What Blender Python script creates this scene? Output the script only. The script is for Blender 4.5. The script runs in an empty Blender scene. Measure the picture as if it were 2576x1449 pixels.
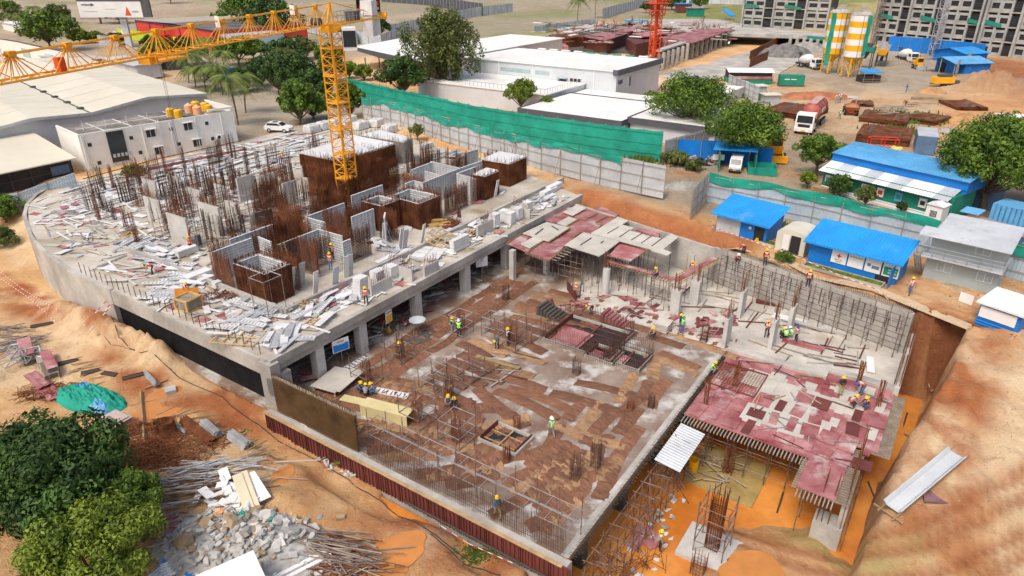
import bpy,math,random
import numpy as np
from mathutils import Vector,Matrix,Euler
sc=bpy.context.scene
col=sc.collection
PI=math.pi
rad=math.radians
CAMH=31.0
PITCH=rad(25.7)
cam_d=bpy.data.cameras.new('camera');cam=bpy.data.objects.new('camera',cam_d);col.objects.link(cam)
cam_d.lens=24.0;cam_d.sensor_width=36.0;cam_d.clip_start=0.5;cam_d.clip_end=5000
cam.location=(0,0,CAMH);cam.rotation_euler=(PI/2-PITCH,0,0)
sc.camera=cam
SUN_EL,SUN_AZ=56.0,-145.0
world=bpy.data.worlds.new('World');sc.world=world;world.use_nodes=True
nt=world.node_tree
sky=nt.nodes.new('ShaderNodeTexSky');sky.sky_type='NISHITA';sky.sun_disc=False
sky.sun_elevation=rad(SUN_EL);sky.sun_rotation=rad(SUN_AZ);sky.dust_density=6.0;sky.air_density=1.0;sky.ozone_density=0.4
bg=nt.nodes['Background'];bg.inputs[1].default_value=0.15
nt.links.new(sky.outputs[0],bg.inputs[0])
sun_d=bpy.data.lights.new('sun','SUN');sun_d.energy=1.25;sun_d.angle=rad(14);sun_d.color=(1.0,0.94,0.86)
sun=bpy.data.objects.new('sun',sun_d);col.objects.link(sun)
sd=Vector((math.sin(rad(SUN_AZ))*math.cos(rad(SUN_EL)),math.cos(rad(SUN_AZ))*math.cos(rad(SUN_EL)),math.sin(rad(SUN_EL))))
sun.rotation_euler=sd.to_track_quat('Z','Y').to_euler()
sc.view_settings.view_transform='Standard';sc.view_settings.look='None'
sc.view_settings.exposure=0.22;sc.view_settings.gamma=1.0
sc.render.engine='CYCLES'
FL=1717.0
AX=rad(56);OX,OY=-18.0,43.5
def at(x,y,z=0.0):
 u=(x-1288)/FL;v=(y-724.5)/FL
 f=math.cos(PITCH)-v*math.sin(PITCH);d=math.sin(PITCH)+v*math.cos(PITCH)
 t=(CAMH-z)/d
 return Vector((t*u,t*f,z))
def R(s,t,z=0.0):
 return Vector((OX+s*math.cos(AX)+t*math.sin(AX),OY+s*math.sin(AX)-t*math.cos(AX),z))
def LOC(X,Y):
 X=X-OX;Y=Y-OY
 return X*math.cos(AX)+Y*math.sin(AX),X*math.sin(AX)-Y*math.cos(AX)
def atl(x,y,z=0.0):
 p=at(x,y,z);return LOC(p.x,p.y)
rng=random.Random(7)
U=rng.uniform
MATS={}
def c4(c,k=1.0):return(min(1,c[0]*k),min(1,c[1]*k),min(1,c[2]*k),1)
def mat(key,c,rough=.85,var=.2,scale=.8,c2=None,bump=0.,metal=0.,fine=6.,obj_var=0.,stripes=None,spec=.5,stain=None,alpha=1.):
 """procedural surface: two noise layers mix c with a second tone; obj_var = random tone per object; stain=(colour, amount, scale)"""
 if key in MATS:return MATS[key]
 m=bpy.data.materials.new(key);m.use_nodes=True;MATS[key]=m
 n=m.node_tree.nodes;l=m.node_tree.links
 b=n['Principled BSDF'];b.inputs['Roughness'].default_value=rough;b.inputs['Metallic'].default_value=metal
 b.inputs['Specular IOR Level'].default_value=spec
 m.diffuse_color=c4(c)
 geo=n.new('ShaderNodeNewGeometry')
 def noise(s,det=4,rgh=.6):
  t=n.new('ShaderNodeTexNoise');t.inputs['Scale'].default_value=s;t.inputs['Detail'].default_value=det;t.inputs['Roughness'].default_value=rgh
  l.new(geo.outputs['Position'],t.inputs['Vector']);return t
 def ramp(fac,a,b_):
  r=n.new('ShaderNodeMapRange');r.inputs[1].default_value=a;r.inputs[2].default_value=b_;l.new(fac,r.inputs[0]);return r.outputs[0]
 def mix(f,A,B,mode='MIX'):
  x=n.new('ShaderNodeMix');x.data_type='RGBA';x.blend_type=mode
  for i,v in((0,f),(6,A),(7,B)):
   if hasattr(v,'links'):l.new(v,x.inputs[i])
   else:x.inputs[i].default_value=v
  return x.outputs[2]
 n1=noise(scale);n2=noise(scale*fine,5,.7)
 lo=c4(c,1-var);hi=c4(c2)if c2 else c4(c,1+var)
 o=mix(ramp(n1.outputs[0],.36,.64),lo,hi)
 o2=mix(ramp(n2.outputs[0],.3,.7),c4((1-var,)*3),c4((1,1,1)))
 o=mix(1.0,o,o2,'MULTIPLY')
 if stain:
  n3=noise(stain[2],6,.65)
  o=mix(ramp(n3.outputs[0],.5+.1*(1-stain[1]),.62+.2*(1-stain[1])),o,c4(stain[0]))
 if stripes:
  tc=n.new('ShaderNodeTexCoord');w=n.new('ShaderNodeTexWave');w.inputs['Scale'].default_value=stripes[1];w.bands_direction=stripes[0]
  l.new(tc.outputs['Object'],w.inputs[0])
  o=mix(ramp(w.outputs['Fac'],.75,.95),o,c4(c,stripes[2]))
 if obj_var:
  oi=n.new('ShaderNodeObjectInfo')
  o=mix(1.0,o,mix(oi.outputs['Random'],c4((1-obj_var,)*3),c4((1,1,1))),'MULTIPLY')
 l.new(o,b.inputs['Base Color'])
 if bump:
  bp=n.new('ShaderNodeBump');bp.inputs['Strength'].default_value=bump;bp.inputs['Distance'].default_value=.1
  l.new(n2.outputs[0],bp.inputs['Height']);l.new(bp.outputs[0],b.inputs['Normal'])
 return m
M={}
M['conc']=mat('concrete',(.46,.44,.40),.9,.22,.25,bump=.3,fine=9,stain=((.25,.21,.15),.45,.12))
M['conc_new']=mat('fresh_concrete',(.55,.54,.51),.9,.12,.5,bump=.2,obj_var=.12)
M['conc_dark']=mat('dark_and_shaded_concrete',(.10,.095,.085),.95,.3,.3)  # dark concrete, and concrete with shade put into its colour
M['deck']=mat('deck_concrete',(.50,.44,.35),.8,.2,.18,c2=(.62,.58,.51),fine=7,stain=((.26,.20,.11),.5,.16),bump=.2)
M['slab']=mat('wet_slab',(.24,.15,.10),.3,.15,.3,c2=(.34,.27,.215),fine=5,stain=((.52,.51,.48),.95,.42),bump=.1)
M['slabc']=mat('dry_slab',(.52,.49,.43),.85,.16,.35,c2=(.62,.59,.53),stain=((.36,.29,.19),.4,.18),bump=.15)
M['jute']=mat('wet_jute',(.235,.105,.056),.7,.12,.6,c2=(.28,.13,.07),obj_var=.35,bump=.5,fine=10)
M['jute2']=mat('dry_jute',(.42,.25,.13),.9,.2,1.2,obj_var=.35,bump=.5,fine=10)
M['rust']=mat('rusty_steel',(.18,.06,.026),.8,.3,1.5,c2=(.28,.105,.045),spec=.2)
M['rustd']=mat('dark_rust',(.14,.045,.019),.85,.3,.8,c2=(.23,.085,.036),spec=.2)
M['rebar']=mat('rebar_steel',(.085,.05,.04),.7,.3,1.5,c2=(.15,.08,.055),spec=.3)
M['scaff']=mat('scaffold_steel',(.23,.12,.09),.6,.35,1.2,c2=(.38,.30,.26),obj_var=.3)
M['scaffg']=mat('galvanised_tube',(.48,.49,.50),.45,.2,1.0,metal=.3,obj_var=.3)
M['alu']=mat('aluminium_panel',(.58,.60,.62),.5,.12,1.0,metal=.2,obj_var=.22,spec=.4)
M['aluw']=mat('white_panel',(.72,.73,.74),.6,.08,1.0,obj_var=.15)
M['alug']=mat('panel_rib',(.47,.49,.51),.5,.2,1.0,metal=.2)
M['ply']=mat('plywood',(.55,.52,.46),.85,.1,.6,obj_var=.15,stain=((.40,.37,.31),.3,.5))
M['redply']=mat('red_shutter_ply',(.40,.09,.095),.6,.2,.5,c2=(.54,.25,.25),obj_var=.25,stain=((.58,.51,.48),.7,.45))
M['redplyd']=mat('dark_red_ply',(.17,.045,.038),.6,.2,.7,obj_var=.3)
M['timber']=mat('timber',(.46,.31,.16),.85,.2,1.5,obj_var=.35)
M['timberg']=mat('grey_timber',(.42,.36,.29),.9,.2,1.5,obj_var=.35)
M['timbery']=mat('yellow_timber',(.62,.40,.13),.8,.15,1.5,obj_var=.2)
M['brick']=mat('rubble_stone',(.62,.61,.58),.9,.2,1.0,obj_var=.5,bump=.3)
M['bricktan']=mat('tan_stone',(.50,.37,.23),.9,.2,1.0,obj_var=.4,bump=.3)
M['white']=mat('white_paint',(.78,.78,.77),.55,.05,.4)
M['whitewall']=mat('white_wall',(.78,.77,.73),.85,.06,.3,fine=4,stain=((.60,.57,.51),.15,.25))
M['greywall']=mat('pale_grey_cladding',(.56,.59,.62),.6,.05,.4)
M['roofcream']=mat('cream_roof',(.66,.62,.50),.6,.05,.15)
M['roofwhite']=mat('white_roof',(.78,.78,.75),.6,.05,.15,stain=((.60,.58,.52),.35,.12))
M['roofold']=mat('weathered_roof',(.15,.135,.115),.95,.35,.3,c2=(.34,.31,.27),stain=((.50,.47,.42),.35,.5))
M['fascia']=mat('dark_fascia',(.09,.095,.115),.6,.1,.5)
M['black']=mat('black_sheet',(.014,.014,.016),.85,.3,1.0,spec=.15)
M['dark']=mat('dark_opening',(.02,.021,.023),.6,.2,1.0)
M['glass']=mat('dark_glass',(.03,.04,.045),.12,.1,1.0)
M['glassl']=mat('pale_glass',(.35,.48,.50),.2,.1,1.0)
M['tin']=mat('galvanised_sheet',(.54,.58,.62),.55,.1,.25,c2=(.62,.66,.69),metal=.1,obj_var=.1,stain=((.34,.27,.2),.12,.6))
M['tinb']=mat('bluish_sheet',(.42,.55,.66),.55,.1,.3,c2=(.52,.63,.72),obj_var=.12,stain=((.35,.28,.2),.1,.6))
M['blue']=mat('blue_sheet',(.005,.19,.62),.5,.08,.5)
M['bluel']=mat('light_blue_sheet',(.02,.30,.74),.45,.1,.4,stain=((.12,.36,.66),.3,.3))
M['bluep']=mat('faded_blue_sheet',(.13,.40,.70),.5,.15,.4)
M['bluec']=mat('blue_container',(.11,.20,.34),.6,.15,.6,stain=((.2,.12,.08),.15,.8))
M['teal']=mat('green_net',(.005,.29,.21),.8,.12,.3,c2=(.012,.37,.27),bump=.6,fine=5)
M['teald']=mat('green_sheet',(.01,.24,.16),.7,.15,.5)
M['yellow']=mat('crane_yellow',(.90,.42,.015),.5,.08,.8)
M['yel']=mat('yellow_plastic',(.80,.42,.01),.4,.05,1.0)
M['peach']=mat('peach_plastic',(.85,.42,.20),.5,.05,1.0)
M['orange']=mat('orange_steel',(.72,.085,.012),.5,.12,.8)
M['red']=mat('red_paint',(.62,.035,.02),.5,.1,.8)
M['redw']=mat('red_wall',(.68,.06,.035),.6,.05,.3)
M['purple']=mat('purple_trim',(.10,.04,.16),.6,.1,.5)
M['lime']=mat('lime_board',(.50,.66,.02),.6,.1,.5)
M['tyre']=mat('tyre_rubber',(.022,.022,.022),.9,.2,2)
M['chassis']=mat('chassis_grey',(.09,.09,.095),.7,.2,1)
M['tankred']=mat('tank_red',(.44,.10,.08),.55,.2,.5,stain=((.40,.28,.25),.3,.4))
M['skin']=mat('skin',(.20,.10,.06),.6,.1,3)
M['hair']=mat('helmet_yellow',(.85,.55,.01),.35,.03,1)
M['helw']=mat('helmet_white',(.8,.8,.8),.35,.03,1)
M['helr']=mat('helmet_red',(.65,.03,.03),.35,.03,1)
M['helb']=mat('helmet_blue',(.03,.09,.5),.35,.03,1)
M['helg']=mat('helmet_green',(.01,.35,.14),.35,.03,1)
M['vo']=mat('vest_orange',(.85,.12,.03),.7,.05,2)
M['vl']=mat('vest_lime',(.22,.85,.03),.7,.05,2)
M['refl']=mat('reflective_tape',(.7,.7,.66),.4,.05,2)
M['cl_dark']=mat('dark_cloth',(.03,.032,.045),.9,.2,3)
M['cl_blue']=mat('blue_cloth',(.08,.16,.30),.9,.2,3)
M['cl_grey']=mat('grey_cloth',(.28,.29,.31),.9,.2,3)
M['cl_khaki']=mat('khaki_cloth',(.42,.36,.10),.9,.2,3)
M['cl_brown']=mat('brown_cloth',(.12,.07,.04),.9,.2,3)
M['leaf_d']=mat('dark_leaves',(.035,.09,.02),.6,.4,.5,c2=(.085,.17,.03),fine=11,spec=.3)
M['leaf_m']=mat('mid_leaves',(.06,.14,.016),.6,.35,.5,c2=(.17,.28,.03),fine=11,spec=.3)
M['meshb']=mat('brown_mesh',(.095,.05,.02),.8,.3,.5,c2=(.15,.085,.035),spec=.2)
M['leaf_l']=mat('yellow_green_leaves',(.10,.18,.016),.6,.35,.6,c2=(.27,.36,.04),fine=11,spec=.3)
M['leaf_o']=mat('olive_leaves',(.075,.115,.028),.6,.35,.4,c2=(.19,.23,.055),fine=11,spec=.3)
M['leaf_p']=mat('palm_leaves',(.08,.14,.025),.6,.3,.5,c2=(.22,.27,.06),fine=3,spec=.3)
M['bark']=mat('bark',(.16,.12,.085),.9,.3,2)
M['grass']=mat('grass_blades',(.10,.16,.02),.9,.3,1)
M['sandgrey']=mat('grey_aggregate',(.16,.155,.15),.95,.2,.6,c2=(.24,.235,.225),bump=.6,fine=12)
M['aggl']=mat('pale_aggregate',(.33,.32,.30),.95,.25,.6,bump=.6,fine=12)
M['soilred']=mat('red_soil',(.42,.14,.06),.95,.2,.5,c2=(.52,.22,.11),bump=.8,fine=8)
M['soil']=mat('tan_soil',(.50,.27,.11),.95,.2,.4,c2=(.60,.36,.17),bump=.8,fine=8)
M['water']=mat('muddy_water',(.62,.20,.03),.12,.15,.2,c2=(.74,.31,.07),spec=.4,stain=((.40,.17,.06),.15,.12))
M['puddle']=mat('puddle_water',(.55,.23,.06),.08,.1,.3,spec=.5)
M['rope']=mat('rope',(.55,.36,.08),.8,.1,2)
M['cable']=mat('cable',(.06,.045,.035),.8,.1,2)
M['tapered']=mat('tape_red',(.60,.05,.03),.6,.1,2)
M['tapewhite']=mat('tape_white',(.75,.72,.68),.6,.1,2)
M['paveg']=mat('parking_paving',(.34,.30,.24),.9,.15,.2,c2=(.44,.40,.33))
class B:
 def __init__(s):s.v=[];s.f=[];s.mi=[];s.m=0
 def add(s,vs,fs):
  o=len(s.v);s.v+=[tuple(p)for p in vs];s.f+=[tuple(i+o for i in f)for f in fs];s.mi+=[s.m]*len(fs);return s
 def box(s,c,d,rz=0.,mx=None):
  x,y,z=d[0]/2,d[1]/2,d[2]/2
  P=[(-x,-y,-z),(x,-y,-z),(x,y,-z),(-x,y,-z),(-x,-y,z),(x,-y,z),(x,y,z),(-x,y,z)]
  if mx is not None:P=[mx@Vector(p)for p in P]
  elif rz:
   ca,sa=math.cos(rz),math.sin(rz);P=[(p[0]*ca-p[1]*sa,p[0]*sa+p[1]*ca,p[2])for p in P]
  P=[(p[0]+c[0],p[1]+c[1],p[2]+c[2])for p in P]
  return s.add(P,[(0,3,2,1),(4,5,6,7),(0,1,5,4),(1,2,6,5),(2,3,7,6),(3,0,4,7)])
 def b2(s,x0,x1,y0,y1,z0,z1):return s.box(((x0+x1)/2,(y0+y1)/2,(z0+z1)/2),(abs(x1-x0),abs(y1-y0),abs(z1-z0)))
 def tube(s,p,q,r0,r1=None,n=5,caps=False):
  p=Vector(p);q=Vector(q);r1=r0 if r1 is None else r1
  d=q-p
  if d.length<1e-6:return s
  d.normalize();a=Vector((0,0,1))if abs(d.z)<.9 else Vector((1,0,0))
  u=d.cross(a).normalized();w=d.cross(u)
  V=[]
  for k in range(n):
   an=2*PI*k/n+.4;e=u*math.cos(an)+w*math.sin(an);V.append(p+e*r0);V.append(q+e*r1)
  F=[(2*k,2*((k+1)%n),2*((k+1)%n)+1,2*k+1)for k in range(n)]
  if caps:F+=[tuple(2*k for k in range(n))[::-1],tuple(2*k+1 for k in range(n))]
  return s.add(V,F)
 def path(s,pts,r,n=5):
  for a,b in zip(pts[:-1],pts[1:]):s.tube(a,b,r,n=n)
  return s
 def beam(s,p,q,w,h):
  """rectangular bar from p to q, w wide, h deep"""
  p=Vector(p);q=Vector(q);d=q-p;L=d.length
  if L<1e-6:return s
  mx=d.to_track_quat('X','Z').to_matrix()
  return s.box((p+q)/2,(L,w,h),mx=mx)
 def prism(s,pts,z0,z1,bottom=True):
  n=len(pts);A=sum(pts[i][0]*pts[(i+1)%n][1]-pts[(i+1)%n][0]*pts[i][1]for i in range(n))
  if A<0:pts=pts[::-1]
  V=[(p[0],p[1],z0)for p in pts]+[(p[0],p[1],z1)for p in pts]
  F=[(i,(i+1)%n,(i+1)%n+n,i+n)for i in range(n)]+[tuple(range(n,2*n))]
  if bottom:F.append(tuple(range(n))[::-1])
  return s.add(V,F)
 def cyl(s,c,r,h,n=16,r1=None):
  return s.tube(c,(c[0],c[1],c[2]+h),r,r1 if r1 is not None else r,n,True)
 def lathe(s,prof,n=16,c=(0,0,0),axis='Z'):
  V=[];m=len(prof)
  for k in range(n):
   a=2*PI*k/n
   for r,z in prof:
    p=(r*math.cos(a),r*math.sin(a),z)
    if axis=='X':p=(z,r*math.cos(a),r*math.sin(a))
    if axis=='Y':p=(r*math.cos(a),z,r*math.sin(a))
    V.append((p[0]+c[0],p[1]+c[1],p[2]+c[2]))
  F=[(k*m+i,((k+1)%n)*m+i,((k+1)%n)*m+i+1,k*m+i+1)for k in range(n)for i in range(m-1)]
  return s.add(V,F)
 def quad(s,a,b,c,d):return s.add([a,b,c,d],[(0,1,2,3)])
 def sheet(s,o,u,v,L,W,pitch=.3,amp=.04,th=0):
  """corrugated sheet: ribs run along u (length L), repeat across v (width W)"""
  o=Vector(o);u=Vector(u).normalized();v=Vector(v).normalized();nrm=u.cross(v).normalized()
  n=max(2,int(W/pitch));V=[];prof=[]
  for k in range(n):
   x=k*W/n;w=W/n
   prof+=[(x,0),(x+w*.45,0),(x+w*.6,amp),(x+w*.85,amp)]
  prof.append((W,0))
  for x,h in prof:
   p=o+v*x+nrm*h;V+=[p,p+u*L]
  return s.add(V,[(2*i,2*i+1,2*i+3,2*i+2)for i in range(len(prof)-1)])
 def data(s,name):
  me=bpy.data.meshes.new(name);me.from_pydata(s.v,[],s.f)
  if any(s.mi):me.polygons.foreach_set('material_index',s.mi)
  me.update();return me
def mm(x):return M[x]if isinstance(x,str)else x
def setm(me,ms):
 for m in(ms if isinstance(ms,(list,tuple))else[ms]):me.materials.append(mm(m))
def part(name,b,ms,parent=None,loc=(0,0,0),rz=0,smooth=False):
 me=b.data(name)if isinstance(b,B)else b
 if not me.materials:setm(me,ms)
 if smooth:me.polygons.foreach_set('use_smooth',[True]*len(me.polygons))
 o=bpy.data.objects.new(name,me);col.objects.link(o);o.location=loc;o.rotation_euler=(0,0,rz)
 if parent is not None:o.parent=parent
 return o
def tag(o,label,cat,group=None,kind=None):
 if label:o['label']=label
 if cat:o['category']=cat
 if group:o['group']=group
 if kind:o['kind']=kind
 return o
def thing(name,label,cat,loc=(0,0,0),rz=0,group=None):
 o=bpy.data.objects.new(name,None);col.objects.link(o);o.location=loc;o.rotation_euler=(0,0,rz)
 o.empty_display_size=.3
 return tag(o,label,cat,group)
def one(name,b,ms,label,cat,loc=(0,0,0),rz=0,group=None,smooth=False):
 return tag(part(name,b,ms,None,loc,rz,smooth),label,cat,group)
def struct(name,b,ms,**k):return tag(part(name,b,ms,**k),None,None,kind='structure')
def kids(o):return[c for c in o.children]
def dup(o,loc,rz=0,label=None,group=None,scale=None,euler=None):
 r=o.copy();col.objects.link(r);r.location=loc;r.rotation_euler=euler if euler else(0,0,rz)
 if scale:r.scale=scale if isinstance(scale,tuple)else(scale,)*3
 if label:r['label']=label
 if group:r['group']=group
 for c in kids(o):
  d=c.copy();col.objects.link(d);d.parent=r
  for g in kids(c):
   e=g.copy();col.objects.link(e);e.parent=d
 return r
def text_mesh(body,size,th=.01):
 cu=bpy.data.curves.new('lettering','FONT');cu.body=body;cu.size=size;cu.extrude=th;cu.align_x='CENTER';cu.align_y='CENTER'
 ob=bpy.data.objects.new('lettering',cu);col.objects.link(ob)
 dg=bpy.context.evaluated_depsgraph_get();me=bpy.data.meshes.new_from_object(ob.evaluated_get(dg))
 bpy.data.objects.remove(ob);me.materials.clear();return me
def lettering(body,size,m,parent,loc,euler,name='lettering'):
 me=text_mesh(body,size);o=part(name,me,m,parent);o.location=loc;o.rotation_euler=euler;return o
def ss(a,b,x):
 t=np.clip((x-a)/(b-a),0,1);return t*t*(3-2*t)
_g=np.random.RandomState(3)
_W=[(_g.uniform(0,2*PI),_g.uniform(0,2*PI),k)for k in(.05,.09,.17,.31,.55,.9,1.4,2.1,3.0)for _ in range(3)]
def _vn(x,y):
 xi=np.floor(x);yi=np.floor(y);fx=x-xi;fy=y-yi;fx=fx*fx*(3-2*fx);fy=fy*fy*(3-2*fy)
 h=lambda a,b_:np.modf(np.abs(np.sin(a*127.1+b_*311.7)*43758.5453))[0]
 return(h(xi,yi)*(1-fx)+h(xi+1,yi)*fx)*(1-fy)+(h(xi,yi+1)*(1-fx)+h(xi+1,yi+1)*fx)*fy
def fbm(s,t,f,o=4):
 z=0;a=1.
 for k in range(o):z=z+a*(_vn(s*f+17.3*k,t*f-9.1*k)-.5);f*=2.1;a*=.55
 return z
def rough_noise(s,t,k0,k1):
 z=0
 for d,ph,k in _W:
  if k0<=k<=k1:z=z+np.sin(k*(s*math.cos(d)+t*math.sin(d))*2*PI*.35+ph+1.3*np.sin(k*(t*math.cos(d*1.7)-s*math.sin(d))*1.7+ph*2))/(1+k*2.2)
 return z
def box_m(s,t,s0,s1,t0,t1,w=.5,ws=None):
 ws=w if ws is None else ws
 return ss(s0-ws,s0,s)*(1-ss(s1,s1+ws,s))*ss(t0-w,t0,t)*(1-ss(t1,t1+w,t))
PUD=[]
DECK=[(0,0),(0,-28),(1.2,-38),(3.4,-46),(7.0,-54.5),(12.5,-60),(18,-57),(25.5,-57),(40.8,-60.5),(51,-60.5),(61,-58.5),(61.5,-48.4),(57.5,-32.8),(52,-10.5),(48,-1),(48,0)]
def pip(s,t,P):
 r=np.zeros(np.shape(s),bool)
 for(a,b_),(c,d)in zip(P,P[1:]+P[:1]):
  if b_==d:continue
  r^=((b_>t)!=(d>t))&(s<(c-a)*(t-b_)/(d-b_)+a)
 return r
def hgt(s,t):
 s=np.asarray(s,float);t=np.asarray(t,float)
 left=-.45+4.35*ss(2,15,s)
 ramp=-3.4+7.3*ss(2,35,s)
 z=left*(1-ss(24,30,t))+ramp*ss(24,30,t)
 n1=rough_noise(s,t,.05,.2);n2=rough_noise(s,t,.3,3.0)
 near=np.exp(-((s-10)**2+(t-10)**2)/90**2)
 fb=fbm(s,t,.35);fr=fbm(s+3,t,.8,3)
 z=z+.08*n1*near+.12*fb*near+.07*fr*near
 z=z+2.0*np.exp(-((s+1.2+.8*fb)/1.6)**2)*(ss(-36,-26,t)-ss(-14,-9,t))*(1+.6*fb+.4*fr)*(1-ss(-.6,0,s))+.5*np.exp(-((s+4.5)/1.8)**2)*(ss(-48,-40,t)-ss(-6,-1,t))*(.45+.3*np.sin(t*.33+1))*(1-ss(-1.2,-.2,s))
 z=z+.5*np.exp(-((s+6.2)/1.3)**2)*(ss(0,3,t)-ss(20,24,t))*(.8+.4*np.sin(t*.9))
 d=box_m(s,t,-3.0,-.5,-7,24,1.2,1.1);z=z*(1-d)+d*(-1.35-.9*np.exp(-((t-16)/5.0)**2)+.12*n2)
 wl=46.4-t*.275
 ins=(1-ss(wl,wl+.3,s))
 d=ss(-1.3,-1,s)*ss(11.75,12,t)*(1-ss(39.6,39.9,t))*ins;z=z*(1-d)+d*(-4.5+.10*n2)
 d=box_m(s,t,-.5,60,-46,12,.3)*np.where(t>-3,ins,pip(s,t,DECK));z=z*(1-d)+d*(-.6)
 z=np.where(pip(s,t,DECK),np.minimum(z,3.5),z)
 ls=np.interp(t,[26,31,33.3,35,39.5],[-7,1.5,8.5,13,16.5])+.5*np.sin(t*1.9)
 mud=np.clip(-4.28+.15*(ls-s),-4.6,-2.6)+.04*n1+.05*n2
 d=box_m(s,t,-8,16.5,24.5,39.3,.8,1.5);z=np.where(t>20,z*(1-d)+d*mud,z)
 tc=40.1+2.6*np.clip((s-14)/21,0,1)+.45*fbm(s,0*t,.5)
 bank=ss(tc-1.1,tc+.15,t)
 pit2=ss(11.5,14.0,s)*(1-ss(36.3+.6*fb,37.4+1.2*fb+.6*fr,s))*ss(37,38.5,t)
 d=pit2*(1-bank);z=z*(1-d)+d*(-4.45+.08*n2)
 z=z+ss(12,20,s)*(1-ss(36,40,s))*np.exp(-((t-43.5)/3.5)**2)*(.7*fr)
 wl=46.6-(t-0)*.275
 e=s-wl;d=ss(.0,.25,e)*(1-ss(1.2+.4*np.sin(t*.8),4.2+np.sin(t*.5),e))*ss(-3,0,t)*(1-ss(20,24,t));z=z-d*2.6+d*.35*n2
 d=ss(.0,.25,e)*(1-ss(.5,1.6,e))*ss(20,24,t)*(1-ss(38,40,t));z=z-d*.7+d*.2*n2
 dd=np.sqrt((s-31)**2+(t-31)**2)
 rr=np.zeros_like(z)
 for r0 in(19.5,20.7,22.4,23.6,25.6,26.8):
  rr=rr-.22*np.exp(-((dd-r0-.7*np.sin(np.arctan2(t-31,s-31)*5)-.5*fb)/.42)**2)
 z=z+rr*ss(36,42,t)*(1-ss(38,50,s))+rr*ss(28,33,t)*(1-ss(6,10,s))
 z=z+6.0*np.exp(-((s-180)/7.5)**2-((t-40)/7.0)**2)*(1+.12*n2)+1.2*np.exp(-((s-168)/6)**2-((t-46)/5)**2)
 d=ss(48,50,t)*ss(146,148,s)*(1-ss(171,173,s));z=z-5*d
 z=z+.12*rough_noise(s/4,t/4,.3,2)*(1-near)
 for ps,pt,pr,pz in PUD:
  w=np.exp(-(((s-ps)**2+(t-pt)**2)/(2.1*pr)**2)**2);z=z*(1-w)+w*(pz-.10+.02*n2)
 return z
def ground_z(p):
 s,t=LOC(p[0],p[1]);return float(hgt(s,t))
def G(x,y,z0=None):
 """ground point under picture point (x,y): iterates the height"""
 z=0. if z0 is None else z0
 for _ in range(12):
  p=at(x,y,z);z2=ground_z(p);z=z*.4+z2*.6
 p=at(x,y,z);return Vector((p.x,p.y,ground_z(p)))
def axis(dense0,dense1,step,lo,hi):
 a=list(np.arange(dense0,dense1,step));d=step;x=dense1
 while x<hi:a.append(x);d=min(d*1.12,25);x+=d
 a.append(hi);d=step;x=dense0-step;pre=[]
 while x>lo:pre.append(x);d=min(d*1.12,25);x-=d
 pre.append(lo);return np.array(pre[::-1]+a)
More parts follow.
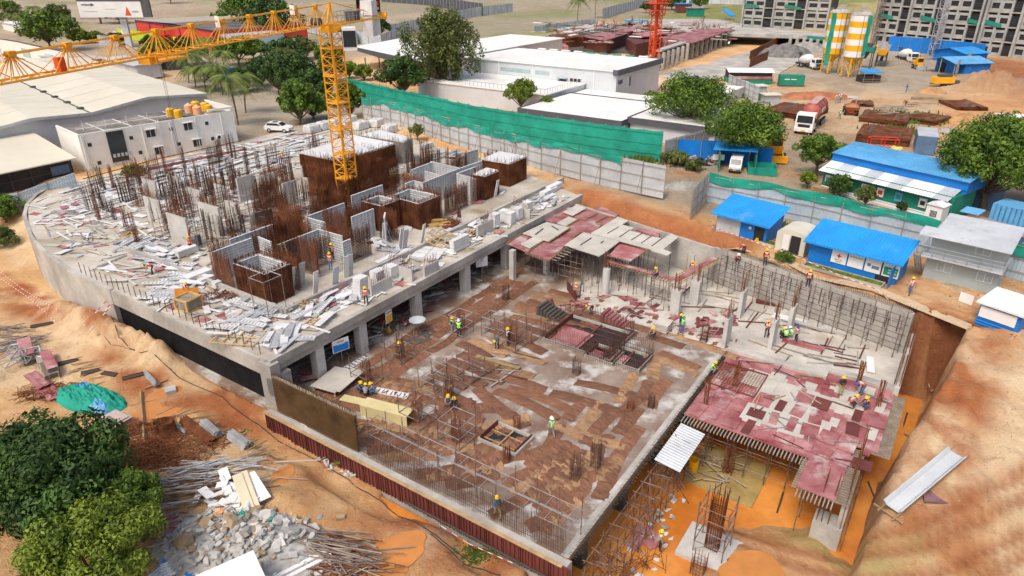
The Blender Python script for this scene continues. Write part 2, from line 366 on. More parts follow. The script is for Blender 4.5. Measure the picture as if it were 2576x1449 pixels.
def make_ground():
 S=axis(-26,54,.4,-120,1500);T=axis(-50,62,.4,-1400,700)
 ss_,tt_=np.meshgrid(S,T,indexing='ij');Zv=hgt(ss_,tt_)
 X=OX+ss_*math.cos(AX)+tt_*math.sin(AX);Y=OY+ss_*math.sin(AX)-tt_*math.cos(AX)
 V=np.stack([X,Y,Zv],-1).reshape(-1,3);ni,nj=Zv.shape
 idx=np.arange(ni*nj).reshape(ni,nj)
 F=np.stack([idx[:-1,:-1],idx[1:,:-1],idx[1:,1:],idx[:-1,1:]],-1).reshape(-1,4)[:,::-1]
 me=bpy.data.meshes.new('ground');me.vertices.add(len(V));me.vertices.foreach_set('co',V.ravel())
 me.loops.add(F.size);me.loops.foreach_set('vertex_index',F.ravel().astype(np.int32))
 me.polygons.add(len(F));me.polygons.foreach_set('loop_start',np.arange(0,F.size,4,dtype=np.int32));me.polygons.foreach_set('loop_total',np.full(len(F),4,np.int32))
 me.update(calc_edges=True);me.validate()
 s=ss_.ravel();t=tt_.ravel();x=X.ravel();y=Y.ravel()
 tan=np.array([.68,.425,.205]);pale=np.array([.73,.54,.33]);red=np.array([.42,.155,.06]);orange=np.array([.62,.31,.13])
 brown=np.array([.26,.10,.045]);grey=np.array([.36,.31,.24]);green=np.array([.15,.17,.05]);road=np.array([.42,.31,.19]);olive=np.array([.42,.35,.13])
 C=np.tile(tan,(len(s),1))
 def lay(w,c):
  w=np.clip(w,0,1)[:,None];C[:]=C*(1-w)+c*w
 n1=rough_noise(s,t,.05,.2);n2=rough_noise(s,t,.3,1.5);n3=rough_noise(s/5,t/5,.05,.9)
 lay(.8*ss(.0,.9,n1),pale);lay(.28*ss(.4,1.1,-n1+.3*n2),orange)
 lay(ss(-7,-3,s)*(1-ss(-.2,.2,s))*(1-ss(22,26,t))*ss(-60,-40,t)*(.45+.4*n2),red)
 w=ss(26,32,t)*(1-ss(40,50,s));lay(w,orange*.6+pale*.4);lay(w*ss(.0,.8,n1),pale);lay(.5*w*ss(.1,.8,n2-.3*n1),orange)
 lay(ss(39.6,40.2,t)*(1-ss(44,46.5,t))*ss(12,16,s)*(1-ss(35.5,37,s))*np.clip(.6+1.6*fbm(s,t,.35,5),0,1),red)
 lay(.6*ss(45.5,47,t)*(1-ss(49,51,t))*ss(10,16,s)*(1-ss(40,44,s)),pale)
 lay(ss(26,29,t)*(1-ss(40,42,t))*(1-ss(13,15,s))*ss(-4,0,s)*.8,orange*.85+pale*.15);lay(.5*ss(28,34,t)*(1-ss(14,17,s))*ss(.05,.4,fbm(s-20,t,.35,5)),red)
 lay(.7*ss(28,33,t)*(1-ss(44,48,t))*(1-ss(13,16,s))*ss(.02,.35,fbm(s+3,t+3,.25,5)),olive)
 lay((1-ss(39.6,41,t))*ss(38.3,39,t)*ss(13,15,s)*(1-ss(37,38,s)),brown*1.2)
 lay(ss(35.8,36.2,s)*(1-ss(37.2,37.9,s))*ss(38,39,t)*(1-ss(44,46,t)),brown)  # brown soil; shadow on the pit end face is painted in
 dd=np.sqrt((s-31)**2+(t-31)**2);rm=0
 for r0 in(19.5,20.7,22.4,23.6,25.6,26.8):rm=np.maximum(rm,np.exp(-((dd-r0-.7*np.sin(np.arctan2(t-31,s-31)*5)-.5*fbm(s,t,.35))/.4)**2))
 lay(.55*ss(.12,.5,fbm(s,t,.45,5))*ss(36,42,t)*(1-ss(44,52,s)),red*1.2);lay(.5*ss(.15,.5,fbm(s+30,t+9,.3,5))*ss(36,42,t)*(1-ss(44,52,s)),pale)
 lay(.5*ss(.1,.5,fbm(s+8,t,.3,5))*(1-ss(-1,0,s)),orange);lay(.4*ss(.1,.5,fbm(s+40,t,.22,5))*(1-ss(-1,0,s)),pale)
 lay(.8*rm*ss(28,33,t)*(1-ss(38,50,s)),red*.85)
 w=ss(47,55,s)*ss(-12,-4,t)*(1-ss(230,260,s));lay(w,road);lay(w*.45*ss(.1,.8,n3),pale*.9);lay(w*.45*ss(.1,.8,-n3),grey*.9);lay(w*.5*ss(.05,.45,fbm(s+50,t,.12)),orange*.9);lay(w*.5*ss(.1,.4,fbm(s,t+70,.2)),grey*.75)
 e=s-(46.6-t*.275);lay(.95*ss(-1,0,e)*(1-ss(3.5,6.5,e))*ss(-4,0,t)*(1-ss(22,26,t)),red)
 lay(ss(-12,-6,t)*0+.8*ss(52,60,s)*(1-ss(100,110,s))*ss(31,36,t)*(1-ss(60,70,t))*0,red)
 lay(.8*ss(100,115,s)*ss(30,36,t)*(1-ss(150,175,s)),orange);lay(.9*ss(165,185,s)*ss(32,38,t)*(1-ss(225,240,s)),red*.8)
 lay(.9*ss(150,165,s)*ss(-10,0,t)*(1-ss(26,32,t))*(1-ss(215,235,s)),grey)
 lay(.95*ss(40,44,s)*(1-ss(92,96,s))*ss(-140,-120,t)*(1-ss(-62,-60,t)),grey*1.05)
 far=ss(150,175,s)*(1-ss(-45,-30,t));lay(far,pale*1.02);lay(far*.8*ss(.3,1.,n3),orange)
 lay(far*.9*ss(150,230,s)*ss(.35,.9,rough_noise(s/9,t/9,.05,.9)),green*1.4)
 lay(.8*ss(260,330,s)*ss(.1,.6,rough_noise(s/14+5,t/14,.05,.9)),green)
 lay(ss(300,380,s)*.6,green*1.3)
 lay(.8*(1-ss(-130,-115,t))*ss(70,90,s),grey*.9);lay(.7*(1-ss(-110,-95,t))*ss(.05,.4,fbm(s,t,.03)),green*1.3)
 ca=me.color_attributes.new('soil','FLOAT_COLOR','POINT')
 ca.data.foreach_set('color',np.concatenate([np.clip(C,0,1),np.ones((len(C),1))],1).ravel())
 m=bpy.data.materials.new('soil_ground');m.use_nodes=True;n=m.node_tree.nodes;l=m.node_tree.links;b=n['Principled BSDF']
 at_=n.new('ShaderNodeAttribute');at_.attribute_name='soil';geo=n.new('ShaderNodeNewGeometry')
 def noise(sc_,det,rg=.6,dist=0):
  q=n.new('ShaderNodeTexNoise');q.inputs['Scale'].default_value=sc_;q.inputs['Detail'].default_value=det;q.inputs['Roughness'].default_value=rg;q.inputs['Distortion'].default_value=dist;l.new(geo.outputs['Position'],q.inputs['Vector']);return q
 def mr(f,a,b_,c=0,d=1):
  q=n.new('ShaderNodeMapRange');q.inputs[1].default_value=a;q.inputs[2].default_value=b_;q.inputs[3].default_value=c;q.inputs[4].default_value=d;l.new(f,q.inputs[0]);return q.outputs[0]
 def mix(f,A,Bc,mode='MIX'):
  q=n.new('ShaderNodeMix');q.data_type='RGBA';q.blend_type=mode
  for i,v in((0,f),(6,A),(7,Bc)):
   if hasattr(v,'links'):l.new(v,q.inputs[i])
   else:q.inputs[i].default_value=v
  return q.outputs[2]
 a1=noise(.16,9,.66,.7);a2=noise(1.1,9,.72,.3);a3=noise(5,8,.8)
 a4=noise(2.2,10,.78)
 o=mix(mr(a1.outputs[0],.42,.60),at_.outputs['Color'],mix(1.,at_.outputs['Color'],(1.12,1.18,1.25,1),'MULTIPLY'))
 o=mix(mr(a1.outputs[0],.50,.36,0,.6),o,mix(1.,at_.outputs['Color'],(.88,.76,.66,1),'MULTIPLY'))
 o=mix(mr(a2.outputs[0],.54,.60,0,.4),o,mix(1.,o,(.80,.72,.64,1),'MULTIPLY'))
 o=mix(mr(a3.outputs[0],.3,.7,.22,0),o,mix(1.,o,(.70,.64,.58,1),'MULTIPLY'))
 o=mix(mr(a3.outputs[0],.62,.66,0,.55),o,(.66,.54,.40,1))
 o=mix(mr(a4.outputs[0],.575,.60,0,.45),o,mix(1.,o,(.80,.66,.52,1),'MULTIPLY'))
 o=mix(mr(a4.outputs[0],.43,.40,0,.5),o,mix(1.,o,(1.22,1.2,1.18,1),'MULTIPLY'))
 l.new(o,b.inputs['Base Color']);b.inputs['Roughness'].default_value=.9;b.inputs['Specular IOR Level'].default_value=.25
 rg=mr(a1.outputs[0],.34,.44,.35,.92);l.new(rg,b.inputs['Roughness'])
 bp=n.new('ShaderNodeBump');bp.inputs['Strength'].default_value=.9;bp.inputs['Distance'].default_value=.45;l.new(a2.outputs[0],bp.inputs['Height'])
 b2=n.new('ShaderNodeBump');b2.inputs['Strength'].default_value=.9;b2.inputs['Distance'].default_value=.12;l.new(a3.outputs[0],b2.inputs['Height']);l.new(bp.outputs[0],b2.inputs['Normal'])
 l.new(b2.outputs[0],b.inputs['Normal'])
 me.materials.append(m);me.polygons.foreach_set('use_smooth',[True]*len(me.polygons))
 o=bpy.data.objects.new('ground',me);col.objects.link(o);o['kind']='structure'
 return o
def blob2(n,r,j,rr):
 ph=[rr.uniform(0,6.28)for _ in range(3)]
 return[(r*(1+j*(.5*math.sin(2*a+ph[0])+.3*math.sin(3*a+ph[1])+.25*math.sin(5*a+ph[2]))))for a in[2*PI*k/n for k in range(n)]]
def flat_blob(r,sx=1.,j=.5,n=40,seed=1):
 rr=random.Random(seed);q=blob2(n,r,j,rr)
 return[(q[k]*math.cos(2*PI*k/n)*sx,q[k]*math.sin(2*PI*k/n))for k in range(n)]
_pl=[(1012,1377,1.2,1.3),(1092,1405,.6,.8),(950,1425,1.6,1.4),(565,965,1.1,1.5),(400,1020,2.0,1.2),(712,1190,.7,1.3),(1905,1442,1.6,1.5)]
_pp=[]
for x,y,r,sx in _pl:
 p=G(x,y);q=LOC(p.x,p.y);_pp.append((p,r,sx));PUD.append((q[0],q[1],r*sx*.9,p.z))
for i,(p,r,sx)in enumerate(_pp):
 b=B();pts=flat_blob(r,sx,.3,seed=i);b.add([(q[0],q[1],0)for q in pts],[tuple(range(len(pts)))])
 struct('puddle',b,'puddle',loc=(p.x,p.y,p.z-.075),rz=.4*i)
make_ground()
b=B();b.quad(R(-6,20,-4.2),R(-6,41.3,-4.2),R(37,41.3,-4.2),R(37,20,-4.2));b.f=[f[::-1]for f in b.f]
struct('water',b,'water')
b=B();b.quad(R(-3.9,9,-2.0),R(-3.9,22.5,-2.0),R(-1.3,22.5,-2.0),R(-1.3,9,-2.0));struct('ditch_water',b,'water')
b=B();b.quad(R(146,49,-.6),R(146,90,-.6),R(173,90,-.6),R(173,49,-.6));struct('far_pond',b,'water')
Rz=AX
fl=lambda pts:[(a,-b_)for a,b_ in pts]
pod=thing('basement_podium','wide concrete podium deck under construction, littered with formwork, on square columns','building',R(0,0,0),Rz)
b=B();b.prism(fl([(-.0 if a==0 else a,c)for a,c in DECK]),3.55,4.0);part('deck_slab',b,'deck',pod)
b=B();b.b2(-.12,48.1,-.02,.42,2.9,3.55);b.b2(-.12,48.1,-.16,.34,3.45,4.12);part('edge_beam',b,'conc',pod)
b=B();b.b2(-.25,.35,.45,30,2.6,3.97);part('edge_beam',b,'conc',pod)
b=B()
cur=[(0,-22),(0,-28),(.4,-33),(1.2,-38),(2.2,-42.5),(3.4,-46),(5.0,-50.5),(7.0,-54.5),(9.5,-57.8),(12.5,-60),(18,-57.4)]
for(a0,c0),(a1,c1)in zip(cur[:-1],cur[1:]):
 b.beam(R(a0-.1,c0,1.7)-R(0,0,0),R(a1-.1,c1,1.7)-R(0,0,0),.4,4.72)
bm=B();rot=Matrix.Rotation(-Rz,3,'Z');bm.v=[tuple(rot@Vector(v))for v in b.v];bm.f=b.f;bm.mi=b.mi
part('retaining_wall',bm,'conc',pod)
b=B();b.b2(.12,.34,.3,24,-3.2,2.6);part('membrane_and_dark_gap',b,'black',pod)  # black membrane; the same black stands in for the shaded gap below
b=B();b.b2(-.45,.4,-.42,.9,-1.6,3.9);b.b2(-.45,1.3,-.42,.25,1.2,2.75);part('corner_pier',b,'conc',pod)
b=B()
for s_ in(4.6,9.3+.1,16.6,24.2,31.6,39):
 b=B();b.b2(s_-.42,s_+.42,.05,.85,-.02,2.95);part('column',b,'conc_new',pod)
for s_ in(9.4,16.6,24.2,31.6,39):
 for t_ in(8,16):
  b=B();b.b2(s_-.4,s_+.4,t_,t_+.8,-.02,3.55);part('column',b,'conc_dark',pod)  # inner columns: shade under the deck is painted into the colour
b=B();b.b2(0.4,47,20,20.3,-.02,3.55);part('back_shade_wall',b,'conc_dark',pod)  # dark colour stands in for the darkness at the back under the deck
kerb=thing('upstand_kerb','long low concrete kerb running round the cores on the podium deck','kerb',R(5.5,-5,4.0),Rz)
b=B();b.b2(0,46.5,-.1,.2,0,.55);part('front_run',b,'conc',kerb)
b=B();b.b2(-.1,.2,.2,25,0,.55);part('side_run',b,'conc',kerb)
fs=thing('floor_slab','large wet concrete basement slab covered with brown jute strips','slab',R(0,0,0),Rz)
b=B();b.prism(fl([(-.55,-22),(-.55,25.9),(27.6,25.9),(27.6,11),(46,2),(46.8,-2),(46.8,-22)]),-.4,0);part('slab_deck',b,'slab',fs)
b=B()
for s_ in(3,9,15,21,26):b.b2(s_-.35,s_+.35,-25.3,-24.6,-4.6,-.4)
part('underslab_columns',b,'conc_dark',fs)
b=B();b.b2(0,27,-24,-23.7,-4.6,-.4);part('shade_wall',b,'conc_dark',fs)  # dark columns and wall carry the painted shade below the slab
b=B();b.b2(-.5,27.5,-25.95,-25.45,.0,.03);part('slab_margin',b,'conc',fs)
s2=thing('raised_slab','pale dry concrete slab in front of the far basement wall','slab',R(28,20,0),Rz)
b=B();b.prism([(a-28,-(c-20))for a,c in[(27.6,11.2),(45.6,2),(41.5,17),(35.7,38.9),(28.9,38.9),(28.9,34),(27.6,34)]],-.45,.06);part('slab_deck',b,'slabc',s2)
b=B();b.prism([(a-28,-(c-20))for a,c in[(27.4,26.0),(27.4,34.2),(28.6,34.2),(28.6,39.1),(29.4,39.1),(29.4,33.4),(28.3,33.4),(28.3,26)]],-.5,.22);part('pour_edge',b,'conc',s2)
nw=thing('basement_wall','long low concrete wall base with dark red shutters facing the ditch','wall',R(-.6,0,0),Rz)
b=B();b.b2(-.45,.1,-26.2,.2,-4.4,-.05);b.b2(-.6,.0,-26.2,.2,-.06,.02);part('wall_base',b,'conc',nw)
b=B()
yy=0.0
while yy>-26:
 w=1.25 if(int(-yy*1.3)%3)else.8
 b.b2(-.66,-.58,yy-w+.04,yy,-1.5,.10)
 for k in range(4):b.b2(-.74,-.66,yy-w*(k+.5)/4-.03,yy-w*(k+.5)/4+.03,-1.5,.08)
 b.b2(-.76,-.58,yy-w,yy-w+.05,-1.5,.14)
 yy-=w
part('shutter',b,'redplyd',nw)
b=B();b.b2(-.80,-.56,-26,0,.10,.16);part('waler',b,'timber',nw)
fw=thing('basement_wall','tall grey concrete retaining wall behind the raised slab, below the site offices','wall',R(0,0,0))
def wallseg(b,p,q,z0,z1,th):b.beam(Vector((p.x,p.y,(z0+z1)/2)),Vector((q.x,q.y,(z0+z1)/2)),th,z1-z0)
P0=R(45.6,.5);P1=R(41.2,19.8);P2=R(40.5,20.6);P3=R(35.6,38.9)
O=R(0,0,0)
b=B();wallseg(b,P0-O,P1-O,-.4,3.6,.35);part('wall_panel',b,'conc',fw)
b=B();wallseg(b,P2-O,P3-O,-4.4,3.9,.4);wallseg(b,P1-O,P2-O+Vector((.1,0,0)),-.4,3.75,.37);part('wall_panel',b,'conc',fw)
dv=(P3-P2).normalized();nv=Vector((dv.y,-dv.x,0))
if nv.dot(P0-Vector((0,0,0)))>0:nv=-nv
b=B()
for k in range(1,19):
 p=P2+dv*k*1.0+nv*.215-O
 b.beam(p+Vector((0,0,1.9)),p+Vector((0,0,3.5)),.12,.05)
part('formwork_marks',b,'conc_dark',fw)
ew=thing('basement_wall','short unfinished end wall by the deep brown cut, bristling with rebar','wall',R(35.3,39.1,0),Rz)
b=B();b.b2(-7,0,-.3,.1,-.4,.6);b.b2(-6.2,-5.0,-.3,.1,.6,3.3);b.b2(-2.2,-.8,-.3,.1,.6,2.6);part('wall_panel',b,'conc_new',ew)
b=B()
for k in range(46):
 x=-6.8+k*.15
 for y in(-.22,.02):b.tube((x,y,.4),(x+U(-.08,.08),y+U(-.05,.05),U(3.2,4.6)),.022,n=3)
for z in(1.2,1.9,2.6,3.3):b.tube((-6.9,-.24,z),(0,-.24,z),.02,n=3)
part('rebar',b,'rust',ew)
rd=thing('formwork_deck','red plywood formwork deck on props over the orange water','formwork',R(16.5,26.3,0),Rz)
RP=[(0,0),(0,9.3),(-3.6,9.3),(-3.6,11.6),(4.5,11.6),(4.5,13.0),(13,13.0),(13,12.6),(18.5,12.9),(12.1,12.9),(12.1,8.0),(11.1,8.0),(11.1,.0)]
RP=[(0,0),(0,9.0),(-3.4,9.0),(-3.4,11.4),(3.2,11.4),(3.2,12.9),(12.2,12.9),(12.2,7.8),(11.0,7.8),(11.0,0)]
b=B();b.prism(fl(RP),-.12,-.02);part('plywood',b,'redply',rd)
b=B()
for(x0,x1,y0,y1)in[(1.6,6.6,3.6,8.2),(6.6,9.2,2.2,6.6),(2.4,5,8.2,9.6),(6.8,8.6,7.0,11.2),(9.4,10.6,8.4,10.6)]:
 b.b2(x0,x1,-y0,-y1,.0,.03)
part('deck_panel',b,'ply',rd)
b=B()
TL=random.Random(77)
for i in range(6):
 for j in range(10):
  x0=.1+i*2.0;y0=-.1-j*1.28;X=x0+1.0;Y=y0-.6
  if not(0<X-.9 and X+.9<12.2 and Y-.6>-12.9 and(X+.9<11 or-Y>7.9)):continue
  m_=TL.choice(['redply','redply','ply','ply','ply','redplyd']if 2<X<8.6 and 2.5<-Y<8.6 else['redply','redply','redply','redplyd','redply','ply'])
  if 5.1<X<9.3 and-Y<3.9:continue
  b=B();z=.032+TL.uniform(0,.03);b.box((X+TL.uniform(-.1,.1),Y,z),(TL.choice((1.9,1.6,1.2)),TL.choice((1.2,.9,.6)),.025),rz=TL.gauss(0,.05));part('loose_sheet',b,m_,rd)
for k in range(26):
 b=B();x=TL.uniform(.6,11);y=-TL.uniform(.6,12);L=TL.uniform(.6,2.4);b.box((x,y,.11),(L,.08,.05),rz=TL.uniform(0,PI));part('loose_batten',b,TL.choice(['timber','timberg','chassis','redplyd','scaffg']),rd)
for x,y in((2.2,-.9),(5.8,-2.0),(9.2,-12.0),(11.4,-10.2)):
 b=B()
 for k in range(14):b.tube((x+TL.uniform(-.2,.2),y+TL.uniform(-.2,.2),0),(x+TL.uniform(-.25,.25),y+TL.uniform(-.25,.25),2.3),.024,n=3)
 part('rebar_column',b,'rust',rd)
b=B()
for k in range(62):
 x=-3.3+k*.26
 if x<-.1:b.b2(x-.03,x+.03,-8.7,-9.3,-.26,-.14)
 if x<12:b.b2(x-.03,x+.03,-11.0 if x<3.2 else-12.3,-12.2 if x<3.2 else-13.7,-.26,-.13)
for k in range(36):
 y=-.1-k*.25
 b.b2(-.8,1.2,y-.04,y+.04,-.26,-.14)
for k in range(10):b.b2(-4.2,-2.4,-9.1-k*.24,-9.18-k*.24,-.27,-.14)
part('joists',b,'timberg',rd)
b=B()
for i in range(9):
 for j in range(9):
  x=-3.0+i*1.7+.1*math.sin(i*j);y=-.4-j*1.5
  if x<0 and y>-9:continue
  b.tube((x,y,-4.5),(x,y,-.26),.035,n=4)
for z in(-3.2,-1.6):
 for j in range(9):b.tube((-.2,-.4-j*1.5,z),(10.6,-.4-j*1.5,z),.025,n=3)
 for i in range(2,9):b.tube((-3.0+i*1.7,-.4,z),(-3.0+i*1.7,-12.4,z),.025,n=3)
for i in range(2,9,2):b.tube((-3.0+i*1.7,-.4,-1.6),(-3.0+(i+1)*1.7,-.4,-3.4),.022,n=3)
part('props',b,'scaff',rd)
om=thing('rebar_mat','square rust red mesh lying in a framed recess of the red deck','rebar',R(23.4,28.2,.0),Rz)
b=B()
for k in range(16):b.tube((-1.7+k*.23,-1.8,.05),(-1.7+k*.23,1.7,.05),.018,n=3);b.tube((-1.8,-1.7+k*.23,.06),(1.8,-1.7+k*.23,.06),.018,n=3)
part('mesh_bars',b,'rust',om)
b=B();b.b2(-1.95,1.95,-1.95,-1.85,0,.12);b.b2(-1.95,1.95,1.8,1.9,0,.12);b.b2(-1.95,-1.85,-1.85,1.8,0,.12);b.b2(1.85,1.95,-1.85,1.8,0,.12);part('frame',b,'redplyd',om)
cw=thing('concrete_pier','concrete pier rising from the orange water at the corner of the red deck','pier',R(14.6,37.6,-4.4),Rz)
b=B();b.b2(-1.1,4.2,-.9,-.5,0,4.1);b.b2(-1.3,.1,-.9,.9,0,2.0);part('pier_body',b,'conc',cw)
b=B()
for k in range(12):
 for y in(-.75,.0,.7):
  b.tube((-1.15+k*.11,y,2.0),(-1.15+k*.11+U(-.05,.05),y,5.4+U(-.3,.3)),.022,n=3)
for k in range(26):
 b.tube((.2+k*.16,-.7,4.0),(.2+k*.16+U(-.06,.06),-.7+U(-.1,.1),6.6+U(-.6,.6)),.022,n=3)
part('rebar',b,'rust',cw)
uf=thing('formwork_deck','patchwork formwork deck of white and red plywood on steel props beside the podium','formwork',R(0,0,0),Rz)
white=[((1075,0,0),0)]
def zone(n0,ptsov,z,th,m,name):
 b=B();b.prism([(lambda q:(q[0],-q[1]))(atl(x,y,z))for x,y in ptsov],z-th,z);return part(name,b,m,uf)
def Zs(X,Y):return((1900+X/4.025)/1.49068,(740+Y/4.025)/1.49068)
for m_,z_,pl in[('redply',3.5,[(0,690),(240,540),(480,640),(900,430),(560,340),(900,140),(1200,200),(1420,140),(1700,260),(1640,330),(1280,560),(870,740),(640,950),(320,830)]),('redply',3.47,[(900,430),(1500,500),(1700,300),(1500,160),(1180,330)]),('redply',3.44,[(1560,870),(1700,680),(2110,800),(1880,950)]),('redply',3.4,[(1950,490),(2120,430),(2330,500),(2290,600)]),('ply',3.78,[(240,540),(600,370),(960,460),(640,665)]),('ply',3.74,[(850,220),(1060,110),(1205,160),(1000,275)]),('ply',3.72,[(760,385),(930,290),(1060,330),(890,430)]),('ply',3.70,[(210,705),(410,590),(560,640),(350,765)]),('ply',3.80,[(870,720),(1160,525),(1700,665),(1490,830),(1400,885)]),('ply',3.84,[(1270,540),(1680,295),(1840,350),(1740,410),(1930,460),(1860,500),(2200,590),(2370,620),(2480,540),(2590,600),(2360,780),(2490,830),(2430,875),(2190,800),(2160,775)])]:
 zone(0,[Zs(*p)for p in pl],z_,.12 if m_=='redply' else.1,m_,'plywood')
b=B()
for p,q in[((430,560),(550,470)),((680,430),(780,490)),((1110,720),(1280,610)),((1420,690),(1460,660)),((1520,545),(1690,445)),((1700,600),(1860,490)),((1880,645),(2040,545)),((2030,690),(2190,580)),((2190,735),(2350,615)),((900,740),(1230,860))]:
 a=at(*Zs(*p),3.86)-O;c=at(*Zs(*q),3.86)-O
 b=B();b.beam(rot@a,rot@c,.1,.03);part('joint_strip',b,'dark',uf)
b=B()
for pl,z_ in[([(0,690),(240,540)],3.62),([(320,830),(560,650)],3.6),([(640,950),(900,760)],3.66),([(1000,600),(1160,515)],3.62),([(1300,215),(1370,240),(1200,330),(1110,320)],3.66),([(910,440),(1110,320)],3.62),([(1340,380),(1530,280),(1640,300),(1690,250)],3.66),([(960,460),(640,670)],3.8),([(900,430),(990,470)],3.8),([(1280,560),(1440,410),(1350,390)],3.64)]:
 q=[rot@(at(*Zs(*p),z_)-O)for p in pl]
 for a,c in zip(q[:-1],q[1:]):b.beam(a,c,.06,.16)
part('edge_boards',b,'timber',uf)
b=B()
for pl,n in[([(330,830),(640,945)],11),([(1560,860),(1880,950)],11),([(700,940),(960,790)],6)]:
 a=rot@(at(*Zs(*pl[0]),3.32)-O);c=rot@(at(*Zs(*pl[1]),3.32)-O)
 dn=(c-a).normalized();pn=Vector((dn.y,-dn.x,0))
 for k in range(n):p=a.lerp(c,k/(n-1));b.beam(p-pn*.5,p+pn*.5,.07,.1)
part('joists',b,'timberg',uf)
b=B()
for i in range(13):
 for j in range(9):
  s_=31+i*1.25;t_=.9+j*1.45
  if t_>13-(s_-31)*.02 or s_>45-t_*.27:continue
  if s_<34 and t_>9:continue
  b.tube((s_,-t_,0),(s_,-t_,3.4),.035,n=4)
for z in(1.1,2.3):
 for j in range(6):b.tube((31,-.9-j*1.45,z),(43,-.9-j*1.45,z),.025,n=3)
 for i in range(10):b.tube((31+i*1.25,-.9,z),(31+i*1.25,-9,z),.025,n=3)
part('props',b,'scaff',uf)
for x,y in[(603,940),(90,1030),(1790,1090)]:
 p=rot@(at(*Zs(x,y),1.6)-O);b=B();b.box((p.x,p.y,1.7),(.55,.55,3.4));part('column',b,'conc_new',uf)
def D(s,t,z=4.0):return R(s,t,z)
def rebar_wall(L,H,th=.18,n=None,ext=.5,hs=.16,lean=.0):
 """vertical rebar mat, local x along the wall"""
 b=B();n=n or int(L/.13)
 for y in(-th/2,th/2):
  for k in range(n+1):
   x=k*L/n;e=U(.1,ext*1.6)
   b.tube((x,y,0),(x+U(-.05,.05)+lean,y+U(-.05,.05),H+e),.022,n=3)
  z=.15
  while z<H:b.tube((0,y*1.1,z),(L,y*1.1,z+U(-.02,.02)),.02,n=3);z+=hs
 return b
def panel_wall(L,H,th=.10):
 """aluminium wall panels: face sheet with horizontal ribs, panel joints and a white top rail"""
 b=B();b.m=1;b.b2(0,L,th/2-.02,th/2,0,H)
 for y in(th/2,):
  n=max(1,int(L/.5))
  for k in range(n+1):b.m=0;b.b2(k*L/n-.025,k*L/n+.025,-th/2,th/2-.02,0,H)
  z=.1
  while z<H:b.m=0;b.b2(0,L,-th/2+.01,th/2-.02,z,z+.06);z+=.27
 b.m=0;b.b2(-.02,L+.02,-th/2-.03,th/2+.03,H,H+.05)
 return b
LB=['front','left','back','right']
def seg(s0,t0,s1,t1):
 p=D(s0,t0);q=D(s1,t1);d=q-p;return p,math.atan2(d.y,d.x),d.length
def rw(s0,t0,s1,t1,H,label,**k):
 p,a,L=seg(s0,t0,s1,t1)
 o=thing('rebar_wall',label,'rebar',p,a,'rebar walls of the cores')
 part('bars',rebar_wall(L,H,**k),'rustd',o)
 b=B();b.b2(0,L,-.10,.10,0,.22);part('kicker',b,'conc',o)
 return o
def pw(s0,t0,s1,t1,H,label):
 p,a,L=seg(s0,t0,s1,t1)
 o=thing('wall_formwork',label,'formwork',p,a,'aluminium wall formwork')
 part('panels',panel_wall(L,H),['aluw','alu'],o)
 b=B();
 for y in(.35,):b.tube((0,y,1.3),(L,y,1.3),.03,n=4)
 for k in range(int(L/1.2)+1):b.tube((min(L,k*1.2+.3),.1,2.2),(min(L,k*1.2+.3),.75,0),.03,n=4)
 part('brace',b,'scaffg',o)
 return o
def core_box(pts,H,label,rim=True,lid=False,lidm='aluw',wallm='rustd'):
 o=thing('shaft_core',label,'core',D(*pts[0]),0)
 c0=D(*pts[0]);cen=sum((D(*p)for p in pts),Vector())/len(pts)
 n=len(pts)
 for i in range(n):
  p=D(*pts[i]);q=D(*pts[(i+1)%n]);d=q-p;L=d.length
  if L<.3:continue
  a=math.atan2(d.y,d.x)
  b=rebar_wall(L,H,th=.14,n=int(L/.085),ext=.35 if not lid else.1,hs=.12)
  part('rebar_side',b,wallm,o,p-c0,a)
  nrm=Vector((-d.y,d.x,0)).normalized()
  if nrm.dot(cen-p)<0:nrm=-nrm
  b=B();off=nrm*.16
  w=panel_wall(L-.3,H)
  pp=p+off+d.normalized()*.15-c0
  part('lining',w,['aluw','alu'],o,pp,a)
  b=B();b.beam(p-c0+Vector((0,0,H+.06)),q-c0+Vector((0,0,H+.06)),.16,.06)
  if rim:part('rim',b,'aluw',o)
  b=B();(b.beam(p-c0+Vector((0,0,H*.5))+nrm*.07,q-c0+Vector((0,0,H*.5))+nrm*.07,.03,H-.1),part('mat_backing',b,'rustd',o))if lid else None
 if lid:
  b=B();b.prism([(D(*p).x-c0.x,D(*p).y-c0.y)for p in pts],H+.08,H+.22);part('top_deck',b,lidm,o)
  b=B()
  for k in range(int(26*n)):
   p=D(*pts[k%n]);q=D(*pts[(k+1)%n]);e=p.lerp(q,U(0,1))-c0
   b.tube(e+Vector((0,0,H)),e+Vector((U(-.06,.06),U(-.06,.06),H+U(.4,1.0))),.018,n=3)
  part('starter_bars',b,'rust',o)
 return o
core_box([(45.6,-13.8),(50.0,-14.2),(50.0,-9.7),(45.8,-9.6)],3.0,'large square core with pale lid and brown sides at the right end of the deck',lid=True)
core_box([(39.4,-10.6),(42.4,-10.8),(42.4,-8.9),(39.5,-8.9)],3.0,'smaller rust sided core with pale lid left of the right end core',lid=True)
core_box([(27.3,-13.3),(30.6,-13.3),(30.6,-8.8),(27.1,-8.8)],3.0,'open topped square shaft of rebar with a pale rim in the middle of the deck')
core_box([(24.3,-14.6),(26.9,-14.6),(26.9,-11.6),(24.3,-11.6)],3.0,'smaller open rebar shaft left of the middle shaft')
core_box([(5.8,-11.6),(8.4,-11.6),(8.4,-7.4),(5.8,-7.4)],3.0,'open rebar shaft nearest the front kerb at the left of the deck')
core_box([(33.8,-36.0),(40.8,-36.2),(40.6,-28.4),(33.8,-28.2)],3.2,'broad flat topped core with pale lid beside the crane mast',lid=True)
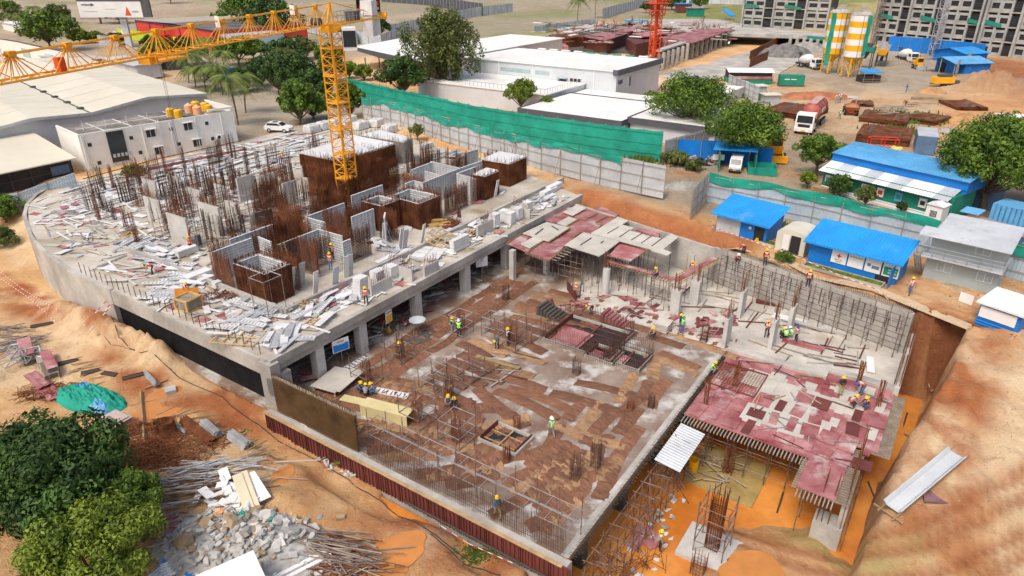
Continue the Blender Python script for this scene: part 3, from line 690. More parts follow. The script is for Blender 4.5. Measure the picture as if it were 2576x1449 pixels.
core_box([(41.0,-37.6),(45.3,-37.6),(45.1,-29.0),(41.0,-28.6)],3.1,'flat topped core with pale lid behind the crane mast',lid=True)
core_box([(46.2,-36.8),(50.0,-36.6),(49.0,-29.2),(46.6,-28.6)],3.1,'far flat topped core with pale lid and grey sides',lid=True,wallm='conc')
rws=[(29.5,-29.5,33.2,-29.5,3.6,'brown rebar mat left of the crane foot'),(29.5,-26.0,35,-26.0,4.2,'tall brown rebar mat just in front of the crane foot'),(35.5,-25.5,40,-25.5,3.8,'brown rebar mat right of the crane foot'),(26.5,-24.5,31.5,-24.5,3.6,'second brown rebar mat in front of the crane'),(29.6,-29.5,29.6,-24.5,3.8,'rebar mat closing the left side of the crane pit'),(33,-22.3,38.5,-22.3,3.4,'brown rebar mat between crane and white formwork'),(22.5,-20.5,27.5,-20.5,3.3,'brown rebar mat left of the open middle shafts'),(24.8,-24.0,24.8,-18.5,3.2,'rebar mat running back towards the crane left side'),(19.5,-17.5,24.5,-17.5,3.2,'brown rebar mat in the middle left of the deck'),(16.4,-19.5,16.4,-14,3.1,'rebar mat running back from the left formwork bay'),(30,-20.5,36,-20.5,2.2,'low brown rebar mat behind the white formwork'),(12.4,-15.5,16.8,-15.5,3.2,'rust red rebar mat behind the ladder'),(9.4,-12.0,9.4,-7.6,3.1,'rebar mat right beside the front left shaft'),(9.8,-11.4,12.6,-11.4,3.3,'rebar mat behind the leaning ladder'),(12.5,-11.4,12.3,-8.4,3.2,'rebar mat right of the leaning ladder'),(15.9,-11.6,15.9,-8.4,3.2,'rebar mat at the right of the left formwork bay'),(16.0,-8.3,19.0,-8.3,3.0,'open brown rebar mat facing the white stacks'),(20.8,-13.5,23.6,-13.5,3,'rebar mat between the two formwork bays'),(23.4,-11.0,23.4,-8.7,3.0,'rebar end mat near the front middle of the deck'),(6.0,-15.2,6.0,-12.6,3.0,'rebar mat at the left corner of the front shafts'),(10.6,-15.3,14.5,-15.3,3.0,'rebar mat along the back of the left bay'),(37.2,-9.4,38.6,-9.2,3.0,'narrow rebar mat left of the smaller lidded core'),(43.4,-17.5,47,-17.5,2.8,'rebar mat behind the right end core'),(35.5,-18.8,35.5,-15.4,2.6,'rebar mat among the far white bays'),(17.5,-24.5,22,-24.5,3.0,'thin rebar mat among the grey stub walls'),(40.6,-22,44.8,-22,2.6,'rebar mat in front of the far grey core'),(20.5,-28.5,24,-28.5,3.,'rebar mat left of the crane among red sheets')]
rws+=[(31+k*2.2,-27.5+.4*math.sin(k*3),31+k*2.2,-24.2,2.6+1.4*abs(math.sin(k*2.3)),'cross rebar mat %s in the brown cluster before the crane'%w)for k,w in enumerate(['first','second','third','fourth'])]
rws+=[(27.5,-21.8,33,-21.8,2.8,'ragged rebar mat in front of the crane pit'),(18.5,-21.5,18.5,-18,3.2,'rebar mat among the left shafts rear'),(12.8,-18.5,16.5,-18.5,2.6,'low rebar mat behind the left bay'),(13.5,-10.2,15.5,-10.2,2.8,'rebar mat inside the left formwork bay'),(19.6,-15.6,19.6,-12,3.1,'rebar mat closing the centre bay'),(22,-12.8,25,-12.8,2.7,'rebar mat before the open shafts'),(7.2,-17.4,10.4,-17.4,2.8,'rebar mat at the left rear of the front shafts'),(31.4,-12.5,31.4,-9.2,3.0,'rebar mat right of the middle shaft'),(32.2,-9.4,36.5,-9.4,2.6,'open rebar mat facing the yellow planks')]
for a in rws:rw(*a[:5],a[5])
pws=[(31.9,-15.1,33.4,-15.1,'short'),(33.3,-13.6,40.6,-13.8,'longest'),(40.6,-13.8,45.2,-13.6,'far right'),(41.2,-19.0,40.8,-14.0,'cross'),(38.6,-12.6,42.4,-12.5,'inner'),(38.6,-12.5,38.1,-9.3,'side'),(33.4,-15.1,33.3,-13.6,'return'),(47.1,-17.9,50.0,-17.8,'rear right'),(36.8,-18.4,41.0,-18.6,'rear'),(23.0,-9.9,21.8,-8.9,'small front'),(10.7,-11.9,15.8,-11.9,'left bay back'),(15.7,-11.8,15.7,-8.6,'left bay right'),(11.1,-15.2,10.9,-13.0,'left bay cross'),(6.2,-15.4,10.5,-15.4,'left rear'),(17.4,-15.8,22.8,-15.8,'centre'),(17.4,-15.8,17.4,-12.9,'centre left'),(20.0,-11.8,23.2,-11.8,'centre front'),(14.6,-7.4,15.6,-7.4,'stub'),(9.1,-16.8,14.0,-16.8,'second left'),(25,-17,30,-17,'middle rear'),(37.2,-16.6,37.0,-14.1,'far cross')]
for a in pws:pw(*a[:4],3.0,a[4]+' run of silver ribbed wall panels standing on the podium deck')
def stub(px,py,L,ang,H,label,z=4.0,bars=True,th=.22):
 p=at(px,py,z);a=AX+rad(ang)
 o=thing('concrete_wall',label,'wall',p,a,'free standing cast walls')
 L*=1.3;H*=1.12
 b=B();b.b2(-L/2,L/2,-th/2,th/2,0,H);part('wall_panel',b,'conc_new',o)
 if bars:
  b=B()
  for k in range(int(L/.22)):
   for y in(-.08,.08):b.tube((-L/2+.1+k*.22,y,H),(-L/2+.1+k*.22+U(-.05,.05),y,H+U(.5,1.3)),.018,n=3)
  part('starter_bars',b,'rust',o)
 return o
for i,(x,y,L,a,H)in enumerate([(460,618,2.6,-90,3.0),(538,588,2.8,-90,3.0),(395,560,2.4,-90,2.6),(625,505,1.8,0,2.8),(735,515,1.6,0,2.6),(590,560,1.6,-90,2.2),(385,500,2.2,-90,2.2),(500,530,2.0,-90,2.4),(660,560,2.2,0,1.2),(680,470,2.0,0,1.6),(560,500,1.8,-90,1.6),(720,590,2.4,0,1.0),(440,470,2.0,-90,1.4),(1010,700,2.2,-90,1.1),(960,735,2.0,0,1.0),(1085,690,1.6,0,1.0),(1220,590,2.2,0,1.2),(1310,545,2.0,-90,1.0),(1180,500,4.5,0,1.1),(780,440,2,0,1.4)]):
 w_=['tall pale','slim','broad','low','weathered','short','smooth','narrow'][i%8]
 stub(x,y,L,a,H,'%s grey cast wall standing %s'%(w_,['by the wooden ramp at the left','in the left middle','furthest left','behind the left walls','left of the crane mast','between two taller walls','near the white building','in the second row','in the left rear','beside red sheets','left rear row','behind the front shafts','far left','in front of the open shaft','beside the puddle','by the front kerb','below the right end core','right of the right end core','in front of the far grey core','left of the broad flat core'][i]))
def col_cage(px,py,H,w=.5,z=4.0,label='',group='rebar column cages',m='rebar',n=5):
 p=at(px,py,z);b=B()
 for i in range(n):
  for s_ in(0,1):
   x=-w/2+i*w/(n-1)
   b.tube((x,(-w/2,w/2)[s_],0),(x+U(-.06,.06),(-w/2,w/2)[s_]+U(-.06,.06),H*U(.85,1.05)),.022,n=3)
   if 0<i<n-1:b.tube(((-w/2,w/2)[s_],x,0),((-w/2,w/2)[s_]+U(-.06,.06),x,H*U(.85,1.05)),.022,n=3)
 k=.2
 while k<H*.8:
  for q in([(-1,-1),(1,-1)],[(1,-1),(1,1)],[(1,1),(-1,1)],[(-1,1),(-1,-1)]):
   b.tube((q[0][0]*w/2,q[0][1]*w/2,k),(q[1][0]*w/2,q[1][1]*w/2,k),.014,n=3)
  k+=.3
 o=one('rebar_cage',b,m,label,'rebar',p,AX,group);return o
def scaff_tower(px,py,H,w=1.7,z=4.0,label='',lv=(.15,1.1,2.0),m='scaff',rz=None,group='scaffold frames'):
 p=at(px,py,z)
 o=thing('scaffold_frame',label,'scaffold',p,AX if rz is None else rz,group)
 for x in(-w/2,w/2):
  for y in(-w/2,w/2):
   b=B();b.tube((x,y,0),(x,y,H),.035,n=4);part('standard',b,m,o)
 b=B()
 for z_ in lv:
  for q in([(-1,-1),(1,-1)],[(1,-1),(1,1)],[(1,1),(-1,1)],[(-1,1),(-1,-1)]):
   b.tube((q[0][0]*w/2,q[0][1]*w/2,z_),(q[1][0]*w/2,q[1][1]*w/2,z_),.032,n=4)
 part('ledgers',b,'scaffg' if m=='scaff' and rng.random()<.4 else 'scaff',o)
 return o
cg=[]
rr=random.Random(11)
for k in range(105):
 s_=rr.uniform(7,36);t_=rr.uniform(-54,-22)
 if k>75:s_=rr.uniform(18,50);t_=rr.uniform(-48,-6)
 if k>92:s_=rr.uniform(44,51);t_=rr.uniform(-30,-8)
 if 33<s_<51 and-38<t_<-28:continue
 if not bool(pip(np.array([s_-1.]),np.array([t_]),DECK)[0]):continue
 p=D(s_,t_);b=B();w=rr.choice((.3,.5,.9));w2=rr.choice((.3,.3,1.6))
 H=rr.uniform(2.4,4.2)
 for i in range(6):
  for j in range(2 if w2<1 else 6):
   if i in(0,5)or j in(0,1,5):b.tube((i*w2/5,j*w/5 if w2>1 else j*w,0),(i*w2/5+rr.uniform(-.1,.1),(j*w/5 if w2>1 else j*w)+rr.uniform(-.1,.1),H*rr.uniform(.8,1.05)),.022,n=3)
 z=.3
 while z<H*.7:b.tube((0,0,z),(w2,0,z),.016,n=3);b.tube((0,w,z),(w2,w,z),.016,n=3);b.tube((0,0,z),(0,w,z),.016,n=3);z+=.45
 zz='left of the stub walls' if s_<14 else 'behind the stub walls' if t_<-42 else 'right of the cores' if s_>40 else 'among the stub walls' if s_<24 else 'left of the crane mast';one('rebar_cage',b,'rebar' if k%3 else 'rust','thin upright rebar cage on the deck '+zz,'rebar',p,AX,'rebar cages '+zz)
for k,(x,y)in enumerate([(400,545),(440,560),(470,540),(520,540),(560,520),(600,540),(640,520),(480,590),(420,600),(515,610),(585,590),(640,575),(540,470),(700,540),(360,520),(760,560)]):
 scaff_tower(x,y,3.0+.4*(k%3),1.5+.3*(k%2),4.0,'rusty scaffold frame between the grey stub walls of the deck',group='rear scaffold frames',lv=(.3,1.2,2.1))
b=B();b.tube((-.22,0,0),(-.22,.5,3.6),.035,n=4);b.tube((.22,0,0),(.22,.5,3.6),.035,n=4)
for k in range(11):b.tube((-.22,.05+k*.044,.3+k*.31),(.22,.05+k*.044,.3+k*.31),.028,n=4)
one('ladder',b,'timber','wooden ladder leaning against the brown rebar wall','ladder',D(10.5,-10.3),AX)
b=B();b.tube((-.25,0,0),(-.25,.9,5),.03,n=4);b.tube((.25,0,0),(.25,.9,5),.03,n=4)
for k in range(14):b.tube((-.25,.05+k*.062,.3+k*.34),(.25,.05+k*.062,.3+k*.34),.022,n=4)
lp=at(733,700,-.5);one('ladder',b,'scaffg','grey ladder leaning on the podium edge beside the worker with a red can','ladder',G(738,702),AX-PI/2)
scaff_tower(683,745+45,3.6,1.8,4.0,'rusty square scaffold tower with a red top ring beside the front kerb',lv=(.4,3.5))
rj=random.Random(5)
def jute(px,py,L,W,ang,bend,m,z=.0,k=0,zn=''):
 p=at(px,py,0);b=B();n=14;V=[]
 ph=rj.uniform(0,6.28)
 for i in range(n+1):
  f=i/n-.5;x=f*L;yc=bend*(f*f*4-1)*.5
  w=W*.5*(1+.05*math.sin(ph+i*1.1)+.05*math.sin(ph*2+i*2.7))
  if i in(0,n):w*=.93
  for j in range(4):
   y=yc+(-1+2*j/3)*w*(1 if j in(0,3)else 1)
   V.append((x+.05*math.sin(ph+j*2+i),y,.012+(.03*math.sin(i*2.1+j*1.7+ph)+.03 if j in(1,2)else 0)+(.06 if i%4==2 and j in(1,2)else 0)+k*.0006))
 b.add(V,[(i*4+j,(i+1)*4+j,(i+1)*4+j+1,i*4+j+1)for i in range(n)for j in range(3)])
 return one('jute_sheet',b,m,('dark rust brown' if m=='jute' else 'pale brown')+' jute strip on the slab '+zn,'jute cloth',p,ang,('dark' if m=='jute' else 'pale')+' jute strips '+zn)
cnt=0
def zn_(s_,t_):return 'along the podium columns' if t_<5 else 'at the rear near the red shutters' if s_>23 else 'beside the right edge' if t_>19 else 'in the front left near the wall bars' if s_<6 and t_<12 else 'in the open front corner' if s_<9 else 'left of the large shaft' if s_<17 else 'around the large shaft'
def lay_strip(s_,t_,L,a,m,W=None):
 global cnt
 if cnt>=380 or t_>25.0 or t_<.9 or s_<.8 or s_>29.8:return
 if 13.6<s_<24.6 and 13.0<t_<20.2:return
 if 6.4<s_<9.4 and 16.4<t_<19.0:return
 o=jute(1288,800,L,W or rj.uniform(.95,1.18),AX+rad(a),rj.gauss(0,.4),m,k=cnt%17,zn=zn_(s_,t_));o.location=R(s_,t_);cnt+=1
for i in range(4):
 s_=2.2
 while s_<30:L=rj.uniform(3.5,6);lay_strip(s_+L/2,1.4+i*1.02,L*.95,rj.gauss(0,2),'jute',.92);s_+=L
s_=8.6
while s_<30:
 t_=5.4+rj.uniform(0,1.5)
 while t_<(18.5 if s_<20 else 24):
  L=rj.uniform(3.6,7.5)
  if rj.random()>.05:lay_strip(s_+.35*math.sin(t_*.4),t_+L/2,L*.93,-90+8*math.sin(t_*.3+s_*.2)+rj.gauss(0,3),'jute' if rj.random()>.28 else 'jute2')
  t_+=L*rj.uniform(1,1.12)
 s_+=1.22
t_=19.6
while t_<25.2:
 s_=4.5
 while s_<19.5:
  L=rj.uniform(3,6)
  if rj.random()>.08:lay_strip(s_+L/2,t_+.3*math.sin(s_*.5),L*.93,6+9*math.sin(s_*.4)+rj.gauss(0,3),'jute' if rj.random()>.3 else 'jute2')
  s_+=L*1.05
 t_+=1.25
for i in range(130):
 s_=rj.uniform(1.2,8.2);t_=rj.uniform(5,24.5)
 if rj.random()<.15:continue
 lay_strip(s_,t_,rj.uniform(2.2,4.2),-70+(t_-8)*4+rj.gauss(0,8),rj.choice(('jute','jute2','jute')))
def opening(cx,cy,w,d,label,bars=True,depth=.9,rz=AX):
 p=at(cx,cy,0);o=thing('shaft_opening',label,'opening',p,rz)
 b=B();b.b2(-w/2,w/2,-d/2,d/2,.012,.03);part('void',b,'dark',o)
 b=B()
 for(x0,x1,y0,y1)in[(-w/2-.12,w/2+.12,-d/2-.12,-d/2),(-w/2-.12,w/2+.12,d/2,d/2+.12),(-w/2-.12,-w/2,-d/2,d/2),(w/2,w/2+.12,-d/2,d/2)]:b.b2(x0,x1,y0,y1,0,.28)
 part('curb',b,'conc',o)
 b=B()
 for k in range(int(w/1.0)):b.b2(-w/2+.4+k*1.0,-w/2+.48+k*1.0,-d/2,d/2,.05,.13)
 b.b2(-w/2,w/2,-.06,.06,.16,.22);part('struts',b,'timber' if not bars else 'redplyd',o)
 if bars:b=B();b.b2(-w/2,w*.1,-d*.05,d*.42,.14,.2);part('red_shutter_lid',b,'redply',o)
 b=B()
 for(x0,x1,y0,y1)in[(-w/2,w/2,-d/2,-d/2+.05),(-w/2,w/2,d/2-.05,d/2)]:b.b2(x0,x1,y0,y1,.03,.5)
 part('shutter',b,'redplyd',o)
 if bars:
  b=B()
  k=-w/2
  while k<=w/2:
   for y in(-d/2-.2,d/2+.2):b.tube((k,y,0),(k+U(-.05,.05),y+U(-.05,.05),U(1.3,2.1)),.02,n=3)
   k+=.17
  k=-d/2
  while k<=d/2:
   for x in(-w/2-.2,w/2+.2):b.tube((x,k,0),(x+U(-.05,.05),k,U(1.3,2.1)),.02,n=3)
   k+=.17
  for z in(.3,.7):b.tube((-w/2-.2,d/2+.22,z),(w/2+.2,d/2+.22,z),.018,n=3);b.tube((-w/2-.2,-d/2-.22,z),(w/2+.2,-d/2-.22,z),.018,n=3);b.tube((-w/2-.22,-d/2,z),(-w/2-.22,d/2,z),.018,n=3);b.tube((w/2+.22,-d/2,z),(w/2+.22,d/2,z),.018,n=3)
  part('rebar',b,'rebar',o)
 return o
opening(1480,850,5.2,6.2,'largest shaft opening in the slab, ringed with rebar and red shutters')
opening(1580,905,2.6,3.0,'square lift pit opening at the right corner of the shafts')
opening(1520,895,2.2,2.4,'small lift pit opening left of the corner pit')
opening(1273,1107,2.2,3.0,'isolated timber braced opening in the middle of the open slab',bars=False)
for k,(x,y)in enumerate([(1400,800),(1560,820)]):
 b=B();
 for i in range(7):b.b2(-.6+k*.3,1.2,-.5+i*.35,-.2+i*.35,.02,.16+.13*i)
 one('stair_formwork',b,'redply' if k else 'conc_dark',['dark stair flight beside the large shaft opening','red stepped shutter boxes behind the large shaft opening'][k],'stair',at(x,y,0),AX)
def pos(k):return['leftmost near the podium column','beside the crouching trio','behind the podium corner','in the front middle','beside the standing supervisors'][k]
cgs=[(1008,900,2.4,'rust red column cage with a worker standing against it'),(925,960,2.0,'rust red column cage above the crouching trio'),(1160,830,2.0,'column cage beside the two supervisors in lime vests'),(1290,868,2.2,'column cage by the worker in a white vest'),(1450,940,1.5,'small dark column cage between the burlap strips and the shafts'),(1498,1175,2.2,'tall dark column cage in the open front right of the slab'),(1447,1205,2.0,'thin column cage just left of the tall dark one'),(1638,1025,1.3,'short dark column cage near the right slab edge'),(1300,1080,1.2,'short cage at the back corner of the isolated opening'),(1275,1160,1.3,'short cage below the isolated opening'),(1052,1060,2.0,'column cage inside the left front scaffold frame'),(1150,1110,2.2,'column cage inside the scaffold frame near the timber opening'),(1130,1000,2.0,'rust red cage beside the workers bending at the slab centre'),(1272,755,1.7,'thin column cage on the rear of the slab'),(1770,860,1.6,'thin column cage at the right rear corner of the slab'),(1585,1030,.9,'faint low column cage between jute strips')]
for x,y,H,lb in cgs:col_cage(x,y,H,.55 if H>1.4 else.4,0,lb,'slab column cages','rebar' if 'dark' in lb or 'thin' in lb else 'rust')
for x,y,H,w,lb in[(1008,900,2.6,1.8,'around the cage with the standing worker'),(925,960,2.5,1.8,'over the crouching trio'),(1160,835,2.2,1.6,'beside the lime vested supervisors'),(1290,870,2.4,1.8,'by the worker in a white vest'),(1052,1060,2.6,1.9,'nearest the plywood table'),(1150,1105,2.8,1.9,'near the timber opening'),(1130,985,2.4,1.7,'around the bending workers'),(1185,945,2.2,1.6,'right of the bending workers'),(1090,975,2.0,1.6,'left of the bending workers'),(1330,850,2.2,1.6,'left of the large shaft'),(1240,840,2.2,1.5,'between supervisors and white vest')]:
 scaff_tower(x,y,H,w,0,'rusty scaffold frame '+lb,lv=(.15,1.0,1.9),group='slab scaffold frames')
wb=thing('rebar_wall','long dense brown rebar mat standing on the near basement wall','rebar',R(-.45,0.6,.02),Rz)
b=B();b.b2(-.02,.02,-8.6,0,.05,3.1);part('mat_backing',b,'meshb',wb)
b=B()
for k in range(72):
 y=-8.6*k/71
 for x in(-.08,.1):b.tube((x,y,0),(x+U(-.04,.04),y,3.25+U(0,.2)),.02,n=3)
for k in range(22):b.tube((-.11,0,.1+k*.145),(-.11,-8.6,.1+k*.145),.03,n=3)
part('bars',b,'meshb',wb)
b=B();b.b2(-.12,.14,-8.6,0,3.1,3.16);part('top_strip',b,'timberg',wb)
wb=thing('rebar_wall','long see-through row of dark vertical bars on the near basement wall','rebar',R(-.45,9.3,.02),Rz)
b=B()
k=0
while k<16.4:
 for x in(-.08,.12):b.tube((x,-k,0),(x+U(-.06,.06),-k+U(-.05,.05),1.75+U(0,.5)),.015,n=3)
 k+=.16
for z in(.3,.6,.9,1.3):b.tube((-.1,0,z),(-.1,-16.4,z),.014,n=3)
part('bars',b,'rebar',wb)
b=B()
for k in range(22):
 b.tube((.9+1.0*(k%2),-k*.78,0),(.9+1.0*(k%2),-k*.78,2.9+U(-.2,.3)),.03,n=4)
part('scaffold_standards',b,'scaff',wb)
b=B()
for z in(1.0,2.0):
 for x in(.9,1.9):b.tube((x,0,z),(x,-16.5,z),.028,n=4)
 for k in range(11):b.tube((.8,-k*1.6,z),(2.0,-k*1.6,z),.024,n=4)
part('scaffold_ledgers',b,'scaffg',wb)
for k in range(5):
 b=B();b.tube((1.0,-1-3.3*k,.1),(1.9,-2.6-3.3*k,1.9),.024,n=4);part('brace',b,'scaff',wb)
sr=thing('slab_edge_rebar','row of dark bent bars sticking out along the right edge of the floor slab','rebar',R(0,25.9,0),Rz)
b=B()
for k in range(230):
 x=-.3+k*.12;y0=U(-.1,.1);b.tube((x,.15,.02),(x+U(-.05,.05),-.3,U(.0,.12)),.02,n=3);b.tube((x,-.3,.0),(x+U(-.1,.1),-.42+U(-.1,.05),U(-.3,.18)),.02,n=3)
for y in(-.12,-.28):b.tube((-.3,y,.05),(27.3,y,.05),.018,n=3)
part('bars',b,'cable',sr)
se=thing('edge_scaffold','tangle of rusty scaffold tubes below the right edge of the slab','scaffold',R(0,26,-4.4),Rz)
b=B()
for i in range(14):
 for y in(-.7,-1.7):
  x=.2+i*1.15
  if x>15:continue
  b.tube((x,y,0),(x+U(-.1,.1),y,U(3.6,4.6)if y>-1 else U(2.2,3.6)),.035,n=4)
part('standards',b,'scaff',se)
b=B()
for z in(.8,1.9,3.0,4.0):
 b.tube((0,-.7,z),(15,-.7,z+U(-.2,.2)),.03,n=4)
 if z<3.5:b.tube((0,-1.7,z),(13,-1.7,z),.03,n=4)
 for i in range(14):b.tube((.2+i*1.15,-.5,z),(.2+i*1.15+U(-.3,.3),-1.9,z+U(-.1,.1)),.028,n=4)
part('ledgers',b,'scaff',se)
for i in range(12):
 b=B();x=U(-1,14);b.tube((x,U(-.4,-1),U(2.4,4)),(x+U(-1.6,1.6),U(-1.5,-3.2),U(.1,1.6)),.03,n=4);part('brace',b,'rust' if i%2 else 'scaff',se)
b=B();b.sheet((17.0-1.2-5.2,-.45,4.15),(.0,-1,-.12),(1,0,0),1.9,5.0,.28,.05)
part('metal_sheet',b,'tin',se)
for k,(x,y,zt,lb)in enumerate([(1522,740,2.9,'round'),(1697,790,2.6,'square'),(1745,765,2.6,'second square'),(1825,865,2.8,'rectangular'),(1862,795,2.8,'rear rectangular'),(1940,870,2.7,'right hand'),(1985,835,2.7,'rear right')]):
 p=at(x,y,.05);o=thing('concrete_column',['round pale cast column at the left of the open slab','square cast column below the red beam corner','cast column behind the square one near the red beam','flat grey column at the left of the raised slab','flat grey column behind the left one','flat grey column beside the crouching inspectors','flat grey column behind the crouching inspectors'][k],'column',p,AX,'cast columns')
 b=B()
 if k==0:b.cyl((0,0,0),.38,zt,18)
 elif k<3:b.b2(-.3,.3,-.45,.45,0,zt)
 else:b.b2(-.75,.75,-.17,.17,0,zt)
 part('shaft',b,'conc_new',o)
 b=B()
 for i in range(12):q=(U(-.28,.28),U(-.3,.3))if k<3 else(U(-.65,.65),U(-.12,.12));b.tube((q[0],q[1],zt),(q[0]+U(-.06,.06),q[1]+U(-.06,.06),zt+U(1.2,1.9)),.022,n=3)
 part('starter_bars',b,'rust',o)
bf=thing('beam_formwork','raised beam formwork with timber joists and red soffit on a forest of props','formwork',R(30,12,0),Rz)
A_=[at(1530,655,2.6),at(1700,705,2.6),at(1800,648,2.9)]
inv=Matrix.Rotation(-Rz,3,'Z');P30=R(30,12,0)
L_=[inv@(p-P30)for p in A_]
b=B()
for a,c in zip(L_[:-1],L_[1:]):b.beam(a,c,.55,.06)
part('soffit',b,'redply',bf)
b=B()
for a,c in zip(L_[:-1],L_[1:]):
 d=(c-a).normalized();q=Vector((d.y,-d.x,0));n=int((c-a).length/.33)
 for k in range(n):p=a.lerp(c,k/n)-Vector((0,0,.09));b.beam(p-q*.75,p+q*.75,.07,.09)
part('joists',b,'timber',bf)
b=B()
for a,c in zip(L_[:-1],L_[1:]):
 d=(c-a).normalized();q=Vector((d.y,-d.x,0));n=int((c-a).length/.9)
 for k in range(n+1):
  for e in(-.6,.6):p=a.lerp(c,k/n)+q*e;b.tube((p.x,p.y,.06),(p.x,p.y,2.5),.03,n=4)
 for z in(.9,1.8):
  for e in(-.6,.6):b.tube((a.x+q.x*e,a.y+q.y*e,z),(c.x+q.x*e,c.y+q.y*e,z),.025,n=4)
part('props',b,'scaff',bf)
for i in range(40):
 s_=U(30.5,40);t_=U(8.5,18.5)
 if s_>45-t_*.3:continue
 b=B();b.tube((0,0,.05),(0,0,U(2.6,3.4)),.035,n=4);b.tube((-.08,0,1.6),(.08,0,1.6),.05,n=4);b.cyl((0,0,.05),.1,.02,6)
 one('prop',b,'cable' if i%3 else 'scaff','dark adjustable steel prop standing near the beam formwork','prop',R(s_,t_,0),0,'free standing steel props')
b_=thing('wall_scaffold','long rusty scaffold standing against the far basement wall','scaffold',P3,math.atan2((P2-P3).y,(P2-P3).x))
Lw=(P2-P3).length
b=B()
for i in range(14):
 for y in(.55,1.6):b.tube((.3+i*1.35,y,.05),(.3+i*1.35,y,3.9+U(-.2,.5)),.035,n=4)
part('standards',b,'scaff',b_)
b=B()
for z in(.9,1.9,2.9,3.6):
 for y in(.55,1.6):b.tube((0,y,z),(Lw-.6,y,z),.03,n=4)
 for i in range(14):b.tube((.3+i*1.35,.3,z),(.3+i*1.35,1.75,z),.026,n=4)
part('ledgers',b,'scaff',b_)
for i in range(9):
 b=B();b.tube((.3+i*1.9,1.7,.1),(1.5+i*1.9,.6,3.4),.028,n=4);part('brace',b,'scaffg',b_)
b=B();b.b2(.2,Lw,-.35,.1,3.9,3.96);part('top_boards',b,'timberg',b_)
b=B()
for k in range(110):x=k*.165;b.tube((x,-.1,3.9),(x+U(-.05,.05),-.1,4.2+U(0,.35)),.016,n=3)
part('starter_bars',b,'rebar',b_)
ft=thing('column_footing','pale concrete footing pad in the orange water carrying a tall rebar column','footing',at(1790,1378,-3.9),rad(-34))
p0=at(1790,1378,-3.9)
b=B();b.b2(-1.9,1.9,-1.6,1.6,-1.2,0);part('pad',b,'conc_new',ft)
b=B()
for i in range(7):
 for j in range(4):
  if i in(0,6)or j in(0,3):b.tube((-.42+i*.14,-.24+j*.16,0),(-.42+i*.14+U(-.08,.08),-.24+j*.16+U(-.08,.08),4.6+U(-.5,.7)),.025,n=4)
z=.1
while z<3.9:b.b2(-.45,.45,-.27,-.25,z,z+.03);b.b2(-.45,.45,.25,.27,z,z+.03);b.b2(-.45,-.43,-.25,.25,z,z+.03);b.b2(.43,.45,-.25,.25,z,z+.03);z+=.13
part('rebar_column',b,'rustd',ft)
b=B()
for x in(-.95,.95):
 for y in(-.9,.9):b.tube((x,y,0),(x,y,4.2),.04,n=4)
for z in(.9,1.9,2.9,3.8):
 for y in(-.9,.9):b.tube((-1.05,y,z),(1.05,y,z),.032,n=4)
 for x in(-.95,.95):b.tube((x,-1.,z),(x,1.,z),.032,n=4)
b.tube((-.95,-.9,.1),(.95,-.9,1.9),.028,n=4);b.tube((.95,.9,.2),(-.95,.9,2.6),.028,n=4)
part('scaffold',b,'scaff',ft)
f2=thing('column_footing','muddy footing pad with short rebar column and timber scraps behind the tall one','footing',at(1830,1190,-4.1),Rz)
b=B();b.b2(-2.6,2.6,-2.6,2.6,-.6,0);part('pad',b,mat('muddy_pad',(.36,.26,.09),.9,.2,.5),f2)
b=B()
for i in range(14):b.tube((U(-.4,.4),U(-.3,.3),0),(U(-.45,.45),U(-.35,.35),2.6),.025,n=4)
for z in(.3,.7,1.1,1.5):b.b2(-.45,.45,-.34,-.3,z,z+.04);b.b2(-.45,.45,.3,.34,z,z+.04)
part('rebar_column',b,'rust',f2)
col_cage(1165*0+1830*0+1755,1440,1.6,.8,-4.2,'rebar cage rising from the orange water at the bottom edge','pit rebar cages','rust')
for k,(x,y)in enumerate([(1600,1435),(1560,1440),(1640,1420),(1530,1430)]):
 p=at(x,y,-4.2);b=B()
 for i in range(16):b.tube((U(-1,1),U(-.8,.8),0),(U(-1,1),U(-.8,.8),U(.5,1.4)),.02,n=3)
 one('starter_bars',b,'rust','clump of thin rusty bars standing in the water below the slab corner','rebar',p,0,'bars in the water')
b=B();b.tube((0,0,0),(0,0,1.1),.38,.38,14,False);b.lathe([(.38,1.1),(.33,1.1),(.33,.5),(.0,.5)],14);one('drum',b,'yel','open orange yellow drum standing in the orange water','drum',at(1742,1185,-4.2))
for i in range(46):
 p=at(1700+U(-55,150),1150+U(-25,70),-4.1);b=B();L=U(.8,2.4);b.box((0,0,U(.05,.35)),(L,.09,.05),mx=Euler((U(-.1,.1),U(-.15,.15),0)).to_matrix())
 one('timber_batten',b,'timberg' if i%3 else 'timber','pale timber batten dumped around the muddy footing pad','timber',p,U(0,PI),'battens in the pit')
for i,(x,y)in enumerate([(1620,1335),(1645,1365),(1600,1365)]):
 b=B();b.box((0,0,.06),(1.4,.8,.04),mx=Euler((.06,.04,0)).to_matrix());one('plywood_sheet',b,'redply',['purplish plywood sheet lying tilted in the water','second plywood sheet half under water by the worker','narrow plywood strip in the water left of the sheets'][i],'plywood',at(x,y,-4.12),.5*i)
for i in range(22):
 p=R(U(1,13),U(27,29.5),-4.17);b=B();b.add([(0,0,.02),(U(.2,.6),U(-.1,.1),.03),(U(.2,.5),U(.15,.4),.03),(0,U(.1,.3),.02)],[(0,1,2,3)]);b.prism([(0,0),(.3,0),(.25,.2),(0,.15)],0,.02)
 one('plastic_scrap',b,'aluw','crumpled white plastic scrap floating on the orange water','litter',p,U(0,6),'scraps in the water')
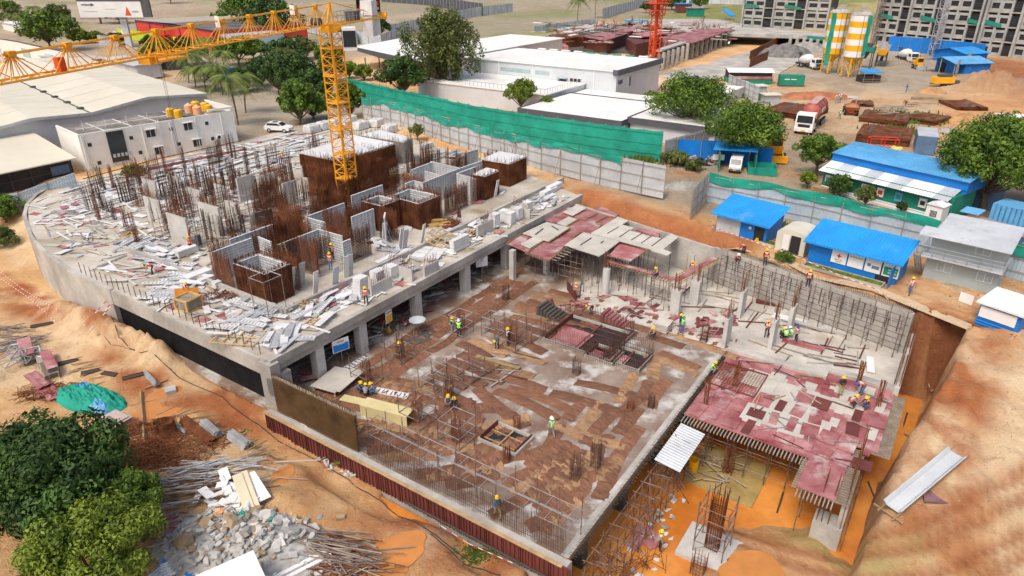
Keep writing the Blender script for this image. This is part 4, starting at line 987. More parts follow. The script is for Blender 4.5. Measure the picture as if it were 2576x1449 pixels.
for i in range(20):
 p=R(U(-.5,12),U(27.2,28.4),-4.2);b=B();sz=U(.15,.35);b.box((0,0,sz*.3),(sz*1.4,sz,sz*.7),mx=Euler((U(0,1),U(0,1),U(0,3))).to_matrix())
 one('rubble_stone',b,'brick','dark rubble lump at the foot of the slab edge scaffold','rubble',p,0,'rubble under the slab edge')
def slabthing(name,b,m,lb,cat,x,y,z=0.05,a=0,**k):return one(name,b,m,lb,cat,at(x,y,z),AX+rad(a),**k)
def ribbed(L,W,n,h=.08):
 b=B();b.b2(-L/2,L/2,-W/2,W/2,0,h*.5)
 b.m=1
 for k in range(n+1):x=-L/2+k*L/n;b.b2(x-.025,x+.025,-W/2,W/2,h*.5,h)
 b.m=0;b.b2(-L/2,L/2,-W/2-.03,-W/2+.02,0,h+.02);b.b2(-L/2,L/2,W/2-.02,W/2+.03,0,h+.02);return b
for x,y,a,lb in[(890,917,2,'by the podium columns'),(985,955+35,-75,'right of the crouching trio'),(955,1035,-78,'against the yellow formwork box')]:
 slabthing('wall_panel',ribbed(3.0,.6,8),['aluw','rebar'],'white ribbed panel lying on the slab '+lb,'panel',x,y,.05,a)
b=B();b.b2(-1.6,1.6,-1.2,1.2,.5,.56);b.b2(-1.4,1.9,-1.5,-.3,.56,.6)
for x in(-1.4,1.4):
 for y in(-1,1):b.b2(x-.05,x+.05,y-.05,y+.05,0,.5)
slabthing('work_table',b,'ply','plywood work table with crumpled sheets at the left corner of the slab','table',845,968,0,10)
b=B();b.b2(-2,2,-.55,.55,.9,.96);b.b2(-2,2,-.55,-.5,0,.9);b.b2(-2,2,.5,.55,0,.9);b.b2(-2,-1.95,-.5,.5,0,.9)
slabthing('formwork_box',b,mat('yellow_ply',(.66,.58,.30),.7,.1,.5),'long pale yellow formwork box beside the near wall rebar','formwork',975,1050,0,-78)
b=B();b.box((0,0,.03),(3.2,.8,.04));slabthing('plywood_sheet',b,'yellow_ply' if 0 else MATS['yellow_ply'],'pale yellow plywood strip leaning near the crouching trio','plywood',905,1010,.1,-75)
for k in range(6):
 b=B();b.box((0,0,.1+.14*0),(1.5,1.3,.06));b.b2(-.7,-.6,-.6,.6,0,.07);b.b2(.6,.7,-.6,.6,0,.07)
 one('plywood_sheet',b,'ply','pale plywood board in the neat stack beside the two men talking','plywood',at(1668,828,.05)+Vector((0,0,k*.13)),AX+rad(U(-6,6)),'stacked plywood boards')
b=B();b.b2(-1.4,1.4,-.03,.03,0,1.0);slabthing('upright_shutter',b,'redplyd','dark red shutter panel standing behind the worker in a red vest','shutter',1437,742,.05,48)
for i in range(46):
 x,y=[(1770,830),(1660,780),(1420,770),(1560,770),(1800,800)][i%5];x+=U(-45,45);y+=U(-22,22)
 b=B();b.box((0,0,.06+.01*(i%5)),(U(.9,2.2),U(.25,.55),.05),mx=Euler((U(-.06,.06),U(-.06,.06),0)).to_matrix())
 if i%4==0:
  b=B();b.b2(-.7,.7,-.3,.3,.02,.05);b.b2(-.7,.7,-.3,-.25,.05,.13);b.b2(-.7,.7,.25,.3,.05,.13);b.b2(-.7,-.65,-.25,.25,.05,.13);b.b2(.65,.7,-.25,.25,.05,.13)
 one('shutter_plate',b,'redply' if i%3 else 'redplyd','small red shutter plate in the scatter at the rear of the slab','shutter',at(x,y,.05),U(0,PI),'red shutter plates on the slab')
for i in range(70):
 x,y=rng.choice([(1800,760),(1900,800),(2000,830),(2080,880),(1960,900),(1600,770),(1690,740),(2120,900),(1320,920),(1250,930)]);x+=U(-60,60);y+=U(-25,25)
 b=B();L=U(1.6,4.2);
 if i%2:b.tube((-L/2,0,.08),(L/2,0,.08+U(0,.1)),.035,n=5)
 else:b.box((0,0,.08),(L,.12,.06))
 one('loose_bar' if i%2 else 'timber_plank',b,('scaffg','scaff','cable')[i%3]if i%2 else('timberg','redplyd')[i//2%2],'loose steel tube lying on the slab behind the shafts' if i%2 else 'loose long plank lying on the slab behind the shafts','tube' if i%2 else 'plank',at(x,y,.06),AX+rad(rng.choice((-80,-90,-70,0)))+U(-.2,.2),'loose tubes on the slabs' if i%2 else 'loose planks on the slabs')
for x,y,L,a,m_,lb in[(2060,800+28,4.5,-88,'conc_new','long pale plank on the raised slab below the scaffold'),(1985,805,3,-88,'white','white flat panel on the raised slab left of the inspectors'),(2020,870,3.5,-88,'redply','dark red board stack lying near the inspectors'),(2190,920,2.6,10,'white','roll of white sheet near the right wall corner'),(1930,765,2.2,-80,'redplyd','red sheet pile beneath the far wall scaffold'),(1250,915,4.2,-85,'timber','long brown board bundle across the middle of the slab')]:
 b=B();
 for k in range(3):b.box((U(-.1,.1),U(-.1,.1)+k*.05,.05+k*.07),(L,.5-.05*k,.05))
 slabthing('plank_stack',b,m_,lb,'planks',x,y,.06,a)
hb=thing('concrete_bucket','round grey concrete bucket on a rusty stand with spilled grey grout','bucket',at(1052,835,.05),AX)
b=B();b.lathe([(.12,.55),(.2,.6),(.75,1.25),(.78,1.3),(.7,1.3),(.2,.75),(0,.72)],20);part('bowl',b,'tin',hb,smooth=True)
b=B();
for x in(-.45,.45):
 for y in(-.45,.45):b.tube((x,y,0),(x*1.1,y*1.1,1.2),.035,n=4)
for y in(-.45,.45):b.tube((-.45,y,.3),(.45,y,.3),.03,n=4)
part('stand',b,'scaff',hb)
b=B();b.add([(q[0],q[1],.012)for q in flat_blob(1.0,1.2,seed=4)],[tuple(range(40))]);part('spilled_grout',b,'conc_dark',hb,(-.6,-.9,0))
p=at(968,838,.05);tr=thing('tripod','small survey tripod with a yellow red cone beside the podium columns','tripod',p)
b=B()
for a in(0,2.1,4.2):b.tube((0,0,1.3),(.5*math.cos(a),.5*math.sin(a),0),.025,n=4)
part('legs',b,'timber',tr)
b=B();b.cyl((.35,.35,0),.2,.5,10,.04);b.b2(.13,.57,.13,.57,0,.03);part('cone',b,'yel',tr)
def body_mesh(pose):
 """skeleton in metres, facing +Y, grown with a skin modifier into one continuous figure"""
 J={'pel':(0,0,.93),'sp':(0,.0,1.12),'ch':(0,.0,1.33),'nk':(0,0,1.50),'hd':(0,.03,1.63),'tp':(0,.03,1.74),'sl':(-.19,0,1.42),'el':(-.25,0,1.15),'wl':(-.27,.08,.90),'hl':(-.27,.10,.81),'sr':(.19,0,1.42),'er':(.25,0,1.15),'wr':(.27,.08,.90),'hr':(.27,.10,.81),'pl':(-.10,0,.90),'kl':(-.12,.03,.50),'al':(-.13,0,.10),'tl':(-.14,.15,.035),'pr':(.10,0,.90),'kr':(.12,.03,.50),'ar':(.13,0,.10),'tr':(.14,.15,.035)}
 J.update(pose)
 names=list(J);edges=[('pel','sp'),('sp','ch'),('ch','nk'),('nk','hd'),('hd','tp'),('ch','sl'),('sl','el'),('el','wl'),('wl','hl'),('ch','sr'),('sr','er'),('er','wr'),('wr','hr'),('pel','pl'),('pl','kl'),('kl','al'),('al','tl'),('pel','pr'),('pr','kr'),('kr','ar'),('ar','tr')]
 rd_={'pel':.145,'sp':.135,'ch':.155,'nk':.06,'hd':.098,'tp':.07,'sl':.07,'sr':.07,'el':.05,'er':.05,'wl':.034,'wr':.034,'hl':.038,'hr':.038,'pl':.10,'pr':.10,'kl':.066,'kr':.066,'al':.048,'ar':.048,'tl':.045,'tr':.045}
 V=[Vector(J[n])for n in names];E=[(names.index(a),names.index(b_))for a,b_ in edges];rads=[rd_[n]for n in names];part_of=list(names)
 for sd_ in 'lr':
  w=Vector(J['w'+sd_]);h=Vector(J['h'+sd_]);d=(h-w).normalized();a=Vector((0,0,1))if abs(d.z)<.8 else Vector((0,1,0))
  q=d.cross(a).normalized();r_=q.cross(d);hi=names.index('h'+sd_)
  for k,(o_,L)in enumerate([(-.03,.07),(-.01,.085),(.01,.08),(.03,.065)]):
   V.append(h+q*o_+d*.035);V.append(h+q*(o_*1.15)+d*(.035+L*.6)+r_*.015);V.append(h+q*(o_*1.15)+d*(.03+L*.85)+r_*.045)
   n=len(V);E+=[(hi,n-3),(n-3,n-2),(n-2,n-1)];rads+=[.010,.009,.008];part_of+=['f']*3
  V.append(h+q*.05+r_*.02);V.append(h+q*.075+d*.04+r_*.03);n=len(V);E+=[(hi,n-2),(n-2,n-1)];rads+=[.011,.009];part_of+=['f']*2
 me=bpy.data.meshes.new('sk');me.from_pydata([tuple(v)for v in V],E,[]);ob=bpy.data.objects.new('sk',me);col.objects.link(ob)
 sk=ob.modifiers.new('s','SKIN');sk.use_smooth_shade=True
 for i,r in enumerate(rads):me.skin_vertices[0].data[i].radius=(r,r);me.skin_vertices[0].data[i].use_root=(i==0)
 su=ob.modifiers.new('u','SUBSURF');su.levels=1;su.render_levels=1
 dg=bpy.context.evaluated_depsgraph_get();out=bpy.data.meshes.new_from_object(ob.evaluated_get(dg));bpy.data.objects.remove(ob)
 out.materials.clear()
 segs=[(V[a],V[c],(part_of[a],part_of[c]))for a,c in E]
 idx=[];vest=[]
 hd=Vector(J['hd']);fwd=Vector((0,1,0))
 for p in out.polygons:
  c=Vector(p.center);best=min(segs,key=lambda s:(lambda ab,t:(c-(s[0]+ab*t)).length)(s[1]-s[0],max(0,min(1,(c-s[0]).dot(s[1]-s[0])/max(1e-6,(s[1]-s[0]).length_squared)))))
  k=best[2]
  if any(x in('hd','tp','f','hl','hr')for x in k):i=0
  elif k[0][0]in 'p' and k[0]!='pel' and k[1][0]=='k' or k[1][0]=='a' or k==('pel','pl')or k==('pel','pr'):i=2
  elif k[1][0]=='t':i=3
  else:i=1
  if i==0 and k[0]in('hd','nk'):i=0
  idx.append(i)
  if k in(('pel','sp'),('sp','ch'),('ch','nk'),('ch','sl'),('ch','sr'))and(c-Vector(J['nk'])).length>.09:vest.append(p.index)
 out.polygons.foreach_set('material_index',idx);out.polygons.foreach_set('use_smooth',[True]*len(idx))
 bm_=B()
 vb=B();vm={}
 vs=set(vest)
 for pi in vest:
  p=out.polygons[pi];f=[]
  for vi in p.vertices:
   if vi not in vm:v=out.vertices[vi];vm[vi]=len(vb.v);vb.v.append(tuple(v.co+v.normal*.022))
   f.append(vm[vi])
  vb.f.append(tuple(f));c=p.center
  vb.mi.append(1 if(abs(abs(c[0])-.09)<.028 and c[2]>.4)else 0)
 vme=vb.data('vest');vme.polygons.foreach_set('use_smooth',[True]*len(vme.polygons))
 up=(Vector(J['tp'])-Vector(J['hd'])).normalized();mq=up.to_track_quat('Z','Y').to_matrix()
 hb_=B();prof=[(.145,-.02),(.14,0),(.13,.05),(.105,.10),(.06,.13),(0,.14)];hb_.lathe(prof,14);hb_.lathe([(.145,-.02),(.165,-.03),(.165,-.015),(.14,0)],14)
 hb_.box((0,.16,-.022),(.17,.09,.012));hb_.b2(-.012,.012,-.09,.09,.12,.145)
 hb_.v=[tuple(mq@Vector(v)+hd+up*.055)for v in hb_.v];hme=hb_.data('helmet')
 fb=B();fb.box((0,.125,-.0),(.026,.035,.045));fb.box((-.11,.0,0),(.02,.04,.06));fb.box((.11,.0,0),(.02,.04,.06));fb.box((0,.113,-.055),(.05,.012,.012));
 fb.m=1;fb.box((-.035,.108,.025),(.024,.012,.012));fb.box((.035,.108,.025),(.024,.012,.012))
 fb.v=[tuple(mq@Vector(v)+hd)for v in fb.v];fme=fb.data('face')
 return out,vme,hme,fme
def add(a,d):return(a[0]+d[0],a[1]+d[1],a[2]+d[2])
POSES={'stand':{},'walk':{'kl':(-.12,.16,.52),'al':(-.13,.22,.10),'tl':(-.14,.37,.05),'kr':(.12,-.02,.50),'ar':(.13,-.28,.14),'tr':(.14,-.14,.05),'er':(.26,.10,1.16),'wr':(.24,.28,1.02),'hr':(.23,.36,.98),'el':(-.26,-.12,1.16),'wl':(-.27,-.16,.93),'hl':(-.27,-.15,.84)},'reach':{'el':(-.22,.24,1.36),'wl':(-.16,.46,1.46),'hl':(-.15,.55,1.49),'er':(.22,.24,1.34),'wr':(.16,.46,1.42),'hr':(.15,.55,1.45)},'talk':{'er':(.27,.02,1.16),'wr':(.18,.24,1.22),'hr':(.14,.32,1.27),'el':(-.30,-.02,1.18),'wl':(-.17,.08,1.0),'hl':(-.13,.12,.96)},'bend':{'pel':(0,-.12,.86),'sp':(0,.04,.98),'ch':(0,.24,1.06),'nk':(0,.40,1.08),'hd':(0,.53,1.05),'tp':(0,.62,1.0),'sl':(-.19,.27,1.08),'sr':(.19,.27,1.08),'el':(-.22,.36,.82),'wl':(-.16,.44,.60),'hl':(-.14,.47,.52),'er':(.22,.36,.82),'wr':(.16,.46,.60),'hr':(.14,.49,.52),'pl':(-.1,-.12,.84),'pr':(.1,-.12,.84),'kl':(-.13,.03,.48),'kr':(.13,.03,.48)},'crouch':{'pel':(0,-.10,.34),'sp':(0,-.04,.52),'ch':(0,.06,.70),'nk':(0,.12,.86),'hd':(0,.19,.98),'tp':(0,.23,1.07),'sl':(-.19,.07,.78),'sr':(.19,.07,.78),'el':(-.24,.26,.60),'wl':(-.12,.44,.52),'hl':(-.09,.52,.50),'er':(.24,.26,.60),'wr':(.12,.44,.50),'hr':(.09,.52,.47),'pl':(-.12,-.08,.34),'pr':(.12,-.08,.34),'kl':(-.18,.30,.48),'kr':(.18,.30,.48),'al':(-.16,.10,.10),'ar':(.16,.10,.10),'tl':(-.17,.26,.04),'tr':(.17,.26,.04)},}
PM={k:body_mesh(v)for k,v in POSES.items()}
VM={}
def person(px,py,z,pose,face,vest,hel,shirt,trou,label,p=None):
 """face = heading in degrees: 0 looks away from the camera, 180 towards it, 90 to the left"""
 p=at(px,py,z)if p is None else p
 o=thing('person',label,'person',p,rad(face))
 key=(pose,shirt,trou)
 if key not in VM:
  me=PM[pose][0].copy();setm(me,['skin',shirt,trou,'cl_dark']);VM[key]=me
 b=bpy.data.objects.new('body',VM[key]);col.objects.link(b);b.parent=o
 for nm,i,ms in(('vest',1,[vest,'refl']if vest else None),('helmet',2,[hel]),('face',3,['skin','cl_dark'])):
  if ms is None:continue
  k=(pose,nm,tuple(ms))
  if k not in VM:me=PM[pose][i].copy();me.name=nm;setm(me,ms);VM[k]=me
  c=bpy.data.objects.new(nm,VM[k]);col.objects.link(c);c.parent=o
 return o
Y_,W_,R_,B_,G_='hair','helw','helr','helb','helg'
PEOPLE=[(482,634,4,'reach',60,'vo',Y_,'cl_grey','cl_dark','person in orange vest pushing up a tall board among the grey stub walls'),(385,690,4,'bend',110,'vo',Y_,'cl_grey','cl_dark','person in orange vest bending over white panels at the left of the deck'),(476,757,4,'reach',200,'vo',Y_,'cl_grey','cl_brown','person in orange vest carrying an orange board above the timber crate'),(922,767,4,'stand',190,'vo',Y_,'cl_grey','cl_dark','person in orange vest standing among white offcuts beside the tall white stacks'),(833,678,4.5,'stand',170,'vo',Y_,'cl_grey','cl_blue','person in orange vest and yellow helmet on the stub wall right of the ladder'),(838,655,4.9,'talk',60,'vo',Y_,'cl_brown','cl_brown','person in red vest just behind the one on the stub wall'),(1137,487,4,'talk',120,None,Y_,'cl_brown','cl_brown','person in brown clothes below the long silver wall formwork'),(712,412,4,'stand',180,'vo',Y_,'cl_grey','cl_dark','person in red vest at the rear of the deck behind the stub walls'),(363,822,None,'stand',200,None,Y_,'cl_khaki','cl_dark','person in a dark green shirt holding a red can beside the grey ladder'),(530,922,None,'stand',100,None,Y_,'cl_grey','cl_dark','person in grey clothes in the ditch by the podium wall'),(543,936,None,'bend',250,'vo',Y_,'cl_dark','cl_dark','person in orange vest bending in the ditch by the podium wall'),(1093,728,.05,'stand',180,'vo',Y_,'cl_grey','cl_dark','person in orange vest standing in the shade under the podium'),(1133,708,.05,'bend',90,'vo',Y_,'cl_dark','cl_dark','person in orange vest bending in the shade under the podium'),(1139,840,.05,'talk',240,'vl',Y_,'cl_dark','cl_grey','person in lime vest and dark hair net beside the column cage'),(1155,847,.05,'stand',0,'vl',W_,'cl_dark','cl_dark','person in lime vest and white helmet seen from behind'),(1008,905,.4,'talk',120,None,Y_,'cl_dark','cl_dark','person in dark clothes standing against the rust red column cage'),(1278,868,.05,'stand',110,'refl',Y_,'cl_dark','cl_dark','person in a white vest standing in a scaffold frame'),(1250,876,.05,'bend',160,None,Y_,'cl_blue','cl_dark','person in blue shirt bending left of the white vest'),(905,988,.05,'crouch',250,None,Y_,'cl_blue','cl_dark','person in blue crouching at the left of the trio'),(921,998,.05,'crouch',0,None,Y_,'cl_grey','cl_dark','person in grey crouching with back to the camera in the trio'),(941,992,.05,'crouch',90,None,Y_,'cl_grey','cl_blue','person in pale shirt crouching at the right of the trio'),(1130,988,.05,'bend',200,None,Y_,'cl_blue','cl_dark','person in blue bending inside the central scaffold frame'),(1129,1020,.05,'crouch',180,None,Y_,'cl_grey','cl_blue','person in grey crouching left of the pair by the central frame'),(1142,1026,.05,'crouch',200,None,Y_,'cl_dark','cl_dark','person in dark clothes crouching right of the pair by the central frame'),(1387,1100,.05,'walk',20,'vl',W_,'cl_grey','cl_grey','person in lime vest and white helmet walking alone on the open slab'),(1251,1303,.05,'walk',200,None,Y_,'cl_blue','cl_khaki','person in blue shirt walking behind the near wall bars'),(1448,750,.05,'stand',180,'vo',Y_,'cl_grey','cl_grey','person in red vest in front of the dark red shutter panel'),(1487,790,.05,'bend',120,'vo',Y_,'cl_grey','cl_dark','person in orange vest bending at the rear edge of the large shaft'),(1644,848,.3,'crouch',120,'vo',Y_,'cl_grey','cl_dark','person in orange vest crouching at the right rear of the shafts'),(1709,832,.05,'talk',250,None,Y_,'cl_dark','cl_blue','person in dark blue with yellow helmet talking near the plywood stack'),(1716,839,.05,'stand',110,'vl',G_,'cl_grey','cl_blue','person in lime vest and green helmet near the plywood stack'),(1790,937,.1,'crouch',250,'vl',Y_,'cl_khaki','cl_grey','person in a yellow vest crouching on the right edge of the slab'),(1652,697,2.6,'crouch',110,'vo',Y_,'cl_grey','cl_dark','person in orange vest crouching on the raised beam formwork'),(1682,637,.1,'reach',0,'vo',Y_,'cl_dark','cl_dark','person half hidden under the end of the white plywood deck'),(1738,695,.9,'stand',180,'vo',Y_,'cl_dark','cl_dark','person behind the red beam soffit near the corner column'),(1927,848,.1,'talk',160,'vo',Y_,'cl_dark','cl_dark','person in orange vest standing left of the crouching inspectors'),(1964,848,.1,'crouch',200,'vl',Y_,'cl_dark','cl_dark','person in dark clothes and yellow helmet crouching with the inspectors'),(1975,853,.1,'crouch',10,'vl',W_,'cl_grey','cl_dark','person in lime vest crouching with back turned among the inspectors'),(1989,850,.1,'crouch',40,'vl',W_,'cl_grey','cl_grey','person in pale lime vest crouching at the right of the inspectors'),(2001,862,.1,'stand',100,'vo',B_,'cl_grey','cl_dark','person in orange vest and blue helmet standing by the inspectors'),(2112,994,.05,'talk',180,None,Y_,'cl_dark','cl_khaki','person in dark red clothes standing on the red deck'),(2166,992,.05,'bend',90,'vo',B_,'cl_grey','cl_blue','person in orange vest bending at the rear edge of the red deck'),(2141,1022,.05,'crouch',250,'vo',Y_,'cl_grey','cl_dark','person in orange vest crouching left of the small hatch on the red deck'),(2180,1028,.05,'crouch',90,'vo',Y_,'cl_dark','cl_blue','person in orange vest crouching right of the small hatch on the red deck'),(1869,640,None,'bend',120,'vo',R_,'cl_dark','cl_dark','person in red vest and red helmet on the bank above the basement wall'),(1852,662,3.9,'crouch',200,'vo',W_,'cl_dark','cl_dark','person in red vest and white helmet sitting on top of the basement wall'),(1923,668,3.95,'stand',180,'vo',Y_,'cl_dark','cl_dark','person in orange vest standing on the basement wall top'),(2031,722,3.3,'stand',150,'vo',Y_,'cl_dark','cl_dark','person whose yellow helmet shows above the far basement wall'),(2209,688,None,'talk',170,'vl',Y_,'cl_dark','cl_dark','person in lime vest standing in the doorway of the blue office'),(2287,742,None,'walk',120,'vo',Y_,'cl_grey','cl_blue','person in orange vest walking along the path by the two storey cabin'),(1658,1384,-3.9,'stand',270,'refl',Y_,'cl_khaki','cl_dark','person in a yellow shirt on the footing pad in the orange water'),(2100,262,None,'talk',250,'vl',W_,'cl_grey','cl_grey','person in lime vest at the left of the trio on the yard road'),(2107,260,None,'stand',180,None,W_,'cl_grey','cl_grey','person in grey in the middle of the trio on the yard road'),(2113,259,None,'talk',100,'vl',W_,'cl_grey','cl_grey','person in bright lime vest at the right of the trio on the yard road'),(2110,300,None,'walk',180,'vl',Y_,'cl_dark','cl_blue','person in lime vest walking beside the loaded dumper'),(2279,232,None,'walk',90,None,B_,'cl_blue','cl_blue','person in blue on the wet yard road near the yellow pump'),(2277,266,None,'bend',90,'vo',Y_,'cl_dark','cl_dark','person in dark clothes at the far end of the rusty steel stack'),(2262,286,None,'bend',250,'vo',Y_,'cl_grey','cl_grey','person in red vest bending over the rusty steel stack'),(2063,157,None,'stand',90,None,W_,'cl_grey','cl_grey','person in pale clothes beside the grey aggregate heap'),(700,1048,-.9,'crouch',90,'vo',Y_,'cl_dark','cl_dark','person crouching by the start of the red shutters'),]
for a in PEOPLE:
 a=list(a)
 if a[2]is None:
  g=G(a[0],a[1],3.9 if a[0]>1300 else 0);person(*a[:10],p=g)
 else:person(*a[:10])
rc=random.Random(21)
PANELS=[]
for k,(L,W,n)in enumerate([(2.4,.6,8),(2.4,.45,8),(1.2,.6,4),(1.6,.5,5),(2.0,.3,6),(3.0,.35,9)]):
 me=ribbed(L,W,n).data('panel');setm(me,['aluw' if k%2 else 'alu','alug']);PANELS.append(me)
 b=B();b.b2(-L/2,L/2,-W/2,W/2,0,.07);me=b.data('panel');setm(me,'aluw' if k%2==0 else 'alu');PANELS.append(me)
def put(me,name,label,cat,p,e,group):
 o=bpy.data.objects.new(name,me);col.objects.link(o);o.location=p;o.rotation_euler=e;tag(o,label,cat,group);return o
CL=[(660,775,60,28,26,-80,'in front of the left corner of the deck'),(610,820,70,22,24,-70,'in front of the left corner of the deck'),(720,850,55,22,16,30,'at the near corner of the deck'),(400,640,55,26,40,-80,'in the big heap at the left of the deck'),(460,700,60,30,40,-60,'in the big heap at the left of the deck'),(430,740,40,18,20,-50,'in the big heap at the left of the deck'),(330,610,40,16,14,20,'in the big heap at the left of the deck'),(800,780,50,20,22,15,'along the front strip beside the tall white stacks'),(870,740,40,16,16,20,'along the front strip beside the tall white stacks'),(1000,680,50,16,14,10,'along the front strip beside the tall white stacks'),(1370,500,40,14,16,0,'at the right end of the deck'),(990,640,30,14,12,20,'before the silver wall formwork'),(1120,590,40,12,14,0,'before the silver wall formwork'),(960,610,20,10,8,60,'before the silver wall formwork'),(1200,560,25,8,8,10,'before the silver wall formwork'),(1140,390,60,10,20,0,'behind the cores at the right')]
for x,y,sx,sy,n,a,lb in CL:
 for i in range(n):
  px=x+rc.gauss(0,.5)*sx;py=y+rc.gauss(0,.5)*sy
  me=PANELS[rc.randrange(12)]
  q=at(px,py,4.02+.09*rc.randrange(5))
  put(me,'wall_panel','white or silver formwork panel '+lb,'panel',q,(rc.uniform(-.07,.07),rc.uniform(-.07,.07),AX+rad(a+rc.gauss(0,14)+(90 if rc.random()<.15 else 0))),'loose panels '+lb)
OFF=[]
for L,W,h,m_ in[(2.2,.25,.06,'ply'),(1.6,.5,.04,'ply'),(1.2,.8,.03,'redply'),(2.6,.12,.06,'timberg'),(.8,.5,.08,'aluw'),(1.9,.2,.05,'scaffg'),(3.2,.2,.05,'aluL'),(.6,.4,.1,'alu'),(1.5,.9,.03,'aluS')]:
 b=B();b.b2(-L/2,L/2,-W/2,W/2,0,h);me=b.data('offcut');setm(me,'aluw' if m_ in('aluL','aluS')else m_);OFF.append((me,m_))
nm_={'ply':('plywood_board','grey plywood board','board'),'redply':('shutter_plate','red shutter plate','shutter'),'timberg':('timber_batten','grey timber batten','timber'),'aluw':('white_offcut','white metal offcut','offcut'),'aluL':('white_plank','long white metal plank','plank'),'aluS':('white_sheet','thin white sheet','sheet'),'scaffg':('steel_strip','galvanised steel strip','strip'),'alu':('panel_offcut','short silver panel piece','offcut')}
zones=[(9,26,-56,-30,230,'on the rear left of the deck'),(26,52,-58,-39,200,'on the far rear of the deck'),(14,30,-30,-20,120,'among the stub walls'),(42,56,-28,-10,90,'right of the cores'),(1.5,11,-52,-16,170,'on the curved left end of the deck'),(1,46,-4.6,-.5,170,'on the front strip of the deck'),(1,6,-16,-1,90,'at the near corner of the deck'),(17,45,-20,-9,70,'between the cores')]
for s0,s1,t0,t1,n,lb in zones:
 for i in range(n):
  s_=rc.uniform(s0,s1);t_=rc.uniform(t0,t1)
  if not bool(pip(np.array([s_-1]),np.array([t_+.8]),DECK)[0])or not bool(pip(np.array([s_+1]),np.array([t_-.8]),DECK)[0]):continue
  if 33<s_<50.5 and-38.5<t_<-28:continue
  wts='left' in lb and 'rear' in lb or 'far' in lb
  me,m_=OFF[rc.choice((0,1,3,4,5,6,6,8,4,2,8))if wts else rc.randrange(9)]
  nm,ad,ct=nm_[m_]
  put(me,nm,ad+' '+lb,ct,D(s_,t_,4.01+rc.uniform(0,.12)),(rc.uniform(-.08,.08),rc.uniform(-.08,.08),AX+rc.choice((0,PI/2))+rc.gauss(0,.35)),ad+'s '+lb)
def stack(px,py,z,L,W,n,lb,rz=AX,h=.085,m_='aluw',sway=.05):
 o=thing('panel_stack',lb,'stack',at(px,py,z),rz)
 b=B();b.b2(-L/2,L/2,-W/2+.05,-W/2+.15,0,.1);b.b2(-L/2,L/2,W/2-.15,W/2-.05,0,.1);part('pallet',b,'timber',o)
 x=y=0
 for k in range(n):
  x+=U(-sway,sway)*.4;y+=U(-sway,sway)*.4
  b=B();b.b2(-L/2+x,L/2+x,-W/2+y,W/2+y,.1+k*h,.1+k*h+h*.88);part('stacked_panel',b,m_,o)
 return o
for x,y,n,lb in[(1244,571,18,'front left white panel stack in the cluster of five on the deck edge strip'),(1268,556,15,'white panel stack second from left in the cluster of five'),(1283,562,15,'white panel stack in the middle of the cluster of five'),(1303,551,15,'white panel stack fourth from left in the cluster of five'),(1327,531,13,'white panel stack furthest right in the cluster of five'),(910,748,22,'tallest white panel stack, just left of the worker in orange'),(951,724,19,'tall white panel stack right of the worker in orange'),(986,700,15,'third tall white panel stack along the deck edge strip')]:
 stack(x,y,4.0,1.0,.9,n,lb)
stack(1157,628,4.0,2.6,.55,13,'long white panel stack set on edge beside the orange lattice frame',h=.1)
stack(520,712,4.0,1.3,.6,6,'low step shaped white panel stack right of the timber crate');stack(548,725,4,.7,.6,7,'small white panel stack by the side kerb')
stack(500,700,4.0,2.4,1.0,6,'broad low stack of white panels behind the timber crate');stack(470,640,4,2.2,.9,8,'broad stack of ribbed panels below the tall worker board');stack(1380,487,4,3.2,.8,6,'long silver stack at the right end of the deck')
stack(1395,478,4,3.0,.8,8,'second long silver stack at the right end of the deck');stack(1075,372,4,2.2,1.0,8,'white block stack on the deck behind the far cores')
for k,(x,y,w)in enumerate([(786,333,2.6),(816,325,2.4),(845,318,2.6),(880,310,2.4),(907,325,3.0),(948,318,2.6),(981,333,2.6),(870,322,2.2)]):
 o=thing('wrapped_pallet',['leftmost','second','third','rearmost','largest, right of the crane mast,','sixth','rightmost','half hidden'][k]+' white wrapped block pallet at the deck rear','pallet',at(x,y,4.0),AX+.1*(k%3))
 b=B();n=10;H=1.25
 for i in range(n+1):
  for j in range(7):pass
 V=[];F=[]
 prof=[(1,.12),(1.02,.5),(1.0,1.0),(.97,1.25),(.9,1.34),(0,1.36)]
 for q,z in prof:
  for a_ in range(24):
   an=2*PI*a_/24;c,s_=math.cos(an),math.sin(an);m_=1/max(abs(c),abs(s_));m_=min(m_,1.32)
   V.append((w/2*q*c*m_+U(-.03,.03),.95*q*s_*m_+U(-.03,.03),z+U(-.03,.03)))
 F=[(i*24+a_,i*24+(a_+1)%24,(i+1)*24+(a_+1)%24,(i+1)*24+a_)for i in range(5)for a_ in range(24)]
 b.add(V,F);part('wrapping',b,mat('white_wrap',(.66,.66,.66),.45,.18,1.5,bump=.4),o)
 b=B()
 for y_ in(-.8,0,.8):b.b2(-w/2,w/2,y_-.06,y_+.06,0,.12)
 part('pallet',b,'timber',o)
def lattice(px,py,L,W,nx,ny,m_,lb,tilt=.12,a=0,z=4.1):
 b=B()
 for i in range(nx+1):b.box((-L/2+L*i/nx,0,.05),(.09,W+.09,.08))
 for j in range(ny+1):b.box((0,-W/2+W*j/ny,.115),(L+.09,.09,.05))
 o=one('lattice_frame',b,m_,lb,'frame',at(px,py,z),AX+rad(a));o.rotation_euler=(tilt,-tilt*.5,AX+rad(a));return o
lattice(1108,600,2.9,2.6,4,4,'timbery','orange timber lattice frame tilted beside the long white stack',.35,15,4.7)
lattice(600,850,3.6,2.2,4,2,'timbery','yellow timber frame with panels lying on it near the deck corner',.02,-65)
lattice(805,805,2.8,1.2,4,2,'timbery','yellow timber lattice lying at the edge of the deck',.05,10)
lattice(325,595,2.0,1.0,2,2,'timbery','small yellow timber frame on the curved end of the deck',.05,30)
